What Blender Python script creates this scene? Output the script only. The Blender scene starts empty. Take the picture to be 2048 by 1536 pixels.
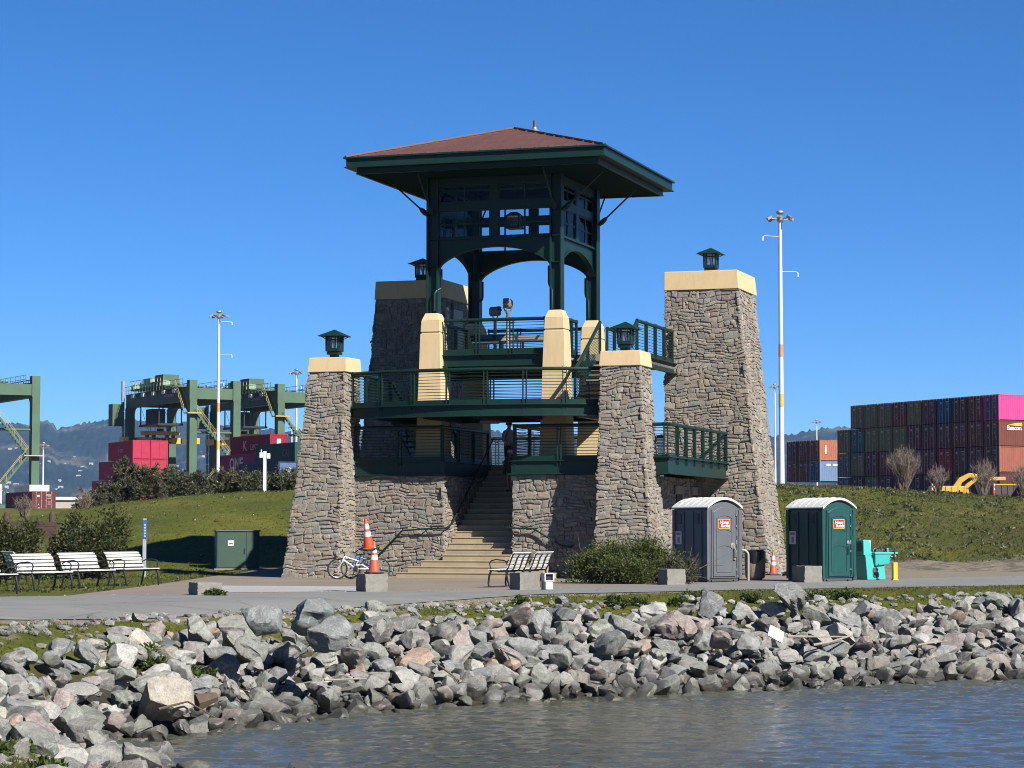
import bpy, bmesh, math, random
import numpy as np
from mathutils import Vector, Matrix
from math import sin, cos, pi, radians, sqrt, atan2, tan

SC = bpy.context.scene
COL = SC.collection
RNG = random.Random(11)
NP = np.random.default_rng(5)

# ------------------------------------------------------------------ camera
cam_data = bpy.data.cameras.new('camera')
cam = bpy.data.objects.new('camera', cam_data)
COL.objects.link(cam)
cam_data.sensor_width = 36.0
cam_data.lens = 86.74
cam_data.clip_start = 0.5
cam_data.clip_end = 30000
cam.location = (0, 0, 1.38)
cam.rotation_euler = (radians(90 + 3.431), 0, 0)
SC.camera = cam

# ------------------------------------------------------------------ sky and sun
SUN_DIR = Vector((0.5131, -0.5952, 0.6184)).normalized()      # towards the sun
SUN_EL = math.asin(SUN_DIR.z)
SUN_AZ = atan2(SUN_DIR.x, SUN_DIR.y)
W = bpy.data.worlds.new('World')
SC.world = W
W.use_nodes = True
wn = W.node_tree
bg = wn.nodes['Background']
sky = wn.nodes.new('ShaderNodeTexSky')
sky.sky_type = 'NISHITA'
sky.sun_disc = False
sky.sun_elevation = SUN_EL
sky.sun_rotation = SUN_AZ
sky.altitude = 4000
sky.air_density = 1.0
sky.dust_density = 0.0
sky.ozone_density = 10.0
hsv = wn.nodes.new('ShaderNodeHueSaturation')
hsv.inputs['Saturation'].default_value = 1.10
wn.links.new(sky.outputs[0], hsv.inputs['Color'])
wn.links.new(hsv.outputs[0], bg.inputs[0])
bg.inputs[1].default_value = 0.050
sd = bpy.data.lights.new('sun', 'SUN')
sd.energy = 5.0
sd.angle = radians(0.5)
sd.color = (1.0, 0.955, 0.88)
so = bpy.data.objects.new('sun', sd)
COL.objects.link(so)
so.rotation_euler = SUN_DIR.to_track_quat('Z', 'Y').to_euler()
so.location = (20, -30, 60)

SC.view_settings.view_transform = 'Standard'
SC.view_settings.look = 'None'
SC.view_settings.exposure = 1.30
SC.view_settings.gamma = 1.0
SC.view_settings.use_curve_mapping = False
HAZE_D = 0.00004
SC.render.engine = 'CYCLES'
SC.cycles.max_bounces = 6
SC.cycles.diffuse_bounces = 3
SC.cycles.glossy_bounces = 3
SC.cycles.transmission_bounces = 6
SC.cycles.transparent_max_bounces = 12
SC.cycles.volume_bounces = 0
SC.cycles.use_denoising = True
SC.cycles.filter_width = 1.0


# ------------------------------------------------------------------ materials
ALB = 0.53            # overall scale of the base colours


def _new(name):
    m = bpy.data.materials.new(name)
    m.use_nodes = True
    nt = m.node_tree
    b = nt.nodes['Principled BSDF']
    return m, nt, b


def _noise(nt, scale, detail=4, rough=0.6, vec=None, dist=0.0):
    n = nt.nodes.new('ShaderNodeTexNoise')
    n.inputs['Scale'].default_value = scale
    n.inputs['Detail'].default_value = detail
    n.inputs['Roughness'].default_value = rough
    n.inputs['Distortion'].default_value = dist
    if vec is not None:
        nt.links.new(vec, n.inputs['Vector'])
    return n


def _ramp(nt, fac, stops):
    r = nt.nodes.new('ShaderNodeValToRGB')
    e = r.color_ramp.elements
    while len(e) < len(stops):
        e.new(0.5)
    for k, (p, c) in enumerate(stops):
        e[k].position = p
        e[k].color = (c[0], c[1], c[2], 1) if isinstance(c, (tuple, list)) else (c, c, c, 1)
    nt.links.new(fac, r.inputs[0])
    return r


def _mix(nt, fac, a, b, mode='MIX'):
    m = nt.nodes.new('ShaderNodeMix')
    m.data_type = 'RGBA'
    m.blend_type = mode
    m.clamp_factor = True
    for s, v in ((m.inputs[0], fac), (m.inputs[6], a), (m.inputs[7], b)):
        if hasattr(v, 'is_output'):
            nt.links.new(v, s)
        elif isinstance(v, (tuple, list)):
            s.default_value = (v[0], v[1], v[2], 1)
        else:
            s.default_value = v
    return m.outputs[2]


def _math(nt, op, a, b=None, clamp=False):
    m = nt.nodes.new('ShaderNodeMath')
    m.operation = op
    m.use_clamp = clamp
    for i, v in enumerate((a, b)):
        if v is None:
            continue
        if hasattr(v, 'is_output'):
            nt.links.new(v, m.inputs[i])
        else:
            m.inputs[i].default_value = v
    return m.outputs[0]


def _pos(nt):
    return nt.nodes.new('ShaderNodeNewGeometry').outputs['Position']


def _bump(nt, b, height, strength=0.3, dist=0.02):
    n = nt.nodes.new('ShaderNodeBump')
    n.inputs['Strength'].default_value = strength
    n.inputs['Distance'].default_value = dist
    nt.links.new(height, n.inputs['Height'])
    nt.links.new(n.outputs[0], b.inputs['Normal'])


MATS = {}


def mat(name, col, rough=0.6, metal=0.0, var=0.12, vs=2.0, bump=0.0, bs=30.0, spec=0.5, objcol=False, dirt=None, ds=1.2):
    """Paint-like material: base colour with soft noise, optional blotches of dirt and a fine grain."""
    if name in MATS:
        return MATS[name]
    m, nt, b = _new(name)
    p = _pos(nt)
    col = tuple(c * ALB for c in col)
    if dirt:
        dirt = tuple(c * ALB for c in dirt[:3]) + tuple(dirt[3:])
    n = _noise(nt, vs, 5, 0.65, p)
    lo = tuple(max(0, c * (1 - var)) for c in col)
    hi = tuple(min(1, c * (1 + var)) for c in col)
    out = _ramp(nt, n.outputs[0], [(0.3, lo), (0.7, hi)]).outputs[0]
    if objcol:
        oi = nt.nodes.new('ShaderNodeObjectInfo')
        out = _mix(nt, 1.0, out, oi.outputs['Color'], 'MULTIPLY')
    if dirt:
        n2 = _noise(nt, ds, 6, 0.7, p, 0.4)
        f = _ramp(nt, n2.outputs[0], [(0.52, 0.0), (0.72, dirt[3] if len(dirt) > 3 else 0.6)]).outputs[0]
        out = _mix(nt, f, out, dirt[:3])
    nt.links.new(out, b.inputs['Base Color'])
    b.inputs['Roughness'].default_value = rough
    b.inputs['Metallic'].default_value = metal
    b.inputs['Specular IOR Level'].default_value = spec
    if bump:
        n3 = _noise(nt, bs, 6, 0.65, p)
        _bump(nt, b, n3.outputs[0], bump, 0.02)
    MATS[name] = m
    return m


SOFFIT = mat('soffit_shade_green', (0.008, 0.03, 0.024), 0.9, 0, 0.1, 2, spec=0.05)  # darker, duller copy of the green; underside shade is put into the colour
GREEN = mat('green_paint', (0.0070, 0.036, 0.028), 0.42, 0, 0.16, 1.3, dirt=(0.02, 0.038, 0.031, 0.35), bump=0.05, bs=60, spec=0.28)
CREAM = mat('cream_stucco', (0.80, 0.60, 0.335), 0.85, 0, 0.04, 1.2, bump=0.25, bs=90, dirt=(0.60, 0.45, 0.26, 0.35), ds=1.7)
def streaks(m, strength=0.45, tone=(0.30, 0.25, 0.18)):
    """Vertical rain streaks and grime added to an existing paint material."""
    nt = m.node_tree
    b = nt.nodes['Principled BSDF']
    src = b.inputs['Base Color'].links[0].from_socket
    mp = nt.nodes.new('ShaderNodeMapping')
    mp.inputs['Scale'].default_value = (5.0, 5.0, 0.45)
    nt.links.new(_pos(nt), mp.inputs[0])
    n = _noise(nt, 2.2, 6, 0.7, mp.outputs[0], 0.2)
    f = _ramp(nt, n.outputs[0], [(0.50, 0.0), (0.74, strength)]).outputs[0]
    nt.links.new(_mix(nt, f, src, tone), b.inputs['Base Color'])


streaks(CREAM, 0.42, (0.27, 0.215, 0.135))
streaks(GREEN, 0.35, (0.016, 0.022, 0.018))
MORTAR = mat('mortar', (0.33, 0.29, 0.25), 0.95, 0, 0.2, 5, bump=0.5, bs=40)
CONC = mat('concrete', (0.27, 0.26, 0.225), 0.9, 0, 0.14, 3.0, bump=0.35, bs=45, dirt=(0.2, 0.19, 0.165, 0.6), ds=2.3)
streaks(CONC, 0.5, (0.075, 0.072, 0.062))
STEPC = mat('step_concrete', (0.47, 0.375, 0.235), 0.9, 0, 0.12, 2.0, bump=0.3, bs=50, dirt=(0.36, 0.29, 0.19, 0.6), ds=3)
ROOFM = mat('roof_metal', (0.15, 0.066, 0.050), 0.5, 0.0, 0.18, 1.6, dirt=(0.10, 0.045, 0.038, 0.4), ds=2.5)
BLACK = mat('black_iron', (0.012, 0.012, 0.014), 0.45, 0, 0.2, 4)
RUBBER = mat('rubber', (0.014, 0.014, 0.014), 0.85, 0, 0.2, 8)
STEEL = mat('galvanised_steel', (0.5, 0.51, 0.52), 0.4, 0.7, 0.12, 6)
WHITE = mat('white_paint', (0.78, 0.78, 0.77), 0.5, 0, 0.05, 2, dirt=(0.55, 0.53, 0.5, 0.35))
OBJM = mat('tinted_paint', (1, 1, 1), 0.6, 0, 0.08, 1.5, spec=0.2, objcol=True, dirt=(0.03, 0.025, 0.025, 0.22), ds=0.9)
GREYPL = mat('grey_plastic', (0.128, 0.14, 0.158), 0.45, 0, 0.05, 1.5, dirt=(0.22, 0.22, 0.21, 0.3))
DKGREYPL = mat('dark_grey_plastic', (0.075, 0.078, 0.085), 0.5, 0, 0.08, 1.5)
TEALPL = mat('dark_teal_plastic', (0.010, 0.078, 0.073), 0.4, 0, 0.07, 1.5, dirt=(0.06, 0.13, 0.125, 0.35), ds=2.0)
TURQ = mat('turquoise_plastic', (0.055, 0.52, 0.48), 0.45, 0, 0.05, 2)
streaks(TEALPL, 0.3, (0.03, 0.07, 0.065))
streaks(GREYPL, 0.3, (0.055, 0.06, 0.062))
streaks(OBJM, 0.35, (0.05, 0.035, 0.028))
ORANGE = mat('orange_vinyl', (0.85, 0.095, 0.02), 0.5, 0, 0.07, 5, dirt=(0.3, 0.07, 0.03, 0.4), ds=7)
REFL = mat('white_reflective_band', (0.85, 0.83, 0.82), 0.4, 0, 0.06, 6)
YELLOW = mat('yellow_paint', (0.78, 0.56, 0.035), 0.5, 0, 0.08, 3, dirt=(0.3, 0.2, 0.05, 0.4))
CRANEY = mat('crane_yellow', (0.80, 0.43, 0.04), 0.5, 0, 0.08, 0.8)
CRANEG = mat('crane_green', (0.105, 0.18, 0.115), 0.65, spec=0.15, var=0.12, vs=0.4, dirt=(0.09, 0.12, 0.07, 0.4), ds=0.3)
BROWNW = mat('weathered_timber', (0.075, 0.042, 0.03), 0.85, 0, 0.3, 3, bump=0.3)
PALE = mat('pale_stone_block', (0.42, 0.36, 0.27), 0.9, 0, 0.1, 4, bump=0.3)
DOORP = mat('pale_door_paint', (0.46, 0.45, 0.42), 0.55, 0, 0.05, 2)
CASTI = mat('grey_cast_metal', (0.30, 0.28, 0.26), 0.5, 0.2, 0.15, 4)
SPECK = mat('sign_blue', (0.04, 0.13, 0.42), 0.5, 0, 0.05, 2)
REDP = mat('sign_red', (0.70, 0.02, 0.02), 0.45, 0, 0.04, 2)
NAVY = mat('print_navy', (0.02, 0.02, 0.10), 0.5, 0, 0.03, 2)
WPRINT = mat('print_white', (0.85, 0.85, 0.86), 0.5, 0, 0.02, 2)
YPRINT = mat('print_yellow', (0.85, 0.5, 0.05), 0.5, 0, 0.02, 2)
BPRINT = mat('print_black', (0.012, 0.012, 0.012), 0.6, 0, 0.02, 2)


def glass_mat(name, tint=(0.9, 0.93, 0.94), refl=0.16, frost=0.0):
    m, nt, b = _new(name)
    nt.nodes.remove(b)
    o = nt.nodes['Material Output']
    t = nt.nodes.new('ShaderNodeBsdfTransparent')
    t.inputs[0].default_value = (*tint, 1)
    g = nt.nodes.new('ShaderNodeBsdfGlossy')
    g.inputs['Roughness'].default_value = 0.02
    lw = nt.nodes.new('ShaderNodeLayerWeight')
    lw.inputs[0].default_value = refl
    mx = nt.nodes.new('ShaderNodeMixShader')
    nt.links.new(lw.outputs['Fresnel'], mx.inputs[0])
    base = t.outputs[0]
    if frost:
        tl = nt.nodes.new('ShaderNodeBsdfTranslucent')
        tl.inputs[0].default_value = (0.8, 0.82, 0.82, 1)
        m2 = nt.nodes.new('ShaderNodeMixShader')
        m2.inputs[0].default_value = frost
        nt.links.new(base, m2.inputs[1])
        nt.links.new(tl.outputs[0], m2.inputs[2])
        base = m2.outputs[0]
    nt.links.new(base, mx.inputs[1])
    nt.links.new(g.outputs[0], mx.inputs[2])
    nt.links.new(mx.outputs[0], o.inputs[0])
    MATS[name] = m
    return m


GLASS = glass_mat('window_glass')
LGLASS = glass_mat('lantern_glass', (0.97, 0.97, 0.96), 0.2, 0.16)


def stone_mat(name, attr=None, wet=None, vs=9.0, bump=0.55, bs=14.0, vein=0.0, rough=0.88):
    """Stone: colour from a per-piece attribute or the object's colour, with mottling; optional tide line below world height `wet`."""
    m, nt, b = _new(name)
    p = _pos(nt)
    if attr:
        a = nt.nodes.new('ShaderNodeAttribute')
        a.attribute_name = attr
        base = a.outputs['Color']
    else:
        base = nt.nodes.new('ShaderNodeObjectInfo').outputs['Color']
    n = _noise(nt, vs, 8, 0.72, p, 0.3)
    g = _ramp(nt, n.outputs[0], [(0.25, 0.55), (0.5, 0.98), (0.78, 1.5)]).outputs[0]
    out = _mix(nt, 1.0, base, g, 'MULTIPLY')
    if vein:
        n2 = _noise(nt, 3.2, 9, 0.8, p, 1.4)
        f = _ramp(nt, n2.outputs[0], [(0.54, 0.0), (0.60, vein), (0.75, vein * 0.4)]).outputs[0]
        out = _mix(nt, f, out, (0.40, 0.40, 0.385))
        n4 = _noise(nt, 1.3, 6, 0.75, p, 0.6)
        f = _ramp(nt, n4.outputs[0], [(0.55, 0.0), (0.68, 0.5)]).outputs[0]
        out = _mix(nt, f, out, (0.25, 0.19, 0.165))
        n6 = _noise(nt, 26.0, 5, 0.85, p)
        g6 = _ramp(nt, n6.outputs[0], [(0.30, 0.55), (0.52, 1.0), (0.72, 1.35)]).outputs[0]
        out = _mix(nt, 1.0, out, g6, 'MULTIPLY')
        wv = nt.nodes.new('ShaderNodeTexNoise')
        wv.inputs['Scale'].default_value = 1.7
        wv.inputs['Detail'].default_value = 3
        wv.inputs['Distortion'].default_value = 2.5
        nt.links.new(p, wv.inputs['Vector'])
        f = _ramp(nt, wv.outputs[0], [(0.485, 0.0), (0.50, 0.55), (0.515, 0.0)]).outputs[0]
        out = _mix(nt, f, out, (0.46, 0.46, 0.44))
    r = rough
    if wet is not None:
        sx = nt.nodes.new('ShaderNodeSeparateXYZ')
        nt.links.new(p, sx.inputs[0])
        n3 = _noise(nt, 1.6, 4, 0.6, p)
        zz = _math(nt, 'ADD', sx.outputs[2], _math(nt, 'MULTIPLY', n3.outputs[0], -0.5))
        f = _math(nt, 'MULTIPLY', _math(nt, 'SUBTRACT', wet, zz), 3.2, True)
        out = _mix(nt, _math(nt, 'MULTIPLY', f, 0.80), out, (0.045, 0.042, 0.030))
        rr = _math(nt, 'MULTIPLY', f, -0.45)
        nt.links.new(_math(nt, 'ADD', rr, rough), b.inputs['Roughness'])
    else:
        b.inputs['Roughness'].default_value = r
    out = _mix(nt, 1.0, out, (ALB, ALB, ALB), 'MULTIPLY')
    nt.links.new(out, b.inputs['Base Color'])
    n5 = _noise(nt, bs, 9, 0.7, p)
    _bump(nt, b, n5.outputs[0], bump, 0.03)
    MATS[name] = m
    return m


CLAD = stone_mat('cladding_stone', 'tint', vs=11, bump=0.6, bs=22)
ROCKI = stone_mat('riprap_rock', None, wet=-1.50, vs=5.0, bump=0.9, bs=7.0, vein=0.55)
ROCKJ = stone_mat('riprap_rock_joined', 'tint', wet=-1.50, vs=5.0, bump=0.9, bs=7.0, vein=0.45)


# ------------------------------------------------------------------ mesh helper
class MB:
    def __init__(s):
        s.v, s.f, s.m = [], [], []

    def add(s, vs, fs, mi=0):
        o = len(s.v)
        s.v.extend([tuple(v) for v in vs])
        s.f.extend([tuple(o + i for i in f) for f in fs])
        s.m.extend([mi] * len(fs))
        return s

    def hexa(s, p, mi=0):
        return s.add(p, [(3, 2, 1, 0), (4, 5, 6, 7), (0, 1, 5, 4), (1, 2, 6, 5), (2, 3, 7, 6), (3, 0, 4, 7)], mi)

    def box(s, x0, x1, y0, y1, z0, z1, mi=0):
        return s.hexa([(x0, y0, z0), (x1, y0, z0), (x1, y1, z0), (x0, y1, z0), (x0, y0, z1), (x1, y0, z1), (x1, y1, z1), (x0, y1, z1)], mi)

    def frus(s, r0, z0, r1, z1, mi=0):
        a, b = r0, r1
        return s.hexa([(a[0], a[2], z0), (a[1], a[2], z0), (a[1], a[3], z0), (a[0], a[3], z0), (b[0], b[2], z1), (b[1], b[2], z1), (b[1], b[3], z1), (b[0], b[3], z1)], mi)

    def beam(s, a, b, w, h, up=(0, 0, 1), mi=0):
        a, b = Vector(a), Vector(b)
        d = (b - a).normalized()
        u = Vector(up)
        if abs(d.dot(u)) > 0.98:
            u = Vector((0, 1, 0))
        r = d.cross(u).normalized() * (w / 2)
        u = r.cross(d).normalized() * (h / 2)
        return s.hexa([a - r - u, a + r - u, a + r + u, a - r + u, b - r - u, b + r - u, b + r + u, b - r + u], mi)

    def tube(s, pts, r, n=8, mi=0, closed=False):
        pts = [Vector(p) for p in pts]
        k = len(pts)
        rs = r if isinstance(r, (list, tuple)) else [r] * k
        vs, prev = [], None
        for i, p in enumerate(pts):
            if closed:
                d = pts[(i + 1) % k] - pts[i - 1]
            else:
                d = pts[min(i + 1, k - 1)] - pts[max(i - 1, 0)]
            d.normalize()
            if prev is None:
                a = Vector((0, 0, 1)) if abs(d.z) < 0.9 else Vector((1, 0, 0))
                x = d.cross(a).normalized()
            else:
                x = (prev - d * prev.dot(d)).normalized()
            prev = x
            y = d.cross(x)
            for j in range(n):
                t = 2 * pi * j / n
                vs.append(p + (x * cos(t) + y * sin(t)) * rs[i])
        fs = []
        for i in range(k if closed else k - 1):
            for j in range(n):
                a, b = i * n + j, i * n + (j + 1) % n
                c, d2 = ((i + 1) % k) * n + (j + 1) % n, ((i + 1) % k) * n + j
                fs.append((a, b, c, d2))
        if not closed:
            fs.append(tuple(range(n - 1, -1, -1)))
            fs.append(tuple((k - 1) * n + j for j in range(n)))
        return s.add(vs, fs, mi)

    def lathe(s, prof, n=16, c=(0, 0, 0), mi=0, phase=0.0):
        vs, fs = [], []
        for (r, z) in prof:
            for j in range(n):
                t = 2 * pi * j / n + phase
                vs.append((c[0] + r * cos(t), c[1] + r * sin(t), c[2] + z))
        for i in range(len(prof) - 1):
            for j in range(n):
                fs.append((i * n + j, i * n + (j + 1) % n, (i + 1) * n + (j + 1) % n, (i + 1) * n + j))
        if prof[0][0] > 1e-6:
            fs.append(tuple(range(n - 1, -1, -1)))
        if prof[-1][0] > 1e-6:
            fs.append(tuple((len(prof) - 1) * n + j for j in range(n)))
        return s.add(vs, fs, mi)

    def prism(s, poly, plane, d0, d1, mi=0):
        """poly of 2-D points extruded along the third axis; plane 'xz' -> along y, 'yz' -> along x, 'xy' -> along z."""
        def P(a, b, d):
            return {'xz': (a, d, b), 'yz': (d, a, b), 'xy': (a, b, d)}[plane]
        n = len(poly)
        vs = [P(a, b, d0) for a, b in poly] + [P(a, b, d1) for a, b in poly]
        fs = [tuple(range(n)), tuple(range(2 * n - 1, n - 1, -1))]
        for i in range(n):
            fs.append((i, i + n, (i + 1) % n + n, (i + 1) % n))
        return s.add(vs, fs, mi)

    def strip(s, top, bot, y0, y1, mi=0):
        """A plate in the xz plane between two matching point rows (x,z), from y0 to y1."""
        n = len(top)
        vs = [(x, y0, z) for x, z in bot] + [(x, y0, z) for x, z in top] + [(x, y1, z) for x, z in bot] + [(x, y1, z) for x, z in top]
        fs = []
        for i in range(n - 1):
            fs += [(i, i + 1, n + i + 1, n + i), (2 * n + i + 1, 2 * n + i, 3 * n + i, 3 * n + i + 1),
                   (i + 1, i, 2 * n + i, 2 * n + i + 1), (n + i, n + i + 1, 3 * n + i + 1, 3 * n + i)]
        fs += [(0, n, 3 * n, 2 * n), (n - 1, 3 * n - 1, 4 * n - 1, 2 * n - 1)]
        return s.add(vs, fs, mi)

    def sweep(s, path, prof, closed=False, mi=0):
        """path: (x,y) or (x,y,z) points; prof: closed polygon of (offset to the right of travel, z)."""
        k, n = len(path), len(prof)
        P = [Vector((p[0], p[1])) for p in path]
        Z = [p[2] if len(p) > 2 else 0.0 for p in path]
        vs = []
        for i in range(k):
            if closed:
                d0, d1 = P[i] - P[i - 1], P[(i + 1) % k] - P[i]
            else:
                d0 = P[i] - P[i - 1] if i else P[1] - P[0]
                d1 = P[i + 1] - P[i] if i < k - 1 else d0
            d0, d1 = d0.normalized(), d1.normalized()
            n0, n1 = Vector((d0.y, -d0.x)), Vector((d1.y, -d1.x))
            mt = (n0 + n1).normalized()
            mt = mt / max(0.3, mt.dot(n0))
            for (o, z) in prof:
                q = P[i] + mt * o
                vs.append((q.x, q.y, z + Z[i]))
        fs = []
        for i in range(k if closed else k - 1):
            for j in range(n):
                a, b = i * n + j, i * n + (j + 1) % n
                i2 = (i + 1) % k
                fs.append((a, b, i2 * n + (j + 1) % n, i2 * n + j))
        if not closed:
            fs.append(tuple(range(n - 1, -1, -1)))
            fs.append(tuple((k - 1) * n + j for j in range(n)))
        return s.add(vs, fs, mi)

    def xf(s, Mx):
        s.v = [tuple(Mx @ Vector(v)) for v in s.v]
        return s

    def merge(s, o, Mx=None):
        vs = o.v if Mx is None else [tuple(Mx @ Vector(v)) for v in o.v]
        off = len(s.v)
        s.v.extend(vs)
        s.f.extend([tuple(off + i for i in f) for f in o.f])
        s.m.extend(o.m)
        return s

    def mesh(s, name, mats, smooth=False, fix=True):
        me = bpy.data.meshes.new(name)
        me.from_pydata(s.v, [], s.f)
        if not isinstance(mats, (list, tuple)):
            mats = [mats]
        for m in mats:
            me.materials.append(m)
        if any(s.m):
            me.polygons.foreach_set('material_index', s.m)
        if fix:
            bm = bmesh.new()
            bm.from_mesh(me)
            bmesh.ops.recalc_face_normals(bm, faces=bm.faces)
            bm.to_mesh(me)
            bm.free()
        if smooth:
            me.polygons.foreach_set('use_smooth', [True] * len(me.polygons))
            me.set_sharp_from_angle(angle=smooth if isinstance(smooth, float) else 0.6)
        me.update()
        return me

    def build(s, name, mats, parent=None, smooth=False, bevel=0.0, loc=None, rot=None, kind=None, color=None, fix=True):
        me = s.mesh(name, mats, smooth, fix)
        return link(name, me, parent, loc, rot, kind, color, bevel)


def link(name, data, parent=None, loc=None, rot=None, kind=None, color=None, bevel=0.0):
    o = bpy.data.objects.new(name, data)
    COL.objects.link(o)
    if parent is not None:
        o.parent = parent
    if loc is not None:
        o.location = loc
    if rot is not None:
        o.rotation_euler = rot if isinstance(rot, (tuple, list)) else (0, 0, rot)
    if kind:
        o['kind'] = kind
    if color is not None:
        o.color = (*color[:3], 1)
    if bevel:
        b = o.modifiers.new('bevel', 'BEVEL')
        b.width = bevel
        b.segments = 2
        b.limit_method = 'ANGLE'
        b.angle_limit = 0.6
    return o


def tag(o, label=None, cat=None, group=None, kind=None):
    if label:
        o['label'] = label
    if cat:
        o['category'] = cat
    if group:
        o['group'] = group
    if kind:
        o['kind'] = kind
    return o


def thing(name, label, cat, loc=(0, 0, 0), rz=0.0, group=None):
    o = link(name, None, None, loc, rz)
    o.empty_display_size = 0.3
    return tag(o, label, cat, group)


def dup(o, parent=None, loc=None, rz=None, color=None, label=None, group=None, _top=True):
    """Copy a thing with copies of its parts and sub-parts (mesh data shared)."""
    c = o.copy()
    COL.objects.link(c)
    c.parent = parent
    if _top:
        if loc is not None:
            c.location = loc
        if rz is not None:
            c.rotation_euler = (0, 0, rz)
        if label:
            c['label'] = label
        if group:
            c['group'] = group
    if color is not None:
        c.color = (*color[:3], 1)
    for ch in KIDS.get(o.name, []) or [x for x in o.children]:
        dup(ch, c, color=color if ch.get('tinted', 1) else None, _top=False)
    return c


KIDS = {}


def text_mb(txt, size, depth=0.004, align='CENTER', bold=0.0, shear=0.0, spacing=1.0):
    """Lettering as a thin mesh in the local xz plane facing -y (built-in font)."""
    cu = bpy.data.curves.new('lettering', 'FONT')
    cu.body = txt
    cu.size = size
    cu.extrude = depth
    cu.align_x = align
    cu.align_y = 'CENTER'
    cu.offset = bold
    cu.shear = shear
    cu.space_character = spacing
    cu.resolution_u = 2
    to = bpy.data.objects.new('lettering', cu)
    COL.objects.link(to)
    dg = bpy.context.evaluated_depsgraph_get()
    me = bpy.data.meshes.new_from_object(to.evaluated_get(dg))
    mb = MB()
    mb.add([(v.co.x, -v.co.z, v.co.y) for v in me.vertices], [tuple(p.vertices) for p in me.polygons])
    bpy.data.objects.remove(to)
    bpy.data.curves.remove(cu)
    bpy.data.meshes.remove(me)
    return mb
# ------------------------------------------------------------------ terrain
WATER_Z = -1.7
SHORE = np.array([(60, 4), (20, 6), (4, 9), (-1, 14), (-2.6, 20), (-3.3, 25), (-3.9, 29.2), (-4.6, 31.6), (-5.8, 33.6), (-6.2, 35.5),
                  (-5.75, 37), (-5.1, 38), (-4.13, 40.2), (-2.8, 42.5), (-0.22, 45.3), (2.65, 47.2), (5.76, 49.3), (10.96, 52.8),
                  (18, 57.5), (40, 72), (150, 140)], float)
SHORE_W = np.array([6, 6, 6, 6, 5.5, 5, 5, 4.2, 2.6, 2.2, 2.3, 2.7, 3.3, 4.0, 4.6, 4.8, 4.8, 4.6, 4.6, 5, 6], float)
WATER_POLY = np.vstack([SHORE, [(150, 4)]])


def in_poly(x, y, poly):
    x, y = np.asarray(x, float), np.asarray(y, float)
    r = np.zeros(x.shape, bool)
    n = len(poly)
    for i in range(n):
        x0, y0 = poly[i]
        x1, y1 = poly[(i + 1) % n]
        if y0 == y1:
            continue
        c = ((y0 > y) != (y1 > y)) & (x < (x1 - x0) * (y - y0) / (y1 - y0) + x0)
        r ^= c
    return r


def shore_dist(x, y):
    """signed distance inland from the waterline and the bank width at the nearest shore point"""
    x, y = np.asarray(x, float), np.asarray(y, float)
    best = np.full(x.shape, 1e9)
    wid = np.full(x.shape, 5.0)
    for i in range(len(SHORE) - 1):
        a, b = SHORE[i], SHORE[i + 1]
        d = b - a
        t = np.clip(((x - a[0]) * d[0] + (y - a[1]) * d[1]) / (d @ d), 0, 1)
        q = np.hypot(x - a[0] - t * d[0], y - a[1] - t * d[1])
        k = q < best
        best = np.where(k, q, best)
        wid = np.where(k, SHORE_W[i] * (1 - t) + SHORE_W[i + 1] * t, wid)
    return np.where(in_poly(x, y, WATER_POLY), -best, best), wid


def sstep(a, b, x):
    t = np.clip((x - a) / (b - a), 0, 1)
    return t * t * (3 - 2 * t)


def height(x, y):
    x, y = np.asarray(x, float), np.asarray(y, float)
    d, w = shore_dist(x, y)
    t = d / w
    z = np.where(d < 0, np.maximum(-3.4, WATER_Z + 0.45 * d), WATER_Z + 1.5 * np.clip(t, 0, 1) ** 0.95)
    z = np.where(d > w, -0.2 + 0.2 * sstep(0, 2.5, d - w), z)
    crest = np.interp(x, [-60, -23.2, -20.8, -18.3, -15.4, -10, 0, 12.3, 16.9, 19.3, 23.2, 60], [1.5, 1.95, 2.17, 2.63, 3.0, 3.3, 3.5, 3.55, 3.32, 3.15, 2.95, 2.4])
    y0 = np.interp(x, [-14, -6, 6, 14], [79.5, 82, 84, 86.5])
    s = np.clip((y - y0) / (113 - y0), 0, 1)
    h = crest * (0.35 * s + 0.65 * (s * s * (3 - 2 * s)))
    back = sstep(120, 160, y)
    yard = np.interp(x, [-30, 15], [2.9, 2.9]) + (np.interp(x, [0, 18], [0, 1.5])) * sstep(195, 232, y)
    h = h * (1 - back) + yard * back
    h += 0.75 * np.exp(-(((x - 21.5) / 2.6) ** 2 + ((y - 95) / 6.0) ** 2))
    n = 0.05 * np.sin(x * 0.9 + 1.3 * np.sin(y * 0.31)) * np.sin(y * 0.55 + x * 0.2) + 0.03 * np.sin(x * 2.3 + y * 1.1)
    h += n * sstep(80, 90, y) * (1 - back)
    return z + np.where(d > 0, h, 0)


def hz(x, y):
    return float(height(np.array([x]), np.array([y]))[0])


PATH_NEAR = [(-16, 24), (-11.6, 35.6), (-8.9, 40.6), (-6.2, 45.3), (-3.6, 49.3), (0.75, 54.6), (5.67, 58.6), (13.1, 63.5), (30, 74), (60, 92)]
PATH_FAR = [(-24, 38), (-15, 47.5), (-10.8, 52.2), (-6.9, 54.6), (-3.24, 57.0), (0.9, 59.6), (5.0, 65.6), (10.5, 71.5), (17.5, 79.0), (33, 88), (60, 104)]
PATH_POLY = np.array(PATH_NEAR + PATH_FAR[::-1])
PLAZA_POLY = np.array([(-9.6, 53.2), (-3.24, 56.8), (0.9, 59.4), (5.0, 65.4), (10.5, 71.3), (12.2, 77), (11.5, 86), (-8.6, 84), (-9.3, 78), (-9.3, 63.5)])


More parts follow.
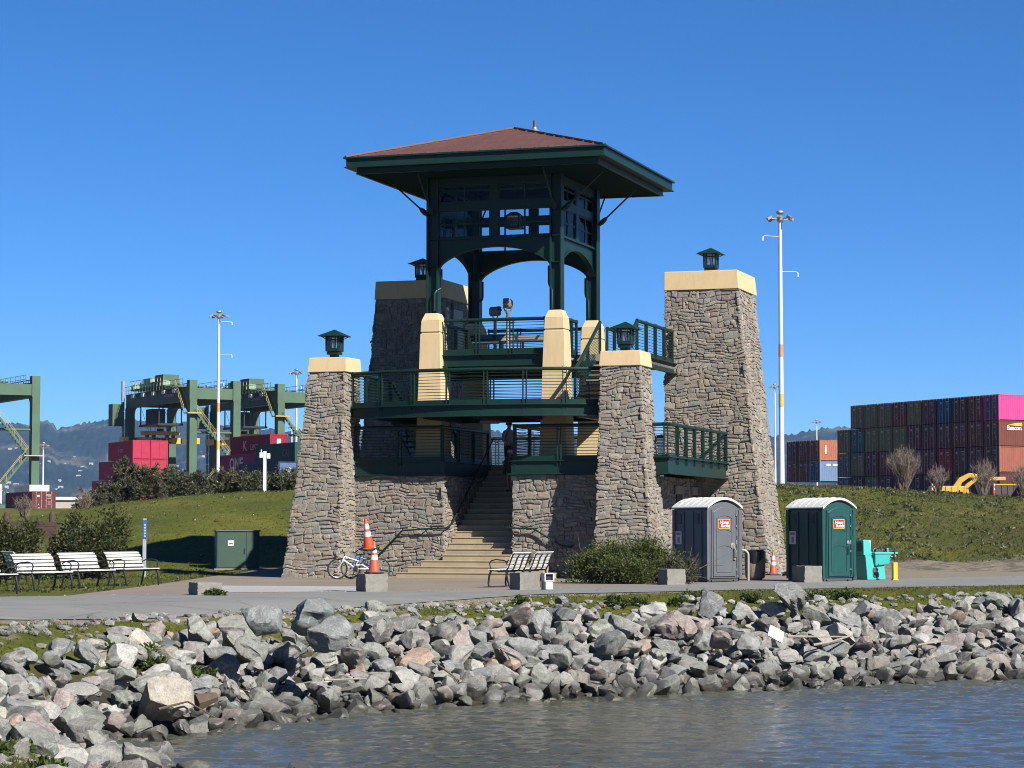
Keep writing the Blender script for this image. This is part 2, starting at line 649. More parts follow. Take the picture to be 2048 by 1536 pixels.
def poly_dist(x, y, poly):
    best = np.full(np.shape(x), 1e9)
    for i in range(len(poly)):
        a, b = np.array(poly[i]), np.array(poly[(i + 1) % len(poly)])
        d = b - a
        t = np.clip(((x - a[0]) * d[0] + (y - a[1]) * d[1]) / (d @ d + 1e-9), 0, 1)
        best = np.minimum(best, np.hypot(x - a[0] - t * d[0], y - a[1] - t * d[1]))
    return best


def axis(parts):
    out = []
    for a, b, st in parts:
        out.extend(np.arange(a, b, st))
    out.append(parts[-1][1])
    return np.array(out)


gx = axis([(-9000, -1500, 1500), (-1500, -200, 130), (-200, -40, 10), (-40, -16, 1.0), (-16, 16, 0.25), (16, 40, 0.75), (40, 200, 10), (200, 1500, 130), (1500, 9000, 1500)])
gy = axis([(-200, 0, 40), (0, 16, 2), (16, 78, 0.25), (78, 130, 0.8), (130, 240, 5), (240, 1200, 80), (1200, 9000, 1300)])
GX, GY = np.meshgrid(gx, gy)
GZ = height(GX, GY)
gd, gw = shore_dist(GX, GY)
ins_plaza = in_poly(GX, GY, PLAZA_POLY)
ins_path = in_poly(GX, GY, PATH_POLY)
dpath = np.where(ins_path, 0, poly_dist(GX, GY, PATH_POLY))
dplaza = np.where(ins_plaza, 0, poly_dist(GX, GY, PLAZA_POLY))
wig = 0.5 * np.sin(GX * 1.7 + np.sin(GY * 1.3)) + 0.4 * np.sin(GY * 1.9 + GX * 0.7)
grass = np.ones_like(GX)
mud = sstep(0.1, -0.9, gd - gw * np.where(GX < -1.5, 0.74, 0.85) + wig * 0.4)
mud = np.where((GY < 33) & (GX < 0), sstep(1.6, 0.7, gd + wig * 0.3), mud)
gravel = sstep(0.75, 0.1, dpath + wig * 0.3) * np.where(gd < gw + 9, 1, 0.8)
left_gravel = sstep(0.8, 0.2, np.abs(poly_dist(GX, GY, np.array(PATH_NEAR[:6] + [PATH_NEAR[5]]))) + wig * 0.3) * (GX < 0)
gravel = np.maximum(gravel, left_gravel * 0.45)
near_grit = sstep(1.9, 3.0, gd + wig * .5) * (GY < 31) * (GX < 0)
gravel = np.maximum(gravel, near_grit * 0.85)
dirt_right = sstep(3.0, 0.5, np.maximum(0, GY - np.interp(GX, [8, 14, 19, 23, 30], [87, 88.5, 89, 99, 102])) + wig * 0.8) * (GX > 9.5) * (GY > 66)
gravel = np.maximum(gravel, dirt_right)
gravel = np.maximum(gravel, sstep(150, 170, GY))
patchy = 0.5 * sstep(11, 14, GX) * (GY > 86) * (GY < 125)
gravel = np.clip(np.maximum(gravel, 0), 0, 1)
inside = np.where(ins_path, poly_dist(GX, GY, PATH_POLY), 0)
GZ = GZ - 0.045 * sstep(0.1, 0.7, inside)
bm_v = np.stack([GX.ravel(), GY.ravel(), GZ.ravel()], 1)
ny, nx = GX.shape
ii = (np.arange(ny - 1)[:, None] * nx + np.arange(nx - 1)[None, :]).ravel()
bm_f = np.stack([ii, ii + 1, ii + nx + 1, ii + nx], 1)


def np_mesh(name, v, f, mats, attrs=None, smooth=True):
    """mesh from arrays; f is (n,3) or (n,4); attrs: {name: (nv,3) colours}"""
    me = bpy.data.meshes.new(name)
    v = np.asarray(v, np.float32)
    f = np.asarray(f, np.int32)
    k = f.shape[1]
    me.vertices.add(len(v))
    me.vertices.foreach_set('co', v.ravel())
    me.loops.add(f.size)
    me.loops.foreach_set('vertex_index', f.ravel())
    me.polygons.add(len(f))
    me.polygons.foreach_set('loop_start', np.arange(0, f.size, k, dtype=np.int32))
    me.polygons.foreach_set('loop_total', np.full(len(f), k, np.int32))
    me.polygons.foreach_set('use_smooth', np.full(len(f), bool(smooth)))
    me.update(calc_edges=True)
    for n, a in (attrs or {}).items():
        ca = me.color_attributes.new(n, 'FLOAT_COLOR', 'POINT')
        buf = np.ones((len(v), 4), np.float32)
        buf[:, :3] = a
        ca.data.foreach_set('color', buf.ravel())
    for m in (mats if isinstance(mats, (list, tuple)) else [mats]):
        me.materials.append(m)
    return me


def ground_mat():
    m, nt, b = _new('ground_cover')
    p = _pos(nt)
    a = nt.nodes.new('ShaderNodeAttribute')
    a.attribute_name = 'zone'
    sp = nt.nodes.new('ShaderNodeSeparateColor')
    nt.links.new(a.outputs['Color'], sp.inputs[0])
    n1 = _noise(nt, 0.28, 6, 0.65, p, 0.4)
    n2 = _noise(nt, 6.0, 6, 0.75, p)
    g1 = _ramp(nt, n1.outputs[0], [(0.30, (0.070, 0.090, 0.008)), (0.5, (0.118, 0.132, 0.010)), (0.70, (0.185, 0.172, 0.024))]).outputs[0]
    g2 = _ramp(nt, n2.outputs[0], [(0.3, 0.5), (0.5, 0.95), (0.75, 1.45)]).outputs[0]
    gr = _mix(nt, 1.0, g1, g2, 'MULTIPLY')
    # scattered dry specks and pale flowers in the turf
    n3 = _noise(nt, 3.0, 8, 0.8, p)
    f3 = _ramp(nt, n3.outputs[0], [(0.60, 0.0), (0.68, 0.7)]).outputs[0]
    gr = _mix(nt, f3, gr, (0.14, 0.12, 0.06))
    # bare soil
    n4 = _noise(nt, 9.0, 8, 0.8, p)
    dirt = _ramp(nt, n4.outputs[0], [(0.25, (0.15, 0.12, 0.09)), (0.5, (0.31, 0.265, 0.20)), (0.75, (0.47, 0.42, 0.34))]).outputs[0]
    n6 = _noise(nt, 1.6, 6, 0.7, p)
    fd = _math(nt, 'ADD', sp.outputs[1], _math(nt, 'MULTIPLY', _math(nt, 'SUBTRACT', n6.outputs[0], 0.5), 1.3))
    fd = _ramp(nt, fd, [(0.42, 0.0), (0.6, 1.0)]).outputs[0]
    out = _mix(nt, fd, gr, dirt)
    # patchy dark soil showing through the thin turf of the right-hand slope
    n7 = _noise(nt, 1.1, 7, 0.75, p, 0.8)
    soil = _ramp(nt, n2.outputs[0], [(0.3, (0.055, 0.045, 0.030)), (0.7, (0.12, 0.10, 0.07))]).outputs[0]
    fs = _math(nt, 'MULTIPLY', _ramp(nt, n7.outputs[0], [(0.44, 0.0), (0.6, 1.0)]).outputs[0], sp.outputs[0])
    out = _mix(nt, fs, out, soil)
    mudc = _ramp(nt, n2.outputs[0], [(0.3, (0.03, 0.026, 0.02)), (0.7, (0.085, 0.075, 0.06))]).outputs[0]
    out = _mix(nt, sp.outputs[2], out, mudc)
    out = _mix(nt, 1.0, out, (ALB, ALB, ALB), 'MULTIPLY')
    nt.links.new(out, b.inputs['Base Color'])
    b.inputs['Roughness'].default_value = 0.95
    b.inputs['Specular IOR Level'].default_value = 0.2
    n5 = _noise(nt, 11.0, 8, 0.75, p)
    _bump(nt, b, n5.outputs[0], 0.9, 0.08)
    return m


zone = np.stack([np.clip(patchy * 1.6, 0, 1).ravel(), gravel.ravel(), mud.ravel()], 1)
gme = np_mesh('ground', bm_v, bm_f, ground_mat(), {'zone': zone})
ground = link('ground', gme, kind='structure')


def sheet(name, poly, lift, m, step=0.5, margin=0.0):
    """A thin surface following the ground inside a polygon (triangulated grid clipped to the outline)."""
    bm = bmesh.new()
    vs = [bm.verts.new((px, py, 0)) for px, py in poly]
    bm.faces.new(vs)
    bmesh.ops.triangulate(bm, faces=bm.faces)
    xs = [q[0] for q in poly]
    ys = [q[1] for q in poly]
    for ax, lo, hi in ((0, max(-30, min(xs)), min(36, max(xs))), (1, min(ys), min(108, max(ys)))):
        k = lo + step
        while k < hi:
            no = (1, 0, 0) if ax == 0 else (0, 1, 0)
            co = (k, 0, 0) if ax == 0 else (0, k, 0)
            bmesh.ops.bisect_plane(bm, geom=bm.verts[:] + bm.edges[:] + bm.faces[:], plane_co=co, plane_no=no)
            k += step
    for v in bm.verts:
        v.co.z = hz(v.co.x, v.co.y) + lift
    me = bpy.data.meshes.new(name)
    bm.to_mesh(me)
    bm.free()
    me.polygons.foreach_set('use_smooth', [True] * len(me.polygons))
    me.materials.append(m)
    o = link(name, me, kind='structure')
    return o


def paving_mat(name, cols, vs, cracks=0.0, speck=60, stain=(0.12, 0.11, 0.1), bump=0.3):
    m, nt, b = _new(name)
    p = _pos(nt)
    n = _noise(nt, vs, 7, 0.7, p, 0.3)
    out = _ramp(nt, n.outputs[0], [(0.3, cols[0]), (0.7, cols[1])]).outputs[0]
    n2 = _noise(nt, speck, 4, 0.8, p)
    g = _ramp(nt, n2.outputs[0], [(0.3, 0.78), (0.7, 1.2)]).outputs[0]
    out = _mix(nt, 1.0, out, g, 'MULTIPLY')
    mp = nt.nodes.new('ShaderNodeMapping')
    mp.inputs['Scale'].default_value = (0.25, 1.3, 1)
    nt.links.new(p, mp.inputs[0])
    n3 = _noise(nt, 1.1, 6, 0.75, mp.outputs[0], 0.8)
    f = _ramp(nt, n3.outputs[0], [(0.55, 0.0), (0.7, 0.55)]).outputs[0]
    out = _mix(nt, f, out, stain)
    if cracks:
        v = nt.nodes.new('ShaderNodeTexVoronoi')
        v.feature = 'DISTANCE_TO_EDGE'
        v.inputs['Scale'].default_value = 0.35
        nt.links.new(p, v.inputs['Vector'])
        fc = _ramp(nt, v.outputs['Distance'], [(0.0, cracks), (0.012, 0.0)]).outputs[0]
        out = _mix(nt, fc, out, (0.06, 0.055, 0.05))
    out = _mix(nt, 1.0, out, (ALB, ALB, ALB), 'MULTIPLY')
    nt.links.new(out, b.inputs['Base Color'])
    b.inputs['Roughness'].default_value = 0.92
    _bump(nt, b, n2.outputs[0], bump, 0.01)
    return m


ASPHALT = paving_mat('weathered_asphalt', ((0.19, 0.19, 0.18), (0.265, 0.265, 0.25)), 0.5, 0.5, 45, (0.14, 0.138, 0.13))
PLAZAM = paving_mat('reddish_concrete', ((0.205, 0.165, 0.125), (0.285, 0.235, 0.185)), 0.35, 0.0, 40, (0.14, 0.105, 0.09))
PADM = paving_mat('pale_concrete', ((0.36, 0.36, 0.36), (0.46, 0.46, 0.46)), 0.5, 0, 40, (0.27, 0.26, 0.25))
sheet('plaza_pavement', [tuple(q) for q in PLAZA_POLY], 0.006, PLAZAM, 1.0)
sheet('asphalt_path', [tuple(q) for q in PATH_POLY], 0.016, ASPHALT, 0.5)
sheet('concrete_pad', [(-6.7, 56.2), (-3.3, 57.3), (-3.6, 62.2), (-7.4, 63.4)], 0.011, PADM, 1.0)
# ------------------------------------------------------------------ water
wx = np.arange(-9, 17.01, 0.075)
wy = np.arange(24, 58.01, 0.075)
WX, WY = np.meshgrid(wx, wy)
WZ = np.zeros_like(WX)
for k in range(70):
    lam = float(np.exp(NP.uniform(np.log(0.15), np.log(1.3))))
    th = NP.normal(-1.25, 0.55)
    amp = 0.0043 * lam ** 0.62
    WZ += amp * np.sin((WX * cos(th) + WY * sin(th)) * 2 * pi / lam + NP.uniform(0, 6.28))
gust = 0.75 + 0.5 * np.sin(WX * 0.31 + 0.8 * np.sin(WY * 0.21)) * np.sin(WY * 0.27 + 0.4)
WZ = WZ * np.clip(gust, 0.35, 1.3)
edge = np.minimum(np.minimum(WX + 9, 17 - WX), np.minimum(WY - 24, 58 - WY))
WZ *= sstep(0, 2, edge)
wv = np.stack([WX.ravel(), WY.ravel(), (WATER_Z + WZ).ravel()], 1)
ny, nx = WX.shape
ii = (np.arange(ny - 1)[:, None] * nx + np.arange(nx - 1)[None, :]).ravel()
wf = np.stack([ii, ii + 1, ii + nx + 1, ii + nx], 1)
base = len(wv)
X0, X1, Y0, Y1 = wv[0][0], wv[-1][0], wv[0][1], wv[-1][1]
ring = np.array([(X0, Y0), (X1, Y0), (X1, Y1), (X0, Y1), (-60, -30), (150, -30), (150, 140), (-60, 140)])
rv = np.concatenate([ring, np.full((8, 1), WATER_Z)], 1)
rf = np.array([(4, 5, 1, 0), (5, 6, 2, 1), (6, 7, 3, 2), (7, 4, 0, 3)]) + base


def water_mat():
    m, nt, b = _new('bay_water')
    p = _pos(nt)
    b.inputs['Base Color'].default_value = (0.045, 0.047, 0.034, 1)
    b.inputs['Roughness'].default_value = 0.06
    b.inputs['IOR'].default_value = 1.33
    b.inputs['Specular IOR Level'].default_value = 0.5
    mp = nt.nodes.new('ShaderNodeMapping')
    mp.inputs['Scale'].default_value = (0.8, 1.0, 1)
    nt.links.new(p, mp.inputs[0])
    n = _noise(nt, 9.0, 5, 0.6, mp.outputs[0], 0.4)
    _bump(nt, b, n.outputs[0], 0.5, 0.03)
    return m


link('water', np_mesh('water', np.vstack([wv, rv]), np.vstack([wf, rf]), water_mat()), kind='structure')
# ------------------------------------------------------------------ the observation tower
# local frame: u along the front to the right, v into the picture, z up
TH = 0.3131
tower = thing('observation_tower', 'stone and dark green steel observation tower with red-brown hipped roof', 'tower', (0.085, 77.634, 0), -TH)
TM = Matrix.Translation((0.085, 77.634, 0)) @ Matrix.Rotation(-TH, 4, 'Z')

STONE_COLS = [(.245, .215, .185), (.215, .20, .18), (.27, .24, .205), (.215, .18, .15), (.19, .185, .178), (.30, .27, .23), (.23, .195, .165), (.25, .235, .215), (.22, .215, .205), (.255, .22, .185)]
ALL_STONES = []          # (priority, verts, faces, colour, owner)


def clad(Pf, nrm, W0, H0, owner, prio, seed, z_lo=0.0, tone=1.0):
    """Cover a face with irregular split stones.  Pf(s,t) -> point, s in 0..1 across, t in 0..1 up."""
    r = random.Random(seed)
    ph = [r.uniform(0, 6.28) for _ in range(6)]

    def warp(x, y):
        dx = 0.040 * sin(3.1 * y + ph[0]) + 0.032 * sin(8.3 * y + 3.1 * x + ph[1])
        dy = 0.050 * sin(2.3 * x + 1.3 * y + ph[2]) + 0.036 * sin(6.1 * x + ph[3]) * cos(4 * y + ph[4])
        return x + dx, y + dy

    cells = []
    y = 0.0
    while y < H0:
        bh = r.uniform(0.15, 0.265)
        if y + bh > H0 - 0.1:
            bh = H0 - y
        x = 0.0
        sl = r.uniform(-0.04, 0.04)
        while x < W0:
            L = r.uniform(0.23, 0.50)
            if x + L > W0 - 0.13:
                L = W0 - x
            k = r.random()
            y1 = y + bh
            if k < 0.13 or bh < 0.17:
                n = 1 if L < 0.40 else 2
                cuts = [0] + [q / n + r.uniform(-.1, .1) for q in range(1, n)] + [1]
                for q in range(n):
                    cells.append((x + L * cuts[q], x + L * cuts[q + 1], y, y1))
            elif k < 0.80:
                m = y + bh * r.uniform(0.36, 0.64)
                for (a, b) in ((y, m), (m, y1)):
                    n = 1 if r.random() < 0.72 and L < 0.44 else 2
                    if L < 0.31:
                        n = 1
                    cuts = [0] + [q / n + r.uniform(-.16, .16) for q in range(1, n)] + [1]
                    for q in range(n):
                        cells.append((x + L * cuts[q], x + L * cuts[q + 1], a, b))
            else:
                c = x + L * r.uniform(0.32, 0.62)
                m = y + bh * r.uniform(0.4, 0.6)
                if r.random() < 0.5:
                    cells += [(x, c, y, y1), (c, x + L, y, m), (c, x + L, m, y1)]
                else:
                    cells += [(c, x + L, y, y1), (x, c, y, m), (x, c, m, y1)]
            x += L
        y += bh
    for (x0, x1, y0, y1) in cells:
        g = 0.0038
        w, h = x1 - x0, y1 - y0
        if w < 0.04 or h < 0.03:
            continue
        cx = min(0.3 * w, 0.035) * r.uniform(0.5, 1.3)
        cy = min(0.3 * h, 0.03) * r.uniform(0.5, 1.3)
        j = lambda a: r.uniform(-a, a)
        ja, jb = min(0.13 * w, 0.034), min(0.20 * h, 0.024)
        ring = [(x0 + g + cx, y0 + g), (x1 - g - cx, y0 + g), (x1 - g, y0 + g + cy), (x1 - g, y1 - g - cy),
                (x1 - g - cx, y1 - g), (x0 + g + cx, y1 - g), (x0 + g, y1 - g - cy), (x0 + g, y0 + g + cy)]
        jx = [(j(ja), j(jb))] * 8
        jc = [(j(ja) , j(jb)) for _ in range(4)]
        ring = [(p[0] + jc[(q // 2) % 4][0], p[1] + jc[(q // 2) % 4][1]) for q, p in enumerate(ring)]
        d = r.uniform(0.014, 0.046)
        tx, ty = j(0.035) , j(0.05)
        mx, my = (x0 + x1) / 2, (y0 + y1) / 2
        ins = min(0.012, 0.2 * h)

        def pt(px, py, dep):
            X, Y = warp(px, py)
            # keep the ends flush with the face so corners close
            if px < 0.03:
                X = min(X, px)
            if px > W0 - 0.03:
                X = max(X, px)
            return Pf(X / W0, min(1.0, max(0.0, Y / H0))) + nrm * dep
        vs = [pt(a, b, -0.03) for a, b in ring]
        vs += [pt(a + (mx - a) * ins * 0.25 / max(w / 2, .02), b + (my - b) * ins * 0.25 / max(h / 2, .02), d * 0.62) for a, b in ring]
        vs += [pt(a + (mx - a) * min(.5, ins / max(w / 2, .02)), b + (my - b) * min(.5, ins * 1.1 / max(h / 2, .02)), d + tx * (a - mx) + ty * (b - my)) for a, b in ring]
        vs.append(pt(mx + j(.15) * w, my + j(.15) * h, d + r.uniform(0.0, 0.012)))
        fs = []
        for q in range(8):
            q2 = (q + 1) % 8
            fs += [(q, q2, 8 + q2, 8 + q), (8 + q, 8 + q2, 16 + q2, 16 + q), (16 + q, 16 + q2, 24)]
        c = r.choice(STONE_COLS)
        b = r.uniform(1.02, 1.36) * tone
        col = tuple(min(0.6, q * b * t3 * r.uniform(0.97, 1.03)) for q, t3 in zip(c, (1.12, 1.08, 1.0)))
        ALL_STONES.append((w * h * prio, vs, fs, col, owner))


def taper_rect(top, grow, z0, z1, t):
    """rectangle (u0,u1,v0,v1) at relative height t with a slight outward flare towards the foot; grow = outward growth of each side at the foot"""
    k = 0.75 * (1 - t) + 0.25 * (1 - t) ** 2.2
    return (top[0] - grow[0] * k, top[1] + grow[1] * k, top[2] - grow[2] * k, top[3] + grow[3] * k)


def stone_pillar(name_seed, top, grow, z1, cap_h, cap_in, sides, prio, over=0.035, tone=1.0):
    z0 = -0.25
    core = MB()
    N = 8
    for i in range(N):
        ta, tb = i / N, (i + 1) / N
        ra, rb = taper_rect(top, grow, z0, z1, ta), taper_rect(top, grow, z0, z1, tb)
        a = [(ra[0], ra[2]), (ra[1], ra[2]), (ra[1], ra[3]), (ra[0], ra[3])]
        b = [(rb[0], rb[2]), (rb[1], rb[2]), (rb[1], rb[3]), (rb[0], rb[3])]
        za, zb = z0 + (z1 - z0) * ta, z0 + (z1 - z0) * tb
        for q in range(4):
            core.add([(*a[q], za), (*a[(q + 1) % 4], za), (*b[(q + 1) % 4], zb), (*b[q], zb)], [(0, 1, 2, 3)])
    core.box(top[0], top[1], top[2], top[3], z1 - 0.02, z1 + 0.02)
    o = core.build('stone_pillar', MORTAR, tower, fix=False)
    for sd_ in sides:
        nv = {'f': Vector((0, -1, 0)), 'r': Vector((1, 0, 0)), 'l': Vector((-1, 0, 0)), 'b': Vector((0, 1, 0))}[sd_]
        e = over

        def Pf(s, t, sd_=sd_):
            q = taper_rect(top, grow, z0, z1, t)
            z = z0 + (z1 - z0) * t
            if sd_ == 'f':
                return Vector((q[0] - e + (q[1] - q[0] + 2 * e) * s, q[2], z))
            if sd_ == 'b':
                return Vector((q[1] + e - (q[1] - q[0] + 2 * e) * s, q[3], z))
            if sd_ == 'r':
                return Vector((q[1], q[2] - e + (q[3] - q[2] + 2 * e) * s, z))
            return Vector((q[0], q[3] + e - (q[3] - q[2] + 2 * e) * s, z))
        m = taper_rect(top, grow, z0, z1, 0.4)
        W0 = (m[1] - m[0]) if sd_ in 'fb' else (m[3] - m[2])
        clad(Pf, nv, W0, z1 - z0, o, prio.get(sd_, 0.1), name_seed + ord(sd_), tone=tone)
    c = MB()
    e, i2 = over + 0.03, cap_in
    c.frus((top[0] - e, top[1] + e, top[2] - e, top[3] + e), z1 + 0.001, (top[0] - e + i2[0], top[1] + e - i2[1], top[2] - e + i2[2], top[3] + e - i2[3]), z1 + cap_h)
    c.build('cap', CREAM, o, bevel=0.018)
    return o


FLt = (-5.21, -4.05, -4.25, -3.09)
FRt = (4.05, 5.21, -4.25, -3.09)
BLt = (-6.25, -3.88, 4.12, 6.76)
BRt = (3.88, 6.25, 4.12, 6.76)
pil_fl = stone_pillar(100, FLt, (0.60, 0.02, 0.68, 0.0), 6.24, 0.45, (.05, .03, .05, .03), 'flr', {'f': 1.0, 'r': 0.45})
pil_fr = stone_pillar(200, FRt, (0.02, 0.60, 0.68, 0.0), 6.24, 0.45, (.03, .05, .05, .03), 'flr', {'f': 1.0, 'r': 0.45})
pil_bl = stone_pillar(300, BLt, (1.1, 0.02, 0.1, 0.2), 9.25, 0.62, (.03, .03, .03, .05), 'flr', {'f': 0.45, 'r': 0.2}, tone=0.95)
pil_br = stone_pillar(400, BRt, (0.06, 1.05, 0.1, 0.2), 9.25, 0.62, (.0, .06, .03, .05), 'flr', {'f': 1.0, 'r': 0.45}, tone=1.0)

# ---- podium walls either side of the stair
PV = -3.45
podl = MB().box(-5.0, -1.16, PV, 6.0, -0.3, 3.08).build('podium_wall', MORTAR, tower)
podr = MB().box(1.08, 4.85, PV, 6.0, -0.3, 3.08).build('podium_wall', MORTAR, tower)
podb = MB().box(-1.16, 1.08, 1.05, 6.0, -0.3, 3.28).build('podium_core', CONC, tower)


def flat(a, b, z0, z1):
    a, b = Vector(a), Vector(b)
    return lambda s, t: Vector((a.x + (b.x - a.x) * s, a.y + (b.y - a.y) * s, z0 + (z1 - z0) * t))


clad(flat((-4.2, PV), (-1.13, PV), -0.1, 3.08), Vector((0, -1, 0)), 3.07, 3.18, podl, 0.9, 501)
clad(flat((-1.16, PV - .03), (-1.16, 1.1), -0.1, 3.08), Vector((1, 0, 0)), 4.2, 3.18, podl, 0.3, 502)
clad(flat((1.05, PV), (4.2, PV), -0.1, 3.08), Vector((0, -1, 0)), 3.15, 3.18, podr, 0.9, 503)
clad(flat((1.08, 1.1), (1.08, PV - .03), -0.1, 3.08), Vector((-1, 0, 0)), 4.2, 3.18, podr, 0.05, 504)
clad(flat((4.85, PV), (4.85, 4.3), -0.1, 3.08), Vector((1, 0, 0)), 7.4, 3.18, podr, 0.25, 505)
clad(flat((-5.0, 4.3), (-5.0, PV), -0.1, 3.08), Vector((-1, 0, 0)), 7.4, 3.18, podl, 0.05, 506)

ALL_STONES.sort(key=lambda q: -q[0])
rest = {}
for k, (pr, vs, fs, col, owner) in enumerate(ALL_STONES):
    if k < 300:
        c = sum((Vector(v) for v in vs), Vector()) / len(vs)
        tri = np.array([f if len(f) == 4 else (f[0], f[1], f[2], f[2]) for f in fs])
        me = bpy.data.meshes.new('stone')
        me.from_pydata([Vector(v) - c for v in vs], [], fs)
        ca = me.color_attributes.new('tint', 'FLOAT_COLOR', 'POINT')
        ca.data.foreach_set('color', np.tile(np.array([*col, 1], np.float32), len(vs)))
        me.materials.append(CLAD)
        link('stone', me, owner, c)
    else:
        rest.setdefault(owner.name, (owner, []))[1].append((vs, fs, col))
for nm, (owner, lst) in rest.items():
    V, F, Cc = [], [], []
    for vs, fs, col in lst:
        o = len(V)
        V.extend(vs)
        F.extend([tuple(o + i for i in f) for f in fs])
        Cc.extend([(*col, 1)] * len(vs))
    me = bpy.data.meshes.new('stone_cladding')
    me.from_pydata(V, [], F)
    ca = me.color_attributes.new('tint', 'FLOAT_COLOR', 'POINT')
    ca.data.foreach_set('color', np.array(Cc, np.float32).ravel())
    me.materials.append(CLAD)
    link('stone_cladding', me, owner, kind='stuff')

# lintel blocks and slit openings low on the right-hand wall
for v0 in (1.15, 3.3):
    MB().box(4.88, 4.945, v0, v0 + 1.05, 2.56, 2.82).build('lintel', PALE, podr, bevel=0.01)
    MB().box(4.87, 4.91, v0 + 0.2, v0 + 0.8, 1.2, 2.55).build('window_slit', BPRINT, podr)
    MB().box(4.88, 4.945, v0 + 0.82, v0 + 1.03, 1.2, 2.55).build('jamb_stone', PALE, podr, bevel=0.01)

# ---- stair
RISE, TREAD = 0.175, 0.285
stair = MB().box(-1.14, 1.06, -2.9, 1.06, -0.2, 0.12).build('stair', STEPC, tower)
V0 = -4.45
for i in range(20):
    z = RISE * (i + 1)
    v = V0 + TREAD * i
    a, b = (-1.13, 1.05)
    if i < 4:
        a, b = ((-2.30, 2.55), (-2.04, 2.22), (-1.72, 1.90), (-1.13, 1.05))[i]
    back = v + TREAD + 0.12 if i > 3 else PV - 0.07
    m = MB()
    m.box(a, b, v, back if i < 19 else 1.3, max(-0.2, z - RISE - (0.1 if i < 4 else 0.25)), z)
    m.box(a, b, v - 0.02, v + 0.06, z - 0.035, z + 0.003)
    m.build('step', STEPC, stair, bevel=0.008)


# ---- decks: edge beams are steel channels, floors are slabs
def channel(h0, h1, d=0.13, t=0.035, rec=0.03):
    return [(0, h0), (d, h0), (d, h0 + t), (rec, h0 + t), (rec, h1 - t), (d, h1 - t), (d, h1), (0, h1)]


def beam_part(name, path, h0, h1, **k):
    m = MB()
    m.sweep(path, channel(h0, h1, **k))
    return m.build(name, GREEN, tower, bevel=0.004)


def slab(poly, z0, z1, name='deck_floor', m=CONC):
    return MB().prism(poly, 'xy', z0, z1).build(name, m, tower)


def railing(path, zf, bay=1.12, h=1.05, toe=True, slope=None, ends=(True, True), nrod=9):
    """Guard rail along a plan path (u,v) at floor height zf (or a list of floor heights)."""
    pts = [Vector((p[0], p[1], (zf[i] if isinstance(zf, (list, tuple)) else zf))) for i, p in enumerate(path)]
    rail = MB()
    rail.tube([p + Vector((0, 0, h)) for p in pts], 0.056, 10)
    ro = rail.build('railing', GREEN, tower, smooth=True)
    # arc-length resample for posts
    seg = [(pts[i + 1] - pts[i]).length for i in range(len(pts) - 1)]
    T = sum(seg)

    def at(s):
        for i, l in enumerate(seg):
            if s <= l + 1e-6:
                return pts[i].lerp(pts[i + 1], s / l), (pts[i + 1] - pts[i]).normalized()
            s -= l
        return pts[-1], (pts[-1] - pts[-2]).normalized()
    n = max(1, round(T / bay))
    marks = []
    for k in range(n + 1):
        s = T * k / n
        if k == 0 and ends[0]:
            marks.append((0.03,))
        elif k == n and ends[1]:
            marks.append((T - 0.03,))
        elif 0 < k < n:
            marks.append((s - 0.055, s + 0.055))
    for mk in marks:
        m = MB()
        for s in mk:
            p, d = at(s)
            d2 = Vector((d.x, d.y, 0)).normalized()
            nn = Vector((d2.y, -d2.x, 0))
            m.beam(p + Vector((0, 0, -0.12)), p + Vector((0, 0, h + 0.062)), 0.022, 0.085, up=nn)
        if len(mk) == 2:
            p, d = at(sum(mk) / 2)
            for zz in (0.12, h - 0.12):
                m.beam(p + Vector((0, 0, zz)) - d * 0.05, p + Vector((0, 0, zz)) + d * 0.05, 0.018, 0.03)
        m.build('post', GREEN, ro)
    m = MB()
    for q in range(nrod):
        zz = 0.20 + (h - 0.30) * q / (nrod - 1)
        m.tube([p + Vector((0, 0, zz)) for p in pts], 0.0095, 5)
    m.build('rod_infill', GREEN, ro, smooth=True, kind='stuff')
    if toe:
        m = MB()
        for i in range(len(pts) - 1):
            m.beam(pts[i] + Vector((0, 0, 0.07)), pts[i + 1] + Vector((0, 0, 0.07)), 0.02, 0.17)
        m.build('toe_plate', GREEN, ro)
    return ro


def arc(u0, u1, v_end, sag, n=14):
    return [(u0 + (u1 - u0) * i / n, v_end - sag * (1 - (2 * i / n - 1) ** 2)) for i in range(n + 1)]


Z1, Z2, Z3 = 3.50, 5.15, 6.85
# lower deck
slab([(-4.98, -3.45), (-1.16, -3.45), (-1.16, 1.0), (1.08, 1.0), (1.08, -3.45), (5.2, -3.45), (5.85, -3.45), (5.85, 6.0), (-4.98, 6.0)], 3.28, Z1 - 0.005)
beam_part('edge_beam', [(-4.1, -3.49), (-1.13, -3.49), (-1.13, 1.0)], 3.09, 3.52, d=0.10)
beam_part('edge_beam', [(1.08, 1.0), (1.05, -3.49), (4.1, -3.49)], 3.09, 3.52, d=0.10)
beam_part('edge_beam', [(4.6, -3.5), (5.86, -3.5), (5.86, 4.08)], 3.08, 3.60, d=0.10, rec=0.012)
slab([(5.2, -3.45), (5.84, -3.45), (5.84, 4.05), (5.2, 4.05)], 3.30, Z1 - 0.004)
railing([(-4.0, -3.53), (-1.2, -3.53), (-1.2, 0.95)], Z1, 1.35)
railing([(1.12, 0.95), (1.12, -3.53), (4.0, -3.53)], Z1, 1.35)
railing([(4.7, -3.45), (5.88, -3.45), (5.88, 4.05)], Z1, 1.03, ends=(False, True))
railing([(-3.8, 5.9), (3.8, 5.9)], Z1, 1.3)
